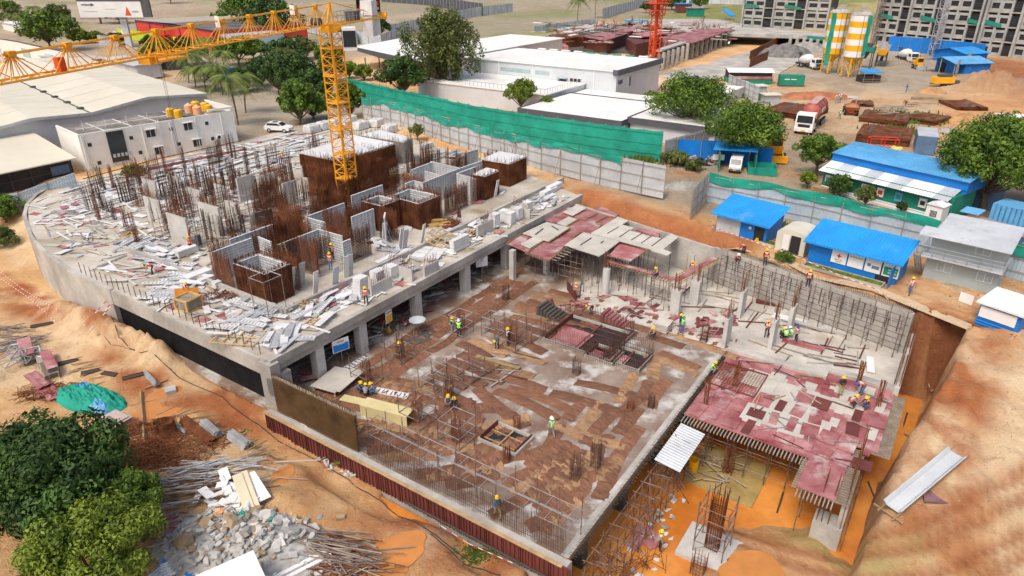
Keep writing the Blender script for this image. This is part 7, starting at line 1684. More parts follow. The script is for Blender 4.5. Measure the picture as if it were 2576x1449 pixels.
b=B();b.add([(-16,-.2,2.9),(0,-.2,2.9),(0,11,5.0),(-16,11,5.0),(-16,-.2,2.75),(0,-.2,2.75),(0,11,4.85),(-16,11,4.85)],[(0,1,2,3),(0,4,5,1),(1,5,6,2),(7,6,5,4)]);part('roof',b,'roofcream',ls_)
b=B();b.b2(-15.8,-.4,.8,1.0,0,2.7);part('front',b,'dark',ls_)
b=B()
for k in range(7):b.b2(-15.8+k*2.5,-15.7+k*2.5,.7,.8,0,2.75)
b.b2(-15.8,-.4,.7,.8,1.3,1.38);part('mullions',b,'chassis',ls_)
b=B();b.b2(-3.2,-.9,.68,.72,.9,2.1);part('blue_panel',b,'bluec',ls_)
za=3.0
a=at(225,448,za);c=at(600,358,4.0);d=c-a;d.z=0;L=d.length;an=math.atan2(d.y,d.x)
wblk=thing('white_block','white two storey block with small windows and yellow roof tanks beside the podium','building',a,an)
H2=6.5;dep=9.0
b=B();b.b2(0,L,0,dep,-2,H2-.7);b.b2(0,L,0,.25,H2-.7,H2-.35);b.b2(0,.25,.25,dep,H2-.7,H2-.35);b.b2(L-.25,L,.25,dep,H2-.7,H2+.3);b.b2(L*.82,L,0,.25,H2,H2+.3)
part('wall',b,'whitewall',wblk)
b=B();b.b2(.25,L-.25,.25,dep,H2-.65,H2-.6);part('roof',b,'roofold',wblk)
def wnd(x,z,w,h,par=wblk,sill=True):
 b=B();b.b2(x,x+w,-.06,.02,z,z+h);w_=part('window',b,'glass',par)
 if sill:b=B();b.b2(x-.2,x+w+.2,-.45,.0,z+h+.05,z+h+.15);part('sunshade',b,'white',w_);b=B();b.b2(x+w*.45,x+w*.5,-.09,-.05,z,z+h);b.b2(x,x+w,-.09,-.05,z+h*.95,z+h);part('frame',b,'aluw',w_)
fx=lambda px:(px-225)/(600-225)
for px,z in[(372,4.2),(383,1.5),(465,4.3),(480,1.6)]:wnd(L*fx(px)*1.0,z,1.25,1.1)
for px,z in[(240,4.3),(332,4.3),(345,2.0),(428,4.6),(440,2.2),(520,4.6),(528,2.1),(250,1.6)]:wnd(L*fx(px),z,.5,.5,sill=False)
b=B();b.b2(L*.155,L*.255,-.1,.02,1.5,5.9);gl=part('glazed_bay',b,'glass',wblk)
b=B();
for k in range(5):b.b2(L*.165+k*.55,L*.165+k*.55+.35,-.14,-.1,2.2,2.7)
b.b2(L*.15,L*.26,-.14,-.08,5.9,6.0);b.b2(L*.15,L*.26,-.14,-.08,1.4,1.5);part('frame',b,'tin',gl)
b=B();b.tube((L*.46,-.5,0),(L*.46,-.2,6.6),.05,n=4);b.tube((L*.478,-.5,0),(L*.478,-.2,6.6),.05,n=4)
for k in range(20):b.tube((L*.46,-.48,.3+k*.3),(L*.478,-.48,.3+k*.3),.03,n=3)
part('cat_ladder',b,'aluw',wblk)
for x in(.3,.5,L*.37,L*.55,L*.72,L*.9):b=B();b.tube((x,-.12,-1),(x,-.12,H2-.5),.07,n=6);part('downpipe',b,'white',wblk)
b=B();b.box((L*.86,-.35,2.5),(.9,.4,.7));ac=part('ac_unit',b,'white',wblk);b=B();b.tube((L*.86-.1,-.58,2.5),(L*.86-.1,-.56,2.5),.26,n=12,caps=True);part('fan',b,'dark',ac)
b=B();
for k in range(6):b.b2(L*k/6,L*k/6+.06,1,8.5,H2-.6,H2-.5)
b.tube((1,4,H2-.4),(L*.7,4.4,H2-.4),.06,n=5)
for k in range(7):b.tube((2+k*3,3.8,H2-.6),(2+k*3,3.8,H2+.7),.05,n=4)
part('roof_pipes',b,'white',wblk)
def tank(x,y,r,h,m_,lb):
 o=thing('water_tank',lb,'water tank',wblk.matrix_world@Vector((0,0,0))if False else a+Matrix.Rotation(an,3,'Z')@Vector((x,y,H2-.6)))
 b=B();pr=[(0,0),(r,0)]
 for k in range(6):z=h*.75*k/5;pr+=[(r,z),(r*1.03,z+.05),(r,z+.1)]
 pr+=[(r*.9,h*.85),(r*.5,h*.95),(r*.3,h),(0,h)];b.lathe(pr,18);part('tank_body',b,m_,o,smooth=True)
 b=B();b.cyl((0,0,h-.02),r*.28,.1,12);part('lid',b,'chassis' if m_=='yel' else 'white',o)
for x,y,r,h,m_,lb in[(L*.66,2.2,.62,1.35,'yel','front yellow roof tank of the left pair'),(L*.645,4.2,.62,1.35,'yel','rear yellow roof tank of the left pair'),(L*.80,2.6,.66,1.35,'peach','front peach coloured roof tank'),(L*.79,5.0,.66,1.35,'peach','rear peach coloured roof tank'),(L*.89,3.0,.62,1.25,'yel','front yellow roof tank at the right end'),(L*.905,5.0,.62,1.3,'yel','middle yellow roof tank at the right end'),(L*.875,6.8,.62,1.35,'yel','rear yellow roof tank at the right end')]:tank(x,y,r,h,m_,lb)
P_=[G(-20,545),G(60,530),G(200,478)]
for p in P_:p.z=ground_z(p)
fence(P_,2.4,0,'tinb','bluish sheet fence at the left border below the lean-to')
P_=[g4(215,462),g4(400,418),g4(610,363)]
bw=thing('boundary_wall','low white plastered wall between the white block and the podium','wall',P_[0]);b=B()
for a_,c_ in zip(P_[:-1],P_[1:]):b.beam(a_-P_[0]+Vector((0,0,-.1)),c_-P_[0]+Vector((0,0,-.1)),.2,1.6)
part('wall_panel',b,'whitewall',bw);b=B();b.path([p-P_[0]+Vector((0,-.2,1.2))for p in P_],.06,5);part('cable',b,'cable',bw)
rs=thing('shutter_row','row of dark red shutters laid along the white boundary wall','shutter',g4(370,428),an);b=B();b.b2(0,15,-.6,-.5,0,.9);part('shutters',b,'redply',rs);
b=B();b.b2(-10,6,-2.0,-.8,0,.35);o=one('sack_row',b,mat('cream_sacks',(.62,.56,.34),.9,.2,1.2,bump=.8),'row of pale yellow sacks below the boundary wall','sacks',g4(330,440),an)
rwh=thing('red_warehouse','bright red walled warehouse with grey roofs at the top left','building',at(352,98,4),0)
a=at(352,98,4);c=at(545,132,4);d=c-a;L=d.length;rwh.rotation_euler[2]=math.atan2(d.y,d.x)
b=B();b.b2(0,L,0,34,0,6.6);part('wall',b,'redw',rwh)
b=B();b.add([(-.5,-.5,6.6),(L*.5,-.5,7.2),(L*.5,35,7.2),(-.5,35,6.6)],[(0,1,2,3)]);part('roof',b,mat('dusty_roof',(.40,.36,.29),.9,.12,.2),rwh)
b=B();b.add([(L*.5,-.5,7.2),(L+.5,-.5,6.6),(L+.5,35,6.6),(L*.5,35,7.2)],[(0,1,2,3)]);part('roof',b,mat('dark_roof',(.12,.11,.11),.9,.3,.2,c2=(.2,.19,.18)),rwh)
b=B();b.b2(-.2,L+.2,-.3,-.1,6.3,6.75)
for k in range(6):b.b2(L*k/5-.15,L*k/5+.15,-.25,-.1,0,6.4)
part('trim',b,'purple',rwh)
b=B();b.b2(L*.22,L*.45,-2,-.1,3.0,3.25);part('awning',b,'red',rwh);b=B();b.b2(L,L+8,2,20,0,5.4);part('side_wall',b,'tinb',rwh)
b=B();b.b2(-7,0,6,20,0,4.2);part('annex',b,'bluep',rwh)
ot=thing('water_tank','orange round tank in front of the red warehouse','water tank',at(362,96,4));b=B();b.tube((-.9,0,1.6),(.9,0,1.6),1.1,n=14,caps=True);part('tank_body',b,mat('orange_tank',(.85,.25,.02),.5,.05,1),ot);b=B();b.b2(-.8,.8,-.6,.6,0,.8);part('stand',b,'bluec',ot)
for k,(x0,y0,x1,y1,m_,lb)in enumerate([(300,82,395,95,'lime','lime green hoarding before the red warehouse'),(440,105,520,120,'lime','lime green hoarding under the crane jib'),(250,100,300,104,'tin','grey hoarding left of the lime one'),(290,88,300,92,'white','narrow white board by the lime hoarding')]):
 a=at(x0,y0+14,4);c=at(x1,y1+14,4);d=c-a;o=thing('hoarding',lb,'hoarding',a,math.atan2(d.y,d.x));b=B();b.b2(0,d.length,-.05,.05,0,3.4);part('board',b,m_,o)
 b=B();b.b2(d.length*.1,d.length*.35,-.1,-.05,.8,2.8);part('blank_patch',b,'white' if m_=='lime' else 'aluw',o)
a=at(262,66,4);bb_=thing('billboard','large white roadside billboard with a dark arrow and an orange mark','billboard',at(262,118,4),0)
p0,p1=at(197,44,13.0),at(360,47,13.0);
X0=at(262,118,4);Yb=X0.y;
def atY(x,y,Y):
 u=(x-1288)/FL;v=(y-724.5)/FL;f=math.cos(PITCH)-v*math.sin(PITCH);d_=math.sin(PITCH)+v*math.cos(PITCH);t=Y/f
 return Vector((t*u,Y,CAMH-t*d_))
A_,B_c,C_,D_=[atY(x,y,Yb)-X0 for x,y in((202,42),(361,47),(355,5),(193,0))]
wB=(B_c-A_).length;cen=(A_+B_c+C_+D_)/4;zc=cen.z;hh=(D_.z-A_.z)*.95
b=B();b.b2(cen.x-wB/2,cen.x+wB/2,-.2,.2,zc-hh/2,zc+hh/2);bd=part('board',b,'white',bb_)
b=B();b.b2(cen.x-wB/2,cen.x+wB/2,-.25,.25,zc+hh/2,zc+hh/2+1.2);part('dark_header',b,'fascia',bb_)
b=B();b.b2(cen.x-wB*.44,cen.x-wB*.28,-.3,-.2,zc+hh*.26,zc+hh*.32);b.prism([(0,0),(1,0),(0,1)],0,.01)if 0 else None
b.add([(cen.x-wB*.29,-.25,zc+hh*.40),(cen.x-wB*.23,-.25,zc+hh*.29),(cen.x-wB*.29,-.25,zc+hh*.18)],[(0,1,2)]);part('arrow',b,'fascia',bd)
b=B();x=cen.x+wB*.27;z=zc-hh*.1;b.add([(x-1.0,-.25,z-1.4),(x,-.25,z+1.4),(x+.25,-.25,z+.9),(x-.5,-.25,z-1.4),(x+1.1,-.25,z-1.4),(x+.35,-.25,z+.5)],[(0,3,2,1),(5,4,3,2)]);part('orange_mark',b,'orange',bd)
b=B();b.b2(cen.x+wB*.34,cen.x+wB*.44,-.25,-.2,z-.5,z+.1);b.b2(cen.x-wB*.42,cen.x-wB*.2,-.25,-.2,zc-hh*.15,zc-hh*.12);b.b2(cen.x-wB*.08,cen.x+wB*.1,-.25,-.2,zc-hh*.0,zc+hh*.03);part('small_print',b,'alug',bd)
b=B();b.b2(cen.x+wB*.1,cen.x+wB*.2,.3,1.5,-.3,zc-hh/2);part('column',b,'tin',bb_)
b=B();b.b2(cen.x-wB/2,cen.x+wB/2+.5,-1.2,-.3,zc-hh/2-.5,zc-hh/2-.35);b.b2(cen.x+wB/2+.3,cen.x+wB/2+3,-.4,.4,zc-hh/2,zc+hh/2+3);part('catwalk',b,'chassis',bb_)
for k,(x0,y0,x1,y1)in enumerate([(-40,122,55,140),(55,140,115,156),(115,156,180,172)]):
 a=at(x0,y0+10,4);c=at(x1,y1+10,4);d=c-a;o=thing('hoarding',['left','middle','right'][k]+' white poster hoarding beside the left road','hoarding',a,math.atan2(d.y,d.x));b=B();b.b2(0,d.length,-.1,.1,.5,5.0);part('board',b,'white',o)
 b=B();b.b2(d.length*.15,d.length*.5,-.15,-.1,1.2,3.6);part('faded_print',b,mat('faded_print',(.40,.52,.52),.8,.2,.5),o);b=B();b.b2(0,d.length,-.15,.12,5.0,5.3);part('cap',b,'fascia',o)
for k,(x0,y0,x1,y1,dp,h,wl_,rf,lb)in enumerate([(265,178,350,200,6,3.2,'tin','tin','grey shed with a white awning left of the jib trolley'),(365,160,425,178,5,3.0,'chassis','tin','dark shed with a yellow top behind the jib'),(10,75,60,85,6,3,'whitewall','white','white bus like cabin at the far left'),(60,85,100,95,6,3,'chassis','fascia','dark low shed at the far left'),(110,170,205,185,8,3.0,'conc','conc','low grey wall hut above the cream warehouse')]):
 a=at(x0,y0,4);c=at(x1,y1,4);d=c-a;o=thing('street_shed',lb,'shed',a,math.atan2(d.y,d.x));b=B();b.b2(0,d.length,0,dp,0,h);part('wall',b,wl_,o);b=B();b.b2(-.3,d.length+.3,-.6,dp+.3,h,h+.2);part('roof',b,rf,o)
 if k==0:b=B();b.add([(3,-.1,2.6),(6,-.1,2.6),(6,-2,2.1),(3,-2,2.1)],[(0,1,2,3)]);part('awning',b,'white',o);b=B();b.b2(3,6,-.05,0,0,2.1);part('opening',b,'dark',o)
for k,(pts,h,m_)in enumerate([([(760,78),(870,105),(960,118),(1040,85)],4,'tin'),([(870,72),(900,112)],4,'tin'),([(980,95),(1195,42),(1290,30)],4.5,'tin'),([(1515,48),(1600,22),(1640,8)],5,'tin'),([(1700,8),(1860,12),(1960,30)],6,'tin'),([(1345,80),(1500,60)],2.2,'tinb')]):
 P_=[at(x,y,4)for x,y in pts];fence(P_,h,4,m_,'far grey sheet fence '+['behind the crane cab','left of the round tree','along the open field','beyond the two palms','behind the orange mast','leaning at the edge of the excavation'][k],pw_=6,rails=False,posts='chassis')
P_=[at(x,y,4)for x,y in[(960,5),(1080,14),(1215,40)]];fence(P_,6,4,'fascia','dark ribbed fence across the field at the top',pw_=6,rails=False,posts='tin')
def lattice_mast(b,H,w,step,r,rd_):
 c=[(-w/2,-w/2),(w/2,-w/2),(w/2,w/2),(-w/2,w/2)]
 for x,y in c:b.tube((x,y,0),(x,y,H),r,n=4)
 z=0;k=0
 while z<H-.01:
  z2=min(H,z+step)
  for i in range(4):
   p,q=c[i],c[(i+1)%4]
   b.tube((p[0],p[1],z),(q[0],q[1],z),rd_,n=4)
   if k%2:p,q=q,p
   b.tube((p[0],p[1],z),(q[0],q[1],z2),rd_,n=4)
  z=z2;k+=1
mb=D(29.9,-22.9);JZ=24.4
cr=thing('tower_crane','yellow tower crane rising from the podium deck, its long jib crossing the upper left','crane',mb,AX)
b=B();lattice_mast(b,20.0,1.75,.95,.10,.045);part('mast',b,'yellow',cr)
b=B()
for z in np.arange(3,20,3.0):b.box((0,0,z),(1.95,1.95,.10))
part('mast_collars',b,'yellow',cr)
b=B();b.tube((.35,.35,.2),(.35,.35,19.8),.16,n=4);part('ladder_tube',b,'yellow',cr)
b=B();b.cyl((0,0,19.7),1.15,.5,16);b.b2(-.9,.9,-.9,.9,20.2,20.6);part('slewing_ring',b,'yellow',cr)
jd=(Vector((-29.6,40.6,0))-Vector((mb.x,mb.y,0))).normalized();ja=math.atan2(jd.y,jd.x)
jr=ja-AX
def J(x,y,z):return Matrix.Rotation(jr,3,'Z')@Vector((x,y,z))
jz=JZ-4.0+.2
b=B();n=13;Lj=54;sec=Lj/n
for y in(-.62,.62):b.tube(J(-1.5,y,jz),J(Lj,y,jz),.075,n=5)
b.tube(J(1.2,0,jz+2.0),J(Lj,0,jz+1.25),.085,n=5)
for k in range(n):
 x0=.8+k*sec;xm=x0+sec/2;x1=x0+sec;zt=jz+2.0-.75*(xm/Lj)
 for y in(-.62,.62):
  for x in(x0,x0+sec*.25,x0+sec*.42,x0+sec*.58,x0+sec*.75,x1):b.tube(J(x,y,jz),J(xm,0,zt),.035,n=4)
 for x in(x0,xm):b.tube(J(x,-.62,jz),J(x,.62,jz),.035,n=4);b.tube(J(x,-.62,jz),J(x+sec/2,.62,jz),.03,n=4)
 b.box(J(xm,0,zt),(.5,.35,.3),rz=jr)
part('jib',b,'yellow',cr)
for k in(1,4,9):b=B();b.box(J(.8+(k+.5)*sec+.5,-.1,jz+1.9-.75*k/n),(1.1,.06,.9),rz=jr+.9);part('jib_sign',b,'white',cr)
b=B();c=J(27.5,0,jz-.45);b.box(c,(3.6,1.5,.12),rz=jr);
for x in(-1.8,-.6,.6,1.8):
 for y in(-.75,.75):b.tube(c+J(x,y,0),c+J(x,y,1.0)*1,.05,n=4)if False else b.tube(J(27.5+x,y,jz-.5),J(27.5+x,y,jz+.35),.05,n=4)
b.tube(J(25.7,.75,jz-.1),J(29.3,.75,jz-.1),.05,n=4);b.tube(J(25.7,-.75,jz-.1),J(29.3,-.75,jz-.1),.05,n=4)
b.box(J(29.2,0,jz-.3),(.9,1.0,.5),rz=jr);part('trolley',b,'yellow',cr)
b=B();b.box(J(37,0,jz+.4),(.5,.4,.9),rz=jr);part('hoist_wheel',b,'orange',cr)
b=B()
for y in(-.5,.5):b.tube(J(28+y,y,jz-.4),J(28+y*.3,y*.3,jz-14.5),.018,n=3)
b.box(J(28,0,jz-15),(.4,.3,.9),rz=jr);part('hook_line',b,'chassis',cr)
b=B()
for y in(-.7,.7):
 b.tube(J(-1,y,jz-.2),J(-14.2,y,jz-.2),.16,n=4);b.tube(J(0,y*.6,jz-.5),J(-.6,0,jz+2.15),.12,n=4);b.tube(J(1.4,y*.6,jz),J(-.6,0,jz+2.15),.1,n=4)
b.tube(J(-.6,0,jz+2.15),J(-12,0,jz+.3),.05,n=4);b.tube(J(-.6,0,jz+2.15),J(1.2,0,jz+2.0),.06,n=4);b.box(J(-14.2,0,jz-.1),(.3,1.8,.8),rz=jr)
for k in range(6):b.tube(J(-2-2*k,-.7,jz-.2),J(-3-2*k,.7,jz-.2),.05,n=4)
part('counter_jib',b,'yellow',cr)
b=B();
for y in(-.75,.75):
 for k in range(7):b.tube(J(-1.5-k,y,jz),J(-1.5-k,y,jz+1.0),.03,n=4)
 b.tube(J(-1.5,y,jz+1),J(-8,y,jz+1),.03,n=4);b.tube(J(-1.5,y,jz+.5),J(-8,y,jz+.5),.03,n=4)
for k in range(5):b.tube(J(1.5+k*.7,-1.0,jz-.1),J(1.5+k*.7,-1.0,jz+.9),.025,n=4)
b.tube(J(1.5,-1.0,jz+.9),J(4.3,-1.0,jz+.9),.025,n=4);b.box(J(2.9,-1.0,jz-.1),(3,.8,.06),rz=jr);part('platform',b,'scaffg',cr)
b=B();b.box(J(-6,0,jz+.4),(1.4,1.2,1.0),rz=jr);b.tube(J(3,-.5,jz+.4),J(3,.5,jz+.4),.4,n=12,caps=True);part('winch',b,'chassis',cr)
for k in range(4):b=B();b.box(J(-10.4-k*.62,0,jz-1.1),(.56,1.3,2.4),rz=jr);part('counterweight',b,'aluw',cr)
b=B();b.box(J(-10.8,0,jz+1.0),(1.6,1.5,1.7),rz=jr);part('counterweight',b,'aluw',cr)
q=part('banner',B().add([(-1.5,0,-.75),(1.5,0,-.75),(1.5,0,.75),(-1.5,0,.75),(-1.5,.05,-.75),(1.5,.05,-.75),(1.5,.05,.75),(-1.5,.05,.75)],[(0,1,2,3),(7,6,5,4),(0,4,5,1),(1,5,6,2),(2,6,7,3),(3,7,4,0)]),'black',cr,J(-12.9,-.95,jz+1.1),0)
q.rotation_euler[2]=-AX+rad(16)
lettering('ABHEE',.62,'orange',q,(.42,-.02,.24),(PI/2,0,0));lettering('VENTURES',.38,'white',q,(.42,-.02,-.34),(PI/2,0,0))
b=B();b.add([(-1.3,-.02,-.55),(-.95,-.02,.6),(-.8,-.02,.2),(-1.05,-.02,-.55),(-.55,-.02,-.55),(-.82,-.02,.05)],[(0,3,2,1),(3,4,5)]);part('mark',b,'orange',q)
cb=part('cab',B().b2(-.75,.75,-.9,.9,-1.9,.5),'white',cr,J(-.6,1.9,jz-.9),-AX+.25)
b=B();b.b2(-.70,.70,-.96,-.9,-1.5,.2);b.b2(-.80,-.75,-.7,.7,-1.4,.2);part('cab_glass',b,'glass',cb)
b=B();b.b2(.75,.80,-.8,-.05,-.9,.2);b.b2(.75,.80,.1,.8,-1.6,.2);part('side_glass',b,'glassl',cb)
lettering('POTAIN' if 0 else 'POTAIN',.34,'fascia',cb,(.83,-.02,-.7),(PI/2,PI/2,PI/2))
om=thing('tower_crane','orange crane mast standing behind the white warehouse','crane',at(1640,190,4),.35)
b=B();lattice_mast(b,30,1.9,1.3,.16,.07);part('mast',b,'orange',om)
b=B();lattice_mast(b,5.5,2.7,1.3,.14,.07);b.v=[(x,y,z+14.5)for x,y,z in b.v];part('climbing_cage',b,'orange',om)
b=B()
for z in(15.6,17.2):b.b2(-2.6,2.6,-2.2,2.2,z,z+.12)
for k in range(10):b.tube((-2.6+k*.57,-2.2,17.3),(-2.6+k*.57,-2.2,18.2),.04,n=3);b.tube((-2.6+k*.57,2.2,17.3),(-2.6+k*.57,2.2,18.2),.04,n=3)
part('platform',b,'orange',om)
b=B();b.b2(-.25,.25,-.25,.25,0,30);part('hoist_tube',b,'orange',om)
def zat(X,Y,y):
 v=(y-724.5)/FL;f=math.cos(PITCH)-v*math.sin(PITCH);d_=math.sin(PITCH)+v*math.cos(PITCH);return CAMH-Y*d_/f
for k,(x,y,lb,yb,yt)in enumerate([(2085,182,'left yellow and white banded cement silo',134,32),(2137,192,'right yellow and white banded cement silo, the nearer one',142,38)]):
 p=at(x,y,4);zb=zat(p.x,p.y,yb)-4;zt=zat(p.x,p.y,yt)-4;h=zt-zb;o=thing('cement_silo',lb,'silo',p,.2)
 r=2.45;n=7
 for i in range(n):
  b=B();b.tube((0,0,zb+h*i/n),(0,0,zb+h*(i+1)/n),r,n=24);part('band',b,'yel' if(i+k)%2==0 else 'white',o,smooth=True)
 b=B();b.tube((0,0,zb-2.2),(0,0,zb),.3,r,20);part('cone',b,'yel',o,smooth=True)
 b=B()
 for q in[(-1,-1),(1,-1),(1,1),(-1,1)]:b.tube((q[0]*1.55,q[1]*1.55,0),(q[0]*1.45,q[1]*1.45,zb+.5),.17,n=6)
 for q,w in[((-1,-1),(1,-1)),((1,-1),(1,1)),((1,1),(-1,1)),((-1,1),(-1,-1))]:
  b.tube((q[0]*1.55,q[1]*1.55,.4),(w[0]*1.5,w[1]*1.5,zb-.6),.08,n=4);b.tube((w[0]*1.55,w[1]*1.55,.4),(q[0]*1.5,q[1]*1.5,zb-.6),.08,n=4);b.tube((q[0]*1.5,q[1]*1.5,zb-.5),(w[0]*1.5,w[1]*1.5,zb-.5),.1,n=4)
 part('legs',b,'yel',o)
 b=B();b.lathe([(r,zt),(r+.1,zt+.1),(r*.8,zt+.7),(0,zt+1.0)],20);b.box((.4,.2,zt+1.1),(1.5,1.2,1.4));b.box((-.6,-.5,zt+.8),(1,1,.9))
 for i in range(14):b.tube((r*math.cos(i*.45),r*math.sin(i*.45),zt),(r*math.cos(i*.45),r*math.sin(i*.45),zt+1.2),.05,n=3)
 part('top_hood',b,'conc',o)
 b=B();b.tube((.3,-r-.1,1),(.3,-r-.1,zt),.10,n=5);b.tube((-.9,-r*.93,2),(-.9,-r*.93,zt),.06,n=5);part('fill_pipe',b,'chassis',o)
 b=B();x0=-r-.5 if k==0 else.2;V=[]
 for i in range(12):z=(2 if k==0 else zb+.5)+i*((zt-2)if k==0 else(h-.5))/11;V+=[(x0-.2+.1*math.sin(i),-r*(.5 if k==0 else 1)-.15,z),(x0+.9+.15*math.cos(i*2),-r*(.6 if k==0 else 1)-.2,z)]
 b.add(V,[(2*i,2*i+1,2*i+3,2*i+2)for i in range(11)]);part('net_strip',b,'teal',o)
hp=thing('aggregate_hopper','orange aggregate hopper bins on dark legs behind the silos','hopper',at(2215,160,4),AX+.1)
b=B();b.add([(-7,-1.6,4.6),(7,-1.6,4.6),(7,1.6,4.6),(-7,1.6,4.6),(-6.6,-.9,3),(6.6,-.9,3),(6.6,.9,3),(-6.6,.9,3)],[(0,4,5,1),(1,5,6,2),(2,6,7,3),(3,7,4,0),(4,7,6,5)]);part('bins',b,'yellow',hp)
b=B();b.b2(-6.8,6.8,-1.5,1.5,4.3,4.55)
for i in range(4):b.add([(-6.6+i*3.3,-1.4,4.5),(-3.5+i*3.3,-1.4,4.5),(-3.5+i*3.3,1.4,4.5),(-6.6+i*3.3,1.4,4.5),(-5.0+i*3.3,0,5.3)],[(0,1,4),(1,2,4),(2,3,4),(3,0,4)])
part('aggregate',b,'aggl',hp)
b=B()
for i in range(5):
 for y in(-1.2,1.2):b.tube((-6.4+i*3.2,y,0),(-6.4+i*3.2,y,3.2),.14,n=4)
b.b2(-7,7,-1.3,1.3,2.7,3.0);b.b2(-7,7,-.4,.4,1.2,1.5);part('legs',b,'chassis',hp)
mx=thing('mixer_platform','green railed mixer platform between silos and hopper','platform',at(2170,170,4),AX);b=B();b.b2(-2,2,-2,2,4.2,4.4);
for x in(-1.8,1.8):
 for y in(-1.8,1.8):b.tube((x,y,0),(x,y,7.5),.13,n=4)
b.b2(-1.2,1.2,-1.2,1.2,4.6,6.4);b.add([(-1,-1,4.2),(1,-1,4.2),(1,1,4.2),(-1,1,4.2),(-.3,-.3,2.4),(.3,-.3,2.4),(.3,.3,2.4),(-.3,.3,2.4)],[(0,4,5,1),(1,5,6,2),(2,6,7,3),(3,7,4,0)]);part('frame',b,'chassis',mx)
b=B();b.b2(-2.1,2.1,-2.15,-2.1,4.4,5.6);b.b2(-2.15,-2.1,-2.1,2.1,4.4,5.6);b.b2(-1.5,1.5,-2.15,-2.1,7.0,8.0);part('green_rail',b,'teald',mx)
def wheel(o,x,y,r=.5,w=.3):
 b=B();b.tube((x,y-w/2,r),(x,y+w/2,r),r,n=16,caps=True);t=part('wheel',b,'tyre',o);b=B();b.tube((x,y-w/2-.02,r),(x,y+w/2+.02,r),r*.5,n=12,caps=True);part('rim',b,'tin',t);return t
def truck_cab(o,x0,m_,w=2.4,h=2.9,L=2.0,low=None):
 b=B();y=w/2;b.add([(x0,-y,.7),(x0+L,-y,.7),(x0+L,-y,1.8),(x0+L-.25,-y,h),(x0,-y,h),(x0,y,.7),(x0+L,y,.7),(x0+L,y,1.8),(x0+L-.25,y,h),(x0,y,h)],[(0,1,2,3,4),(9,8,7,6,5),(0,5,6,1),(1,6,7,2),(2,7,8,3),(3,8,9,4),(4,9,5,0)]);c=part('cab',b,m_,o)
 b=B();X=x0+L;b.add([(X+.03,-y+.15,1.7),(X+.03,y-.15,1.7),(X-.13,y-.2,h-.25),(X-.13,-y+.2,h-.25)],[(0,1,2,3)]);part('windscreen',b,'glass',c)
 b=B();
 for s_ in(-1,1):b.b2(x0+.5,X-.35,s_*(y+.01),s_*(y-.01),1.8,h-.4)
 part('side_window',b,'glass',c)
 b=B();b.b2(X,X+.12,-y,y,.5,1.0);part('bumper',b,'chassis' if low is None else low,c)
 b=B();b.b2(X+.0,X+.05,-.8,.8,1.1,1.5);part('grille',b,'dark',c)
 for s_ in(-1,1):b=B();b.b2(X+.12,X+.15,s_*(y-.45),s_*(y-.1),.65,.9);part('headlight',b,'aluw',c)
 for s_ in(-1,1):b=B();b.b2(X-.2,X-.1,s_*(y+.3),s_*(y+.1),1.8,2.4);part('mirror',b,'dark',c)
 b=B();b.b2(X+.12,X+.14,-.3,.3,.55,.72);part('number_plate',b,'yel',c)
def mixer(p,rz,cabm,lb,low=None):
 o=thing('mixer_truck',lb,'truck',p,rz)
 b=B();b.b2(-5.2,1.4,-.5,.5,.85,1.15);b.b2(-5.2,-4.9,-1.2,1.2,.7,1.1);part('chassis',b,'chassis',o)
 truck_cab(o,1.2,cabm,low=low)
 b=B();T=Matrix.Rotation(rad(-12),3,'Y');pr=[(.35,-3.6),(.75,-3.2),(1.0,-2.3),(1.22,-1.0),(1.22,.3),(1.0,1.2),(.5,1.7),(.0,1.75)];b.lathe(pr,20,axis='X');b.v=[tuple(T@Vector(v)+Vector((-1.4,0,2.35)))for v in b.v];dr=part('drum',b,'white',o,smooth=True)
 b=B();b.add([(-5.6,-.5,3.6),(-4.7,-.5,3.6),(-4.7,.5,3.6),(-5.6,.5,3.6),(-5.2,-.2,2.8),(-4.9,-.2,2.8),(-4.9,.2,2.8),(-5.2,.2,2.8)],[(0,4,5,1),(1,5,6,2),(2,6,7,3),(3,7,4,0)]);b.tube((-5.1,0,2.8),(-6.0,.3,1.6),.15,n=6);b.tube((-4.6,-.8,1.1),(-4.6,-.3,2.6),.07,n=4);b.tube((-4.6,.8,1.1),(-4.6,.3,2.6),.07,n=4);part('chute',b,'chassis',o)
 b=B();b.b2(.6,1.1,-1.0,1.0,1.15,2.2);part('water_box',b,'tin',o)
 for x in(2.4,-2.6,-3.9):
  for s_ in(-1,1):wheel(o,x,s_*1.02)
 return o
g=lambda x,y:g4(x,y)
mixer(g(2038,172),rad(-75),'white','white concrete mixer truck left of the silos')
mixer(g(2284,152),rad(-88),'white','white mixer truck with an orange nose near the blue sheds',low='yel')
tk=thing('tanker_truck','white cab tanker truck with a rusty red bulk tank on the yard road','truck',g(2030,326),rad(-122));tk.scale=(1.22,)*3
b=B();b.b2(-8.2,1.4,-.5,.5,.85,1.15);part('chassis',b,'tankred',tk);truck_cab(tk,1.3,'white',low='white')
b=B();b.lathe([(0,-8.0),(.9,-7.7),(1.25,-7.0),(1.25,-.7),(1.2,-.3),(0,-.1)],24,c=(0,0,2.45),axis='X');tb=part('tank',b,'tankred',tk,smooth=True)
b=B();b.b2(-7.2,-1.0,-.55,.55,3.68,3.78)
for x in(-6.6,-4,-1.8):b.cyl((x,0,3.78),.28,.12,12)
part('walkway',b,mat('dusty_pink',(.52,.36,.33),.8,.15,1),tb)
b=B();b.lathe([(1.27,-4.9),(1.27,-2.1)],24,c=(0,0,2.45),axis='X');b.v=[v for v in b.v];
b2=B();b2.b2(-4.4,-1.9,-1.27,-1.24,2.3,2.9);b2.b2(-4.4,-1.9,1.24,1.27,2.3,2.9);part('white_band',b2,'white',tb)
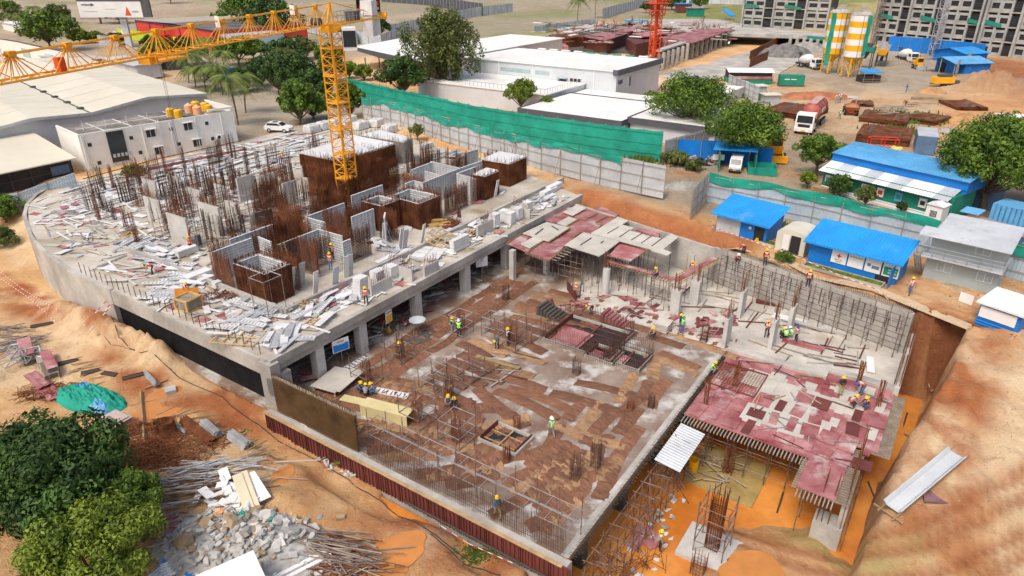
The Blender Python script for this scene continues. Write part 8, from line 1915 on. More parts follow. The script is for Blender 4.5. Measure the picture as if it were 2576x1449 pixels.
lettering('TPT',.5,'red',tb,(-3.2,1.29,2.6),(PI/2,0,PI));
for x in(-7,-5.4,-3.4,-1.6):b=B();b.lathe([(1.26,x-.04),(1.29,x-.04),(1.29,x+.04),(1.26,x+.04)],24,c=(0,0,2.45),axis='X');part('ring',b,'rust',tb)
for x in(2.5,0.2,-4.6,-5.8,-7.0):
 for s_ in(-1,1):wheel(tk,x,s_*1.02)
dm=thing('site_dumper','small orange dumper loaded with red soil, canopy over the driver','dumper',g(2138,285),rad(-110))
b=B();b.add([(-.2,-1.1,1.0),(2.4,-1.1,1.1),(2.5,1.1,1.1),(-.2,1.1,1.0),(-.4,-1.3,1.8),(2.8,-1.3,1.7),(2.8,1.3,1.7),(-.4,1.3,1.8)],[(0,3,2,1),(0,1,5,4),(1,2,6,5),(2,3,7,6),(3,0,4,7)]);part('skip',b,mat('rusty_orange',(.42,.14,.05),.8,.2,1),dm)
b=B();b.add([(-.3,-1.2,1.75),(2.7,-1.2,1.65),(2.7,1.2,1.65),(-.3,1.2,1.75),(1.2,0,2.35)],[(0,1,4),(1,2,4),(2,3,4),(3,0,4)]);part('soil_load',b,'soilred',dm)
b=B();b.b2(-2.6,2.0,-.5,.5,.5,.95);b.b2(-2.6,-1.3,-.8,.8,.95,1.5);part('chassis',b,'orange',dm)
b=B();b.b2(-2.3,-.4,-.9,.9,2.9,3.0)
for x in(-2.2,-.5):
 for y in(-.8,.8):b.tube((x,y,1),(x,y,2.9),.05,n=4)
part('canopy',b,'tin',dm)
for x,r in((1.7,.65),(-1.7,.6)):
 for s_ in(-1,1):wheel(dm,x,s_*1.05,r,.4)
person(0,0,0,'crouch',160,None,R_,'cl_brown','cl_dark','person in a red shirt driving the orange dumper',p=dm.location+Matrix.Rotation(rad(-110),3,'Z')@Vector((-1.0,0,1.2)))
def van(p,rz,lb):
 o=thing('van',lb,'van',p,rz);y=.8
 pts=[(-2.0,.35),(1.9,.35),(1.95,.9),(1.55,1.15),(1.0,1.85),(-1.95,1.9)]
 b=B();b.add([(x,-y,z)for x,z in pts]+[(x,y,z)for x,z in pts],[tuple(range(6)),tuple(range(6,12))[::-1]]+[(i,i+6,(i+1)%6+6,(i+1)%6)for i in range(6)]);part('body',b,'white',o)
 b=B();b.add([(1.54,-.7,1.2),(1.54,.7,1.2),(1.05,.68,1.8),(1.05,-.68,1.8)],[(0,1,2,3)]);b.v=[(x+.03,y_,z)for x,y_,z in b.v];part('windscreen',b,'glass',o)
 b=B()
 for s_ in(-1,1):
  for x0,x1 in((.3,1.1),(-.6,.2),(-1.7,-.7)):b.b2(x0,x1,s_*.80,s_*.815,1.2,1.7)
 part('side_window',b,'glass',o);b=B();b.b2(1.93,2.03,-.78,.78,.35,.6);part('bumper',b,'chassis',o);b=B();b.b2(2.03,2.05,-.2,.2,.42,.54);part('number_plate',b,'yel',o)
 for s_ in(-1,1):b=B();b.b2(1.94,1.99,s_*.45,s_*.7,.7,.88);part('headlight',b,'aluw',o)
 for x in(1.3,-1.3):
  for s_ in(-1,1):wheel(o,x,s_*.72,.32,.18)
 return o
van(g(1850,428),rad(-112),'small white van parked under the blue roofed bay')
sv=thing('car','white sports utility car parked behind the rear of the podium','car',g4(703,331),rad(-12));y=.92
lo_=[(-2.3,.45),(2.3,.45),(2.35,.85),(2.0,1.05),(1.0,1.15),(-2.2,1.15),(-2.35,.9)];hi_=[(-2.15,1.15),(1.05,1.15),(.3,1.65),(-1.6,1.68)]
b=B()
for pts,yy in((lo_,y),(hi_,y-.12)):n=len(pts);b.add([(x,-yy,z)for x,z in pts]+[(x,yy,z)for x,z in pts],[tuple(range(n)),tuple(range(n,2*n))[::-1]]+[(i,i+n,(i+1)%n+n,(i+1)%n)for i in range(n)])
part('body',b,'white',sv)
b=B();b.add([(1.04,-.72,1.2),(1.04,.72,1.2),(.36,.66,1.62),(.36,-.66,1.62)],[(0,1,2,3)]);b.v=[(x+.03,y_,z+.02)for x,y_,z in b.v];b.add([(-2.14,.7,1.22),(-2.14,-.7,1.22),(-1.66,-.66,1.62),(-1.66,.66,1.62)],[(0,1,2,3)]);b.v[-4:]=[(x-.03,y_,z+.02)for x,y_,z in b.v[-4:]];part('windscreen',b,'glass',sv)
b=B()
for s_ in(-1,1):b.add([(-1.9,s_*.81,1.2),(.85,s_*.81,1.2),(.25,s_*.81,1.58),(-1.55,s_*.81,1.6)],[(0,1,2,3)])
part('side_window',b,'glass',sv);b=B();b.b2(-1.1,-.1,-.5,.5,1.66,1.70);part('sunroof',b,'glass',sv)
for s_ in(-1,1):b=B();b.b2(2.28,2.36,s_*.5,s_*.85,.72,.88);part('headlight',b,'aluw',sv)
for x in(1.45,-1.4):
 for s_ in(-1,1):wheel(sv,x,s_*.82,.37,.22)
bh=thing('backhoe','orange backhoe with dark boom parked by the scrap heap','excavator',g(1945,394),rad(-100));bh.scale=(1.25,)*3
b=B();b.b2(-1.8,1.2,-.8,.8,.7,1.6);b.b2(-1.9,-.4,-.9,.9,1.4,2.1);part('body',b,'yellow',bh)
b=B();b.b2(-.4,1.0,-.75,.75,2.55,2.65)
for x in(-.35,.95):
 for s_ in(-.7,.7):b.tube((x,s_,1.5),(x,s_,2.6),.05,n=4)
part('canopy',b,'yellow',bh);b=B();b.b2(-.3,.9,-.7,.7,1.6,2.5);part('cab_glass',b,'glass',bh)
b=B();b.beam((-1.8,0,1.2),(-3.0,0,3.0),.3,.35);b.beam((-3.0,0,3.0),(-4.0,0,1.2),.25,.3);b.box((-4.0,0,.9),(.6,.8,.6));part('boom',b,'chassis',bh)
b=B();b.beam((1.0,.7,1.2),(2.4,.7,.5),.15,.2);b.beam((1.0,-.7,1.2),(2.4,-.7,.5),.15,.2);b.b2(2.3,3.1,-1.1,1.1,.1,.8);part('loader',b,'yellow',bh)
for x,r in((1.2,.45),(-1.2,.7)):
 for s_ in(-1,1):wheel(bh,x,s_*.95,r,.35)
b_2=thing('backhoe','grey and yellow loader parked beside the blue sheds','loader',g(2308,172),rad(-95));b=B();b.b2(-1.5,1.2,-.8,.8,.7,1.7);b.b2(-.5,.8,-.75,.75,1.7,3.0);part('body',b,'yellow',b_2);b=B();b.b2(-.45,.85,-.7,.7,1.9,2.8);part('cab_glass',b,'glass',b_2);b=B();b.b2(1.8,2.8,-1.2,1.2,.1,1.1);b.beam((1,.6,1.2),(2,.6,.6),.15,.2);part('bucket',b,'tin',b_2)
for x in(1.0,-1.1):
 for s_ in(-1,1):wheel(b_2,x,s_*.95,.6,.35)
cp=thing('pump_trailer','yellow concrete pump trailer beside the blue sheds','trailer',g(2370,217),rad(5));b=B();b.b2(-2.6,2.2,-.9,.9,.9,2.3);part('body',b,'yellow',cp);b=B();b.b2(-3,3.5,-.5,.5,.7,.9);b.b2(2.2,3.6,-.8,.8,.8,1.5);b.b2(-1.5,1.5,-.6,.6,2.3,2.9);part('chassis',b,'chassis',cp)
for s_ in(-1,1):wheel(cp,.6,s_*.95,.4,.25)
ct=thing('shipping_container','weathered blue ribbed container standing on the red soil','container',g(2298,386),AX-PI/2+.12);ct.scale=(1.15,)*3
b=B();b.b2(.03,2.35,0,5.9,.1,2.5);part('shell',b,'bluec',ct);b=B();b.sheet((0,-.02,.1),(0,0,1),(1,0,0),2.4,2.4,.22,.05);part('front',b,'bluec',ct);b=B();b.sheet((2.4,0,.1),(0,0,1),(0,1,0),2.4,6,.3,.05);b.v=[v for v in b.v];part('side',b,'bluec',ct);b=B();b.b2(-.02,2.42,-.02,5.95,2.5,2.56);part('roof',b,'tin',ct)
def piles(p,rz,L,W,h,lb,cols):
 o=thing('steel_stack',lb,'steel stack',p,rz);n=len(cols)
 for i,m_ in enumerate(cols):
  b=B();w=W/n;V=[]
  for k in range(9):
   x=-L/2+L*k/8+U(-.1,.1)*(k in(0,8));z=h*(.75+.25*math.sin(i*1.3+k*.25))
   V+=[(x,-W/2+w*i,z*.8+.0),(x,-W/2+w*(i+.5),z+.12),(x,-W/2+w*(i+1),z*.82)]
  b.add(V,[(3*k+j,3*k+3+j,3*k+4+j,3*k+1+j)for k in range(8)for j in range(2)]);part('sheet',b,m_,o)
 b=B()
 for k in range(int(h/.13)):b.b2(-L/2+U(-.2,.2),L/2+U(-.2,.2),-W/2+.05,W/2-.05,k*.13,k*.13+.09)
 part('layers',b,'rustd',o);return o
rb_=mat('rust_brown_sheet',(.19,.085,.045),.8,.3,.6,c2=(.28,.15,.09),obj_var=.3,spec=.3)
piles(g(2225,345),AX+.05,9.5,8,1.3,'rusty brown sheet stack nearest the blue container',[rb_,rb_,'chassis',rb_,rb_,'chassis',rb_])
piles(g(2225,300),AX+.05,9,8,1.1,'rusty brown sheet stack with timbers and two workers on it',[rb_,rb_,rb_,rb_,rb_,rb_])
piles(g(2330,300),AX-.3,7,6,.8,'low rusty sheet stack right of the workers',[rb_,rb_,rb_,rb_])
piles(g(2000,285),AX-.15,10,9,1.1,'rusty brown sheet stack behind the red tanker',[rb_,rb_,'chassis',rb_,rb_,'chassis',rb_,rb_])
for i in range(26):
 p=g(2255+U(-50,60),293+U(-14,8))+Vector((0,0,1.25));b=B();b.box((0,0,0),(2.6,.12,.1));one('timber_batten',b,'timberg','timber batten on the rusty stack with two workers','timber',p,U(-.6,.6),'battens on the rusty stack')
piles(g(2420,268),AX+.5,8,6,.9,'rusty sheet stack beside the muddy trench at the far right',[rb_,rb_,'chassis',rb_])
piles(g(2170,262),AX+.2,5,4,.6,'small rusty sheet stack left of the concrete beams',[rb_,rb_,'chassis'])
tag(heap(g(2430,300),4,2.5,1.0,'soil',61,26,.3,name='soil_heap'),'tan soil heap right of the blue container','soil heap')
tag(heap(g(2520,345),6,2.5,1.2,'soilred',62,26,.3,name='soil_heap'),'red soil bank at the right border above the big tree','soil heap')
tag(heap(g(2390,330),2.5,1.5,.7,'aggl',63,22,.35,name='rubble_heap'),'grey rubble heap beside the blue container','rubble heap')
tag(heap(g(1720,470),3,1.5,.8,'aggl',64,22,.35,name='rubble_heap'),'grey rubble heap at the end of the grey fence','rubble heap')
tag(heap(g(2193,415),4.6,3.2,2.9,'sandgrey',51,34,.05,name='aggregate_heap'),'dark grey cone of sand behind the blue canteen roof','sand heap')
tag(heap(g(1975,140),9,6,3.4,'sandgrey',52,34,.12,name='aggregate_heap'),'large dark grey aggregate heap left of the silos','aggregate heap')
tag(heap(g(2030,128),7,5,2.8,'aggl',53,30,.08,name='aggregate_heap'),'paler grey aggregate heap behind the dark one','aggregate heap')
tag(heap(g(2050,245),8,3.5,1.0,'soilred',54,34,.15,name='soil_heap'),'low red soil heap behind the rusty sheet stack','soil heap')
tag(heap(g(2345,232),3.2,2.2,1.2,'soil',55,24,.2,name='soil_heap'),'small brown soil and rubble heap before the yellow pump','soil heap')
tag(heap(g(1930,320),3.5,2.0,1.1,'aggl',56,26,.35,name='rubble_heap'),'grey concrete rubble heap behind the orange backhoe','rubble heap')
tag(heap(g(2050,368+20),2.2,1.2,.4,'sandgrey',57,20,.2,name='soil_heap'),'low olive soil patch by the round tree','soil heap')
wl=thing('bin_wall','rust brown sheet walls of the aggregate bins left of the silos','wall',g(1920,130));b=B()
for(x0,y0),(x1,y1)in[((1885,150),(1960,110)),((1960,110),(2060,108)),((1885,170),(1930,150)),((1985,118),(1990,108))]:b.beam(g(x0,y0)-wl.location+Vector((0,0,1.3)),g(x1,y1)-wl.location+Vector((0,0,1.3)),.2,2.6)
part('sheets',b,'rust',wl)
for k,(x0,y0,x1,y1,dp,lb)in enumerate([(2330,178,2400,192,10,'nearer blue gabled shed beside the pump trailer'),(2345,150,2425,162,8,'farther blue gabled shed behind the other')]):
 a=g(x0,y0);c=g(x1,y1);d=c-a;L=d.length;o=thing('blue_shed',lb,'shed',a,math.atan2(d.y,d.x));h=3.0
 b=B();b.b2(0,L,2.5 if k==0 else 0,dp,0,h);part('wall',b,'blue',o);b=B();b.add([(-.6,-.8,h),(L/2,-.8,h+1.2),(L+.6,-.8,h),(-.6,dp+.5,h),(L/2,dp+.5,h+1.2),(L+.6,dp+.5,h)],[(0,1,4,3),(1,2,5,4)]);b.v+=[(x,y_,z-.12)for x,y_,z in b.v[:6]];b.f+=[(9,10,7,6),(10,11,8,7),(0,6,7,1),(1,7,8,2)];b.mi+=[0]*4;part('roof',b,'bluel' if k else 'bluep',o)
 b=B();b.add([(0,2.5 if k==0 else 0,h),(L,2.5 if k==0 else 0,h),(L/2,2.5 if k==0 else 0,h+1.1)],[(0,1,2)]);part('gable',b,'blue',o)
 if k==0:b=B();b.b2(L*.12,L*.35,2.4,2.5,0,2.3);part('doorway',b,'dark',o);b=B()
 if k==0:
  for x in(0,L/2,L):b.tube((x,-.5,0),(x,-.5,h+(.9 if x==L/2 else 0)),.08,n=4)
  part('post',b,'tin',o)
for k,(pts,lb)in enumerate([([(2230,128),(2340,135)],'left bright blue sheet screen before the grey tower'),([(2338,138),(2400,143),(2470,152)],'right bright blue sheet screen before the grey tower')]):
 fence([g(*p)for p in pts],4.6,4,'blue',lb,rails=False,pw_=3)
fence([g(*p)for p in[(2398,200),(2420,175),(2465,140)]],3.2,4,'tin','grey sheet fence right of the blue sheds',rails=False,pw_=3)
sh=thing('blue_roof_stall','small blue roofed open stall with railings in front of the silos','stall',g(2183,205),.15);b=B();b.add([(-2.6,-1.8,2.4),(2.6,-1.8,2.4),(2.6,1.8,2.8),(-2.6,1.8,2.8),(-2.6,-1.8,2.3),(2.6,-1.8,2.3),(2.6,1.8,2.7),(-2.6,1.8,2.7)],[(0,1,2,3),(0,4,5,1),(7,6,5,4)]);part('roof',b,'bluel',sh);b=B();b.b2(-2.3,2.3,-1.4,1.5,0,1.6);part('counter',b,'cl_dark',sh);b=B()
for x in(-2.4,0,2.4):
 for y in(-1.7,1.7):b.tube((x,y,0),(x,y,2.4),.05,n=4)
for z in(.5,1.0):b.tube((-3.4,-2.6,z),(3.4,-2.6,z),.05,n=4);b.tube((3.4,-2.6,z),(4,1,z),.05,n=4)
part('frame',b,'timber',sh)
gs=thing('green_box','green generator box with two white stripes on low legs','generator',g(1988,215),rad(-8));b=B();b.b2(-2.8,2.8,-1.1,1.1,.3,2.5);part('housing',b,'teald',gs);b=B();b.b2(-1.8,-.6,-1.13,-1.1,1.5,1.7);b.b2(-.3,.9,-1.13,-1.1,1.5,1.7);part('stripe',b,'white',gs);b=B();b.b2(-2.9,2.9,-1.2,1.2,.1,.3);part('base',b,'chassis',gs)
ws=thing('open_shed','shed with a pale tin roof and green and red net walls left of the generator','shed',g(1880,205),rad(-4));b=B();b.add([(-5.5,-3,2.6),(5.5,-3,2.6),(5.5,0,3.3),(-5.5,0,3.3),(5.5,3,2.6),(-5.5,3,2.6)],[(0,1,2,3),(3,2,4,5)]);part('roof',b,'roofwhite',ws);b=B();b.b2(-5.2,5.2,-2.8,2.8,0,1.1);part('net_wall',b,'teald',ws);b=B();b.b2(-5.3,5.3,-2.9,-2.8,1.1,1.7);part('red_sheet',b,'redply',ws);b=B();b.b2(-5,5,-2.6,2.6,1.1,2.6);part('interior',b,'dark',ws)
for k,(x,y,lb)in enumerate([(1935,262,'small white roofed kiosk left of the rusty stack'),(1905,235,'small pale roofed kiosk by the grey fence')]):
 o=thing('kiosk',lb,'kiosk',g(x,y),.1);b=B();b.b2(-1.5,1.5,-1.2,1.2,0,1.9);part('wall',b,'tin',o);b=B();b.b2(-1.9,1.9,-1.6,1.6,1.9,2.0);part('roof',b,'roofcream',o)
by=thing('vehicle_bay','open bay with a blue roof and green screens over the white van','bay',g(1850,425),rad(-15));b=B();b.sheet((-3.4,-.6,2.7),Vector((.1,1,.1)),(1,0,0),4.2,6.0,.3,.05);part('roof',b,'bluel',by);part('green_screen',B().b2(-2.4,-2.3,-2.5,3,0,2.4),'teald',by);part('green_screen',B().b2(2.4,2.5,-2.5,3,0,2.4),'teald',by);b=B()
for x in(-2.5,2.6):
 for y in(-.5,3):b.tube((x,y,0),(x,y,2.9),.06,n=4)
part('post',b,'scaff',by)
b=B();b.b2(-.8,.8,-.03,.03,.9,1.7);one('red_sign',b,'white','white sign with red letters leaning left of the white van','sign',g(1805,418),rad(-10));
tb_=thing('net_bin','green net walled square bin right of the vehicle bay','bin',g(1915,432),rad(-15));b=B()
for(x0,x1,y0,y1)in[(-1.8,1.8,-1.6,-1.5),(-1.8,1.8,1.5,1.6),(-1.9,-1.8,-1.6,1.6),(1.8,1.9,-1.6,1.6)]:b.b2(x0,x1,y0,y1,0,1.1)
part('net_wall',b,'teal',tb_)
P_=[g(1885,412),g(1940,420)];fence(P_,2.8,4,'blue','short bright blue sheet screen right of the vehicle bay',rails=False)
for i in range(60):
 p=g(1755+U(-38,45),402+U(-12,14));
 if i%3==0:b=B();b.box((0,0,.2),(U(.8,2.4),.12,.1),mx=Euler((0,U(-.5,.5),0)).to_matrix());one('scrap_piece',b,rng.choice(['timberg','tin','redply','aluw','chassis']),'scrap strip in the dump beside the blue sheet screen','scrap',p+Vector((0,0,U(0,.8))),U(0,6),'scrap strips by the blue screen')
 else:b=B();b.box((0,0,.1),(U(.3,.9),U(.3,.7),U(.1,.4)),mx=Euler((U(0,1),U(0,1),0)).to_matrix());one('scrap_block',b,rng.choice(['brick','conc','timber','bricktan','tin']),'scrap block in the dump beside the blue sheet screen','scrap',p+Vector((0,0,U(0,.7))),U(0,6),'scrap blocks by the blue screen')
for k,(x,y)in enumerate([(1762,412),(1782,416)]):b=B();b.lathe([(.55,-.12),(.62,0),(.55,.12),(.35,.12),(.35,-.12),(.55,-.12)],18);o=one('old_tyre',b,'tyre',['left','right'][k]+' old tyre lying at the foot of the scrap dump','tyre',g(x,y)+Vector((0,0,.4)));o.rotation_euler=(.9,0,.3)
rf=thing('tubular_frame','large red tubular frame standing behind the dark sand cone','frame',g(2215,385),rad(-12));b=B()
for x in(-2,0,2):
 for y in(-.8,.8):b.tube((x,y,0),(x,y,2.4),.08,n=4)
for z in(1.2,2.4):
 for y in(-.8,.8):b.tube((-2,y,z),(2,y,z),.08,n=4)
 for x in(-2,2):b.tube((x,-.8,z),(x,.8,z),.08,n=4)
part('tubes',b,'red',rf)
yt=thing('water_tank','yellow ribbed tank behind the dark sand cone','water tank',g(2250,398));b=B();pr=[(0,0),(.85,0)]
for k in range(6):pr+=[(.85,.1+k*.25),(.9,.2+k*.25)]
pr+=[(.7,1.8),(0,1.9)];b.lathe(pr,20);part('tank_body',b,mat('pale_yellow_tank',(.75,.55,.10),.5,.05,1),yt,smooth=True);b=B();b.cyl((0,0,1.88),.3,.1,12);part('lid',b,'chassis',yt)
for k,(x,y)in enumerate([(2278,420),(2292,412),(2285,404)]):
 b=B()
 for j in range(7):
  for a_,c_ in[((-1,-.5),(1,-.5)),((1,-.5),(1,.5)),((1,.5),(-1,.5)),((-1,.5),(-1,-.5))]:b.tube((a_[0],a_[1],.1+j*.14),(c_[0],c_[1],.1+j*.14),.05,n=4)
 one('barrier_stack',b,'red',['front','right','rear'][k]+' stack of bright red barrier frames','barriers',g(x,y),rad(-15+10*k))
for k in range(30):
 x,y=2350+(k%6)*7+3*(k//6),430+(k//6)*5-2;b=B();b.tube((-.42,0,.3),(.42,0,.3),.28,n=12,caps=True);b.tube((-.15,0,.3),(-.08,0,.3),.3,n=12);b.tube((.08,0,.3),(.15,0,.3),.3,n=12)
 one('blue_drum',b,'blue','blue plastic drum lying in the row beside the big right tree','drum',g(x,y),rad(20),'blue drums')
b=B();b.tube((-2,0,.3),(2,0,.3),.3,n=12,caps=True);one('blue_roll',b,'blue','blue roll behind the red barrier stacks','roll',g(2265,402),.2)
for k,(x,y,L,lb)in enumerate([(2330,250,6,'pale concrete beam lying before the brown heap'),(2320,262,6,'second pale beam on the ground'),(2440,262,0,'')]):
 if L:b=B();b.b2(-L/2,L/2,-.4,.4,0,.4);one('concrete_beam',b,'bricktan',lb,'beam',g(x,y),rad(-8))
b=B();b.b2(-3,3,-2,2,.9,1.0);
for x in(-2.8,2.8):
 for y in(-1.8,1.8):b.tube((x,y,0),(x,y,.9),.08,n=4)
one('white_table_roof',b,'roofwhite','low white canopy at the right border beyond the big tree','canopy',g(2555,305),-.2)
tr=thing('metal_trough','long galvanised channel section lying on timbers on the right embankment','trough',G(2322,1228,0)+Vector((0,0,.5)),0)
d=(G(2370,1178,0)-G(2270,1262,0));tr.rotation_euler=(0,-math.atan2(d.z,math.hypot(d.x,d.y)),math.atan2(d.y,d.x))
b=B();V=[]
for x in(-3.2,3.2):V+=[(x,-.62,.42),(x,-.45,.1),(x,.45,.1),(x,.62,.42),(x,.55,.42),(x,.38,.16),(x,-.38,.16),(x,-.55,.42)]
b.add(V,[(i,(i+1)%8,(i+1)%8+8,i+8)for i in range(8)]+[tuple(range(8))[::-1],tuple(range(8,16))]);b.b2(-3.1,3.1,-.36,.36,.17,.2);part('channel',b,'tin',tr)
b=B();b.beam((-3.9,-.5,.05),(3.7,-.5,.05),.08,.08);b.beam((-3.9,.5,.05),(3.7,.5,.05),.08,.08);b.beam((-3.6,-1,.0),(-3.6,1,.0),.1,.08);part('timbers',b,'timber',tr)
b=B();b.prism([(-.8,-.5),(.6,-.7),(.9,.3),(-.3,.6)],0,.08);one('purple_sheet',b,mat('purple_dirt',(.25,.13,.16),.8,.2,1),'purplish sheet half buried beside the channel section','sheet',G(2345,1250,0)+Vector((0,0,.05)))
for k,(x,y,L,a)in enumerate([(1960,1275,2.2,60),(2195,1330-70,3,80),(2270,1080,4,55)]):
 b=B();b.tube((-L/2,0,.1),(L/2,0,.3),.07,n=6);one('steel_prop',b,'cable',['steel prop lying on the mud by the corner pier','blue grey pipe standing in the water by the pier','dark pipe lying in the trench on the right'][k],'prop',G(x,y,-4)+Vector((0,0,.2)),rad(a))
nb_=thing('far_podium','sprawling unfinished podium with red formwork decks behind the warehouses','building',at(1500,100,4),AX);O_=nb_.location.copy();ri=Matrix.Rotation(-AX,3,'Z')
def F_(x,y,z):return ri@(at(x,y,z)-O_)
def fpoly(pts,z0,z1,m_,name):b=B();b.prism([(F_(x,y,z1).x,F_(x,y,z1).y)for x,y in pts],z0-4,z1-4);return part(name,b,m_,nb_)
fpoly([(1300,122),(1440,70),(1640,52),(1700,60),(1640,132),(1540,128)],3.5,4.6,'conc_dark','base_slab')
for pts,z0,z1,m_ in[([(1470,92),(1520,80),(1580,84),(1525,102)],4,8.2,'redplyd'),([(1560,66),(1640,62),(1660,74),(1590,78)],4,7,'rustd'),([(1575,96),(1640,86),(1655,98),(1600,112)],4,8,'redplyd'),([(1330,108),(1420,108),(1430,116),(1340,116)],4,6,'redply'),([(1380,88),(1450,82),(1470,92),(1400,98)],4,7.6,'rust'),([(1655,90),(1700,76),(1760,82),(1700,100)],4,8,'redply')]:fpoly(pts,z0,z1,m_,'wall_block')
for pts,z in[([(1470,91),(1520,79),(1582,83),(1524,101)],8.3),([(1535,74),(1600,66),(1640,70),(1575,80)],8.0),([(1590,84),(1650,78),(1690,82),(1620,92)],8.6),([(1676,96),(1737,80),(1824,80),(1742,108)],8.6),([(1740,76),(1820,70),(1850,76),(1780,84)],8.8)]:fpoly(pts,z,z+.3,'redply','red_deck')
fpoly([(1360,92),(1470,62),(1560,56),(1580,60),(1480,76),(1400,98)],4.6,6.2,'conc','ramp_slab')
fpoly([(1700,60),(1960,72),(2080,84),(2085,92),(1830,84),(1690,74)],6.6,7.6,'conc','bridge_slab')
fpoly([(1575,48),(1800,48),(1870,60),(1860,74),(1700,66),(1600,60)],5.5,6.3,'conc','rear_slab')
fpoly([(1650,190),(1960,110),(2075,118),(1960,185),(1850,180),(1760,215)],-.6,.0+4.05,'conc','pit_floor')
for k in range(16):
 f=k/15;x=1655+(1835-1655)*f;y=178-(178-108)*f;p=F_(x,y,4.1);b=B();b.box((p.x,p.y,2.2),(.8,.8,4.4));part('column',b,'conc',nb_)
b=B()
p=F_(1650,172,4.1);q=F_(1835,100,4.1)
b.beam(p+Vector((0,1.5,2.2)),q+Vector((0,1.5,2.2)),.3,4.2);part('dark_back',b,'dark',nb_)  # dark sheet stands in for the shaded void behind the columns
b=B();b.beam(p+Vector((0,0,2.4)),q+Vector((0,0,2.4)),1.8,.3);b.beam(p+Vector((0,0,4.5)),q+Vector((0,0,4.5)),2.2,.4);part('edge_beam',b,'conc',nb_)
for k in range(7):p=F_(1985+k*17,122+k*1.5,4.1);b=B();b.box((p.x,p.y,1.8),(.9,.9,3.8));part('column',b,'conc',nb_)
p=F_(1960,112,4.1);q=F_(2085,122,4.1);b=B();b.beam(p+Vector((3,0,1.6)),q+Vector((3,0,1.6)),.3,3.4);part('dark_back',b,'dark',nb_);b=B();b.beam(p+Vector((-.3,0,2.9)),q+Vector((-.3,0,2.9)),.15,1.2);part('green_net',b,'teald',nb_)  # dark back here is painted shade as well; net and beam are real
for i in range(150):
 x=U(1340,1860);y=U(52,108);p=at(x,y,6.5+2.0*(i%2));L=U(2,6);b=B();b.box((0,0,0),(L,U(.5,2.5),.2));one('far_board',b,rng.choice(['ply','conc','timberg','redply','redply','timberg','rust','roofwhite']),'board or plate strewn over the far podium','board',p,AX+rng.choice((0,PI/2))+U(-.3,.3),'boards on the far podium')
for i in range(46):
 x=U(1380,1840);y=U(58,104);p=at(x,y,6.5);b=B()
 for j in range(6):b.tube((U(-1,1),U(-1,1),0),(U(-1,1),U(-1,1),U(2,3.4)),.06,n=3)
 for j in range(3):b.tube((-1.5,U(-1,1),U(.5,2.5)),(1.5,U(-1,1),U(.5,2.5)),.05,n=3)
 one('far_rebar',b,'rust' if i%3 else 'scaff','distant clump of rusty bars on the far podium','rebar',p,AX,'bars on the far podium')
for k,(x,y,m1,m2,lb)in enumerate([(1718,30,'redplyd','bluel','blue roofed hut on the sand beyond the far podium'),(1748,42,'teald','mauve_roof','green walled hut beyond the far podium'),(2010,22,'teald','roofcream','small green hut beside the unfinished frame')]):
 o=thing('site_hut',lb,'hut',at(x,y,4),.1);b=B();b.b2(-4,4,-2.5,2.5,0,4.2);part('wall',b,m1,o);b=B();b.b2(-4.6,4.6,-3,3,4.2,4.6);part('roof',b,m2 if m2 in M else MATS[m2],o)
b=B();b.box((0,0,2),(3,9,.4));o=one('blue_chute',b,'bluel','bright blue tilted chute beyond the far podium','chute',at(1830,42,5),.3);o.rotation_euler[0]=.3
b=B();b.b2(-5,5,-3,3,1.2,1.5);one('blue_tarp',b,'bluel','blue tarpaulin roof beside the orange mast','tarp',at(1600,60,5))
def tower(x0,y0,x1,y1,floors,bays,dp,lb,fh=4.2,wn='dark',z=4.0):
 a=at(x0,y0,z);c=at(x1,y1,z);d=c-a;L=d.length;o=thing('unfinished_tower',lb,'building',a,math.atan2(d.y,d.x));w=L/bays
 b=B();b.b2(0,L,1.4,dp,0,floors*fh);part('core_wall',b,'conc_dark',o)
 b=B()
 for f in range(floors+1):b.b2(-.2,L+.2,-.15,1.4,f*fh-.25,f*fh+.12)
 part('floor_slab',b,'conc',o)
 b=B()
 for k in range(bays+1):
  dd=1.0 if k%3==0 else.25
  b.b2(k*w-.32,k*w+.32,-dd,.9,0,floors*fh)
 part('pier',b,mat('grey_frame',(.42,.43,.42),.9,.2,.2,stain=((.22,.22,.21),.4,.2)),o)
 b=B();n=0
 for f in range(floors):
  for k in range(bays):
   if(k%3)==2:continue
   z0=f*fh;b.b2(k*w+.3,k*w+w-.3,.0,.15,z0+.12,z0+.95);b.b2(k*w+.3,k*w+w-.3,.0,.15,z0+2.5,z0+3.3);b.b2(k*w+.3,k*w+.3+w*.14,.0,.15,z0+.95,z0+2.5)
 part('spandrel',b,'grey_frame' if 0 else MATS['grey_frame'],o)
 for f in range(floors):
  for k in range(bays):
   if n>=96:break
   z0=f*fh;wd=k%3!=2;b=B();b.b2(k*w+(.45+w*.12 if wd else.35),k*w+w-.32,.3,.36,z0+(.97 if wd else.15),z0+(2.48 if wd else 3.2));q=part('window_opening',b,'dark',o);n+=1
   b=B();zz=z0+1.35;b.b2(k*w+.5,k*w+w-.35,.2,.28,zz,zz+.1);b.b2(k*w+.5,k*w+w-.35,.2,.28,zz+.6,zz+.7);part('rail',b,'chassis',q)
 b=B()
 for k in range(0,bays,4):V=[(k*w,-.5,2.15*fh),(k*w+1.6*w,-.6,1.95*fh),(k*w+1.5*w,-.5,2.2*fh),(k*w,-.5,2.45*fh)];b.add(V,[(0,1,2,3)])
 part('green_net',b,'teald',o);return o
tower(2195,108,2445,134,6,9,14,'grey unfinished tower block with open window bays behind the blue screens')
tower(2455,136,2700,160,6,8,14,'grey unfinished tower block at the right border with yellow floor marks')
tower(1865,66,2075,78,3,8,12,'low unfinished concrete frame behind the aggregate bins',fh=4.0)
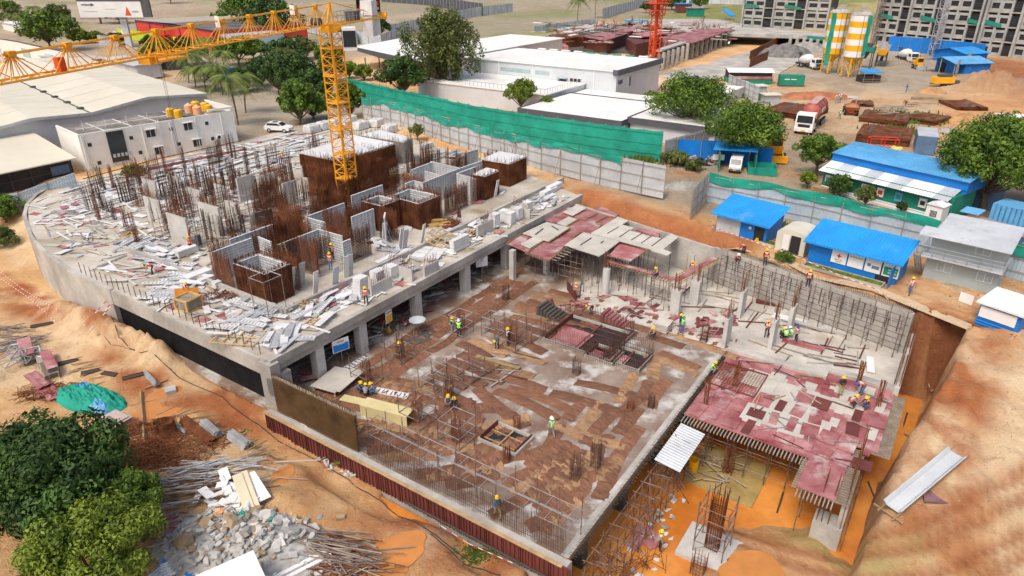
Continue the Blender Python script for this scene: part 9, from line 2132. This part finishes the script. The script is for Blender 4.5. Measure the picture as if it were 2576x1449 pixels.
hm=thing('hoist_mast','pale lattice hoist mast climbing the grey tower block','hoist',at(2345,140,4),.1);b=B();lattice_mast(b,26,2.0,1.8,.14,.08);part('mast',b,'scaffg',hm)
hm=thing('hoist_mast','dark lattice mast at the left of the grey tower block','hoist',at(2196,112,4),.1);b=B();lattice_mast(b,26,1.6,1.8,.12,.07);part('mast',b,'scaff',hm)
bt=thing('lorry','blue cabbed lorry beside the cream warehouse roof','truck',g4(560,200),rad(-15));truck_cab(bt,1.4,'blue',low='chassis');b=B();b.b2(-4.5,1.2,-1.2,1.2,1.1,2.2);part('cargo_body',b,'rust',bt);
for x in(2.4,-2.5,-3.6):
 for s_ in(-1,1):wheel(bt,x,s_*1.0)
bt=thing('lorry','blue and yellow covered lorry on the road at the top left','truck',at(335,32,4),rad(20));truck_cab(bt,3,'blue');b=B();b.b2(-6,2.8,-1.3,1.3,1,4.2);part('cargo_body',b,'blue',bt);b=B();b.b2(-6,2.8,-1.35,1.35,4.2,4.6);part('tarpaulin',b,'yel',bt)
for x in(4,-4,-5):
 for s_ in(-1,1):wheel(bt,x,s_*1.1,.6)
tb3=thing('concrete_kerb','black and yellow striped kerb by the palm garden','kerb',g4(545,138));d=g4(690,163)-g4(545,138);
for c_ in(0,1):
 b=B()
 for k in range(40):
  if k%2==c_:b.beam(d*(k/40)+Vector((0,0,.25)),d*((k+1)/40)+Vector((0,0,.25)),.4,.5)
 part('dark_band' if c_ else 'yellow_band',b,'dark' if c_ else 'yel',tb3)
def leafmesh(blobs,n,size,seed,droop=.0,flat=.6):
 g_=np.random.RandomState(seed);Bc=np.array([b_[:3]for b_ in blobs]);Br=np.array([b_[3]for b_ in blobs])
 w=Br**1.6;w=w/w.sum();k=g_.choice(len(blobs),n,p=w)
 d=g_.normal(size=(n,3));d/=np.linalg.norm(d,axis=1)[:,None]
 r=g_.uniform(.55,1.08,n)**.6*(1+.12*np.sin(7*d[:,0]+5*d[:,1]*3+k));P=Bc[k]+d*(Br[k]*r)[:,None]*np.array([1,1,flat+.2])
 P[:,2]-=droop*g_.uniform(0,1,n)**2
 u=g_.normal(size=(n,3));u-=d*(u*d).sum(1)[:,None]*.6;u/=np.linalg.norm(u,axis=1)[:,None]
 v=np.cross(u,d+g_.normal(size=(n,3))*.5);v/=np.linalg.norm(v,axis=1)[:,None]
 s_=size*g_.uniform(.6,1.35,n)[:,None]
 V=np.stack([P-u*s_,P+v*s_*.45,P+u*s_,P-v*s_*.45],1).reshape(-1,3)
 me=bpy.data.meshes.new('crown');me.vertices.add(len(V));me.vertices.foreach_set('co',V.ravel());me.loops.add(4*n);me.loops.foreach_set('vertex_index',np.arange(4*n,dtype=np.int32));me.polygons.add(n)
 me.polygons.foreach_set('loop_start',np.arange(0,4*n,4,dtype=np.int32));me.polygons.foreach_set('loop_total',np.full(n,4,np.int32));me.update(calc_edges=True);return me
def tree(p,H,cw,seed,leaf,label,n=5200,size=.20,trunk=.35,name='tree',group=None,shape='round',parent=None,cat='tree',base=.35,cl=26):
 cl=int(cl*1.7)
 r_=random.Random(seed);o=thing(name,label,cat,p,r_.uniform(0,6),group)
 b=B();blobs=[];tips=[]
 zb=H*base;lean=Vector((r_.uniform(-.05,.05)*H,r_.uniform(-.05,.05)*H,0))
 tr_=H*.022+.05;top=lean+Vector((0,0,zb));b.tube((0,0,-.3),top*.5,tr_*1.3,tr_*1.05,7);b.tube(top*.5,top,tr_*1.05,tr_*.85,7)
 for i in range(cl):
  a=i*2.4+r_.uniform(-.4,.4);f=(i+.5)/cl
  if shape=='round':el=math.asin(min(1,max(-1,-.35+1.33*f)));rr_=cw/2*r_.uniform(.3,1.02);c=Vector((math.cos(a)*math.cos(el)*rr_,math.sin(a)*math.cos(el)*rr_,zb+(H-zb)*(.42+.40*math.sin(el))))
  elif shape=='tall':z=zb+(H-zb)*(.08+.84*f);rr_=cw/2*(.45+.5*math.sin(PI*min(1,f*.9+.1)))*r_.uniform(.2,1.05);c=Vector((math.cos(a)*rr_,math.sin(a)*rr_,z))
  else:z=zb+(H-zb)*(.05+.9*f);rr_=cw/2*(1-f*.75)*r_.uniform(.5,.8);c=Vector((math.cos(a)*rr_,math.sin(a)*rr_,z))
  c+=lean;br=cw*(.105 if shape!='tall' else.08)*(.55+.9*r_.random()**1.4);blobs.append((c.x,c.y,c.z,br))
  if i%2==0 or shape=='tall':m_=top.lerp(c,.5)+Vector((0,0,-.05*H*r_.uniform(.2,1)));b.tube(top*(.8+.2*r_.random()),m_,tr_*.5,tr_*.32,5);b.tube(m_,c,tr_*.32,tr_*.1,4)
 part('trunk',b,'bark',o)
 if H>3.5 and shape=='round' and seed>105:n=int(n*.62);size*=1.08
 me=leafmesh(blobs,n,size,seed,droop=(.9 if shape=='tall' else.15),flat=.75 if shape!='tall' else 1.1);part('crown',me,leaf,o)
 return o
def atg(x,y,z0,zz):return at(x,y,zz)
c=at(75,1165,5.0);tree(Vector((c.x,c.y,ground_z(c))),8.2,9.2,101,'leaf_d','big very dark green tree filling the lower left edge',38000,.16,base=.25,cl=60)
c=at(200,1350,4.0);tree(Vector((c.x,c.y,ground_z(c))),6.4,6.6,102,'leaf_l','yellow green tree at the lower left corner before the dark tree',22000,.12,base=.2,cl=44)
c=at(318,1225,3.6);tree(Vector((c.x,c.y,ground_z(c))),5.4,3.9,103,'leaf_m','small bright green tree right of the dark tree',16000,.11,base=.2,cl=30)
tree(G(15,560),4,5,104,'leaf_m','leafy bush at the left border beside the curved podium end',5000,.16,base=.1);tree(G(12,620),2.6,3.6,105,'leaf_o','olive bush lowest at the left border',3500,.14,base=.1)
tree(g4(340,442)+Vector((0,0,.3)),1.6,3.2,106,'leaf_o','low ragged shrub below the white block',2600,.14,base=.1,shape='round')
tree(g4(1112,243),18,18.5,110,'leaf_o','tallest tree, grey green and feathery, in front of the warehouse',17000,.30,base=.22,shape='tall',cl=64)
tree(g4(1010,262),10.5,9,111,'leaf_d','dark broad leaved tree left of the tallest one, over the green net',10000,.28,base=.25,cl=34)
tree(g4(1733,342),10.6,12.6,112,'leaf_m','round green tree with reddish twigs left of its lower twin',24000,.21,base=.25,cl=50)
tree(g4(1862,408),9.0,11.6,113,'leaf_m','round green tree above the orange backhoe, the lower of the pair',22000,.21,base=.25,cl=46)
tree(g4(2052,440),6.2,6.4,114,'leaf_m','small round green tree in front of the tanker',11000,.17,base=.28,cl=30)
tree(g4(2475,525),12.0,11.5,115,'leaf_m','big green tree overhanging the site offices at the right border',34000,.21,base=.2,cl=60);tree(g4(2590,520),11.5,10,116,'leaf_m','second big green tree cut by the right border',18000,.22,base=.2,cl=40)
tree(g4(1310,292),7.6,6.2,117,'leaf_l','young bright green tree behind the net near the ivy',8000,.2,base=.3,cl=28)
tree(g4(1375,295),4.6,3.6,118,'leaf_l','ivy covered bright green bush beside the young tree',6000,.17,base=.1,cl=24)
tree(g4(1700,430-15),2.2,4.0,119,'leaf_o','grey green bush at the end of the green net fence',4200,.15,base=.1);tree(g4(1745,428),1.8,3.0,120,'leaf_o','smaller grey green bush beside the scrap dump',3000,.14,base=.1)
tree(g4(2105,500),3.6,3.2,121,'leaf_d','dark feathery shrub in front of the canteen awning',4200,.15,base=.2);tree(g4(2175,525),3.2,2.6,122,'leaf_o','thin shrub growing behind the bluish fence',2200,.14,base=.3);tree(g4(2030,470),2.6,2.2,123,'leaf_l','small shrub beside the round tree',1800,.15,base=.2);tree(g4(2265,533),1.6,1.2,124,'leaf_o','potted palm like plant between the plank stacks',900,.15,base=.3)
tree(G(1975,655,3.9),.9,2.2,125,'leaf_m','low green shrub on the bank above the basement wall',1600,.1,base=.1);tree(G(860,1168),.8,.9,126,'leaf_o','dry shrub on the bank beside the ditch',900,.1,base=.1)
tree(g4(1325-275,365-15),3,2.6,127,'leaf_o','grey green shrub inside the grey sheet fence',1500,.14,base=.2)
tree(g4(1640,250+6),2.2,5,128,'leaf_l','banana plants at the corner of the tall warehouse',1800,.3,base=.1);tree(g4(1700,375),1.2,3,129,'leaf_d','low dark hedge by the warehouse wall',1600,.15,base=.1)
for k,(x,y,H,w,lf,lb)in enumerate([(755,312,7.2,6.5,'leaf_m','nearest bushy tree behind the white car'),(700,235,7.5,7,'leaf_d','dark bushy tree behind the nearest one'),(760,245,8.5,8,'leaf_d','dense tree just left of the crane mast'),(800,270,7,7,'leaf_d','dark tree touching the crane mast'),(660,215,6,6,'leaf_d','low dark tree at the left of the grove'),(840,205,7,7,'leaf_m','tree behind the crane mast'),(720,190,6,7,'leaf_o','olive tree at the rear of the grove'),(885,295,6,5,'leaf_m','tree between the crane mast and the green net'),(790,300,4.5,6,'leaf_m','low bush line behind the wrapped pallets'),(620,230,5,6,'leaf_d','shrub between the palms and the grove'),(880,195,3.5,4,'leaf_l','small layered tree right of the crane mast'),(915,200,3.5,4,'leaf_l','small layered tree under the canopy edge')]):
 tree(g4(x,y),H*1.25,w*1.15,130+k,lf,lb,9000,.26,base=.12,cl=30)
for k,(x,y,H,w,lf,lb)in enumerate([(20,40,8,14,'leaf_m','green tree behind the far left sheds'),(150,60,9,12,'leaf_o','olive tree between the far left palms and the billboard'),(300,60,8,10,'leaf_d','dark tree right of the billboard'),(560,85,9,10,'leaf_m','green tree at the right end of the red warehouse'),(440,200-30,7,9,'leaf_d','dark tree behind the jib and the palms'),(600,165,8,12,'leaf_m','green tree behind the striped kerb'),(720,170,8,12,'leaf_d','dark tree at the rear of the grove'),(830,165,6,8,'leaf_m','tree behind the mast beside the grey fence'),(130,128,13,17,'leaf_m','large green tree left of the billboard'),(255,60,16,14,'leaf_d','dark tree behind the billboard'),(690,110,17,24,'leaf_d','huge dark tree above the crane jib'),(610,60,14,20,'leaf_m','large tree at the top beside the red warehouse'),(380,128,5,6,'leaf_d','small dark tree before the red warehouse'),(410,175,8,10,'leaf_m','green tree under the jib trolley'),(470,165,8,12,'leaf_d','dark tree under the crane jib'),(955,95,8,10,'leaf_d','round dark tree below the counterweights'),(340,15,12,14,'leaf_d','dark tree beyond the road at the top'),(430,8,10,18,'leaf_o','tree line at the very top left'),(200,110,5,8,'leaf_l','light green shrub row right of the large tree'),(240,108,4,7,'leaf_l','yellow green shrub below the billboard'),(300,112,4,7,'leaf_l','yellow green shrub before the lime hoarding'),(40,65,8,10,'leaf_o','olive tree at the far top left'),(170,190,3,6,'leaf_m','low bush above the cream warehouse roof'),(60,190,2,6,'leaf_d','low hedge by the left road'),(1690,25,8,16,'leaf_d','dark grove behind the orange mast'),(1760,22,8,14,'leaf_m','green grove right of the orange mast'),(1625,32,6,7,'leaf_d','small dark tree by the far fence'),(1480,-6,6,30,'leaf_o','scrub at the very top of the field'),(640,150,6,9,'leaf_m','tree between jib and striped kerb'),(760,150,7,9,'leaf_o','bare branched olive tree behind the crane')]):
 tree(at(x,y,4),H,w,160+k,lf,lb,5200,.55 if H>9 else.4,base=.2,cl=24)
def palm(p,H,seed,label,fr=17,L=3.4):
 r_=random.Random(seed);o=thing('palm_tree',label,'palm tree',p,r_.uniform(0,6));b=B();P=[Vector((.25*math.sin(k*.5+seed),.15*k*.2,H*k/6))for k in range(7)];b.path(P,.15,6);part('trunk',b,'bark',o)
 t=P[-1];b=B()
 for i in range(fr):
  a=i*2.4+r_.uniform(-.2,.2);up=r_.uniform(-.2,1.1);d=Vector((math.cos(a),math.sin(a),0));pr=t;sd2=Vector((-d.y,d.x,0));pts=[]
  for k in range(9):f=k/8;pts.append(t+d*(L*f*(.95-.15*max(0,up)))+Vector((0,0,up*L*.5*f-1.25*L*.62*f*f)))
  for k in range(8):
   b.tube(pts[k],pts[k+1],.035,n=3);
   for s_ in(-1,1):
    for q in(0,.33,.66):w=pts[k].lerp(pts[k+1],q);e=(pts[k+1]-pts[k]).normalized();l=L*.26*math.sin(PI*min(.97,(k+q)/8+.12));tip=w+sd2*s_*l*.8+e*l*.5+Vector((0,0,-.35*l));b.add([w,w+e*.16,tip],[(0,1,2)])
 part('fronds',b,'leaf_p',o);return o
for k,(x,y,H,L,lb)in enumerate([(478,208,6.0,4.0,'palm standing furthest left of the palm garden'),(492,222,4.0,3.6,'short palm in front of the leftmost one'),(520,232,5.0,3.8,'palm in the middle front of the garden'),(535,190,8.5,4.2,'tallest palm at the rear of the garden'),(560,238,5.5,3.8,'palm behind the yellow roof tanks'),(598,315,7.5,4.2,'tall palm nearest the white block right end'),(622,285,6.5,3.8,'palm right behind the nearest tall palm'),(575,215,7,3.8,'palm leaning at the rear right of the garden'),(505,200,6,3.6,'palm at the rear left of the garden'),(545,225,4.5,3.4,'small palm in the middle of the garden')]):
 palm(g4(x,y),H*1.1,200+k,lb,24,L*1.3)
for k,(x,y,H,L,lb)in enumerate([(1452,66,11,6.5,'left palm on the far sandy field'),(1497,45,11,6,'right palm on the far sandy field'),(95,75,9,6,'palm behind the large tree at the top left'),(50,90,8,6,'palm at the far top left beside parked vehicles')]):palm(at(x,y,4),H,220+k,lb,20,L)
b=B()
for(x,y,n,r,z0)in[(1200,1398,500,1.2,-.5),(1240,1385,300,.8,-.5),(1620,405,200,2,4),(1280,345,0,1,4),(840,1100,60,.6,-.5),(610,1090,40,.5,-.4),(2280,300,400,6,4),(2250,330,300,4,4),(1900,245,400,4,4),(2440,110,900,9,4),(1960,575,60,1,4)]:
 c_=G(x,y,z0)
 for i in range(n):
  q=(c_.x+rng.gauss(0,.5)*r,c_.y+rng.gauss(0,.4)*r);z=ground_z(q);s_=.06 if z0<3 else.25;b.add([(q[0]-s_,q[1],z),(q[0]+s_,q[1],z),(q[0]+U(-s_,s_),q[1]+U(-s_,s_),z+s_*U(2,4))],[(0,1,2)])
tag(part('grass',b,'grass'),'short green grass tufts on the bare ground','grass',None,'stuff')
b=B();r9=random.Random(9)
for i in range(5200):
 if i<2600:x=r9.uniform(0,1300);y=r9.uniform(880,1449);z0=-.4
 elif i<3400:x=r9.uniform(1850,2576);y=r9.uniform(900,1449);z0=-1
 else:x=r9.uniform(1500,2576);y=r9.uniform(180,850);z0=4
 p=at(x,y,z0);s_,t_=LOC(p.x,p.y)
 if-1.2<s_<48 and t_<40.5 and t_>-62:continue
 z=ground_z(p)
 if z0>3 and z<3.2:continue
 r=r9.choice((.02,.03,.04,.05,.08))if z0<3 else r9.choice((.06,.1,.16))
 a=r9.uniform(0,6);P4=[(p.x+r*math.cos(a+k*1.57)*r9.uniform(.7,1.2),p.y+r*math.sin(a+k*1.57)*r9.uniform(.7,1.2))for k in range(4)]
 b.m=r9.randrange(3);b.add([(q[0],q[1],z-.02)for q in P4]+[(p.x+(q[0]-p.x)*.6,p.y+(q[1]-p.y)*.6,z+r*r9.uniform(.3,.5))for q in P4],[(0,1,5,4),(1,2,6,5),(2,3,7,6),(3,0,4,7),(4,5,6,7)])
tag(part('loose_stones',b,['soil','soilred','aggl']),'clods and small stones strewn over the bare earth','stones',None,'stuff')
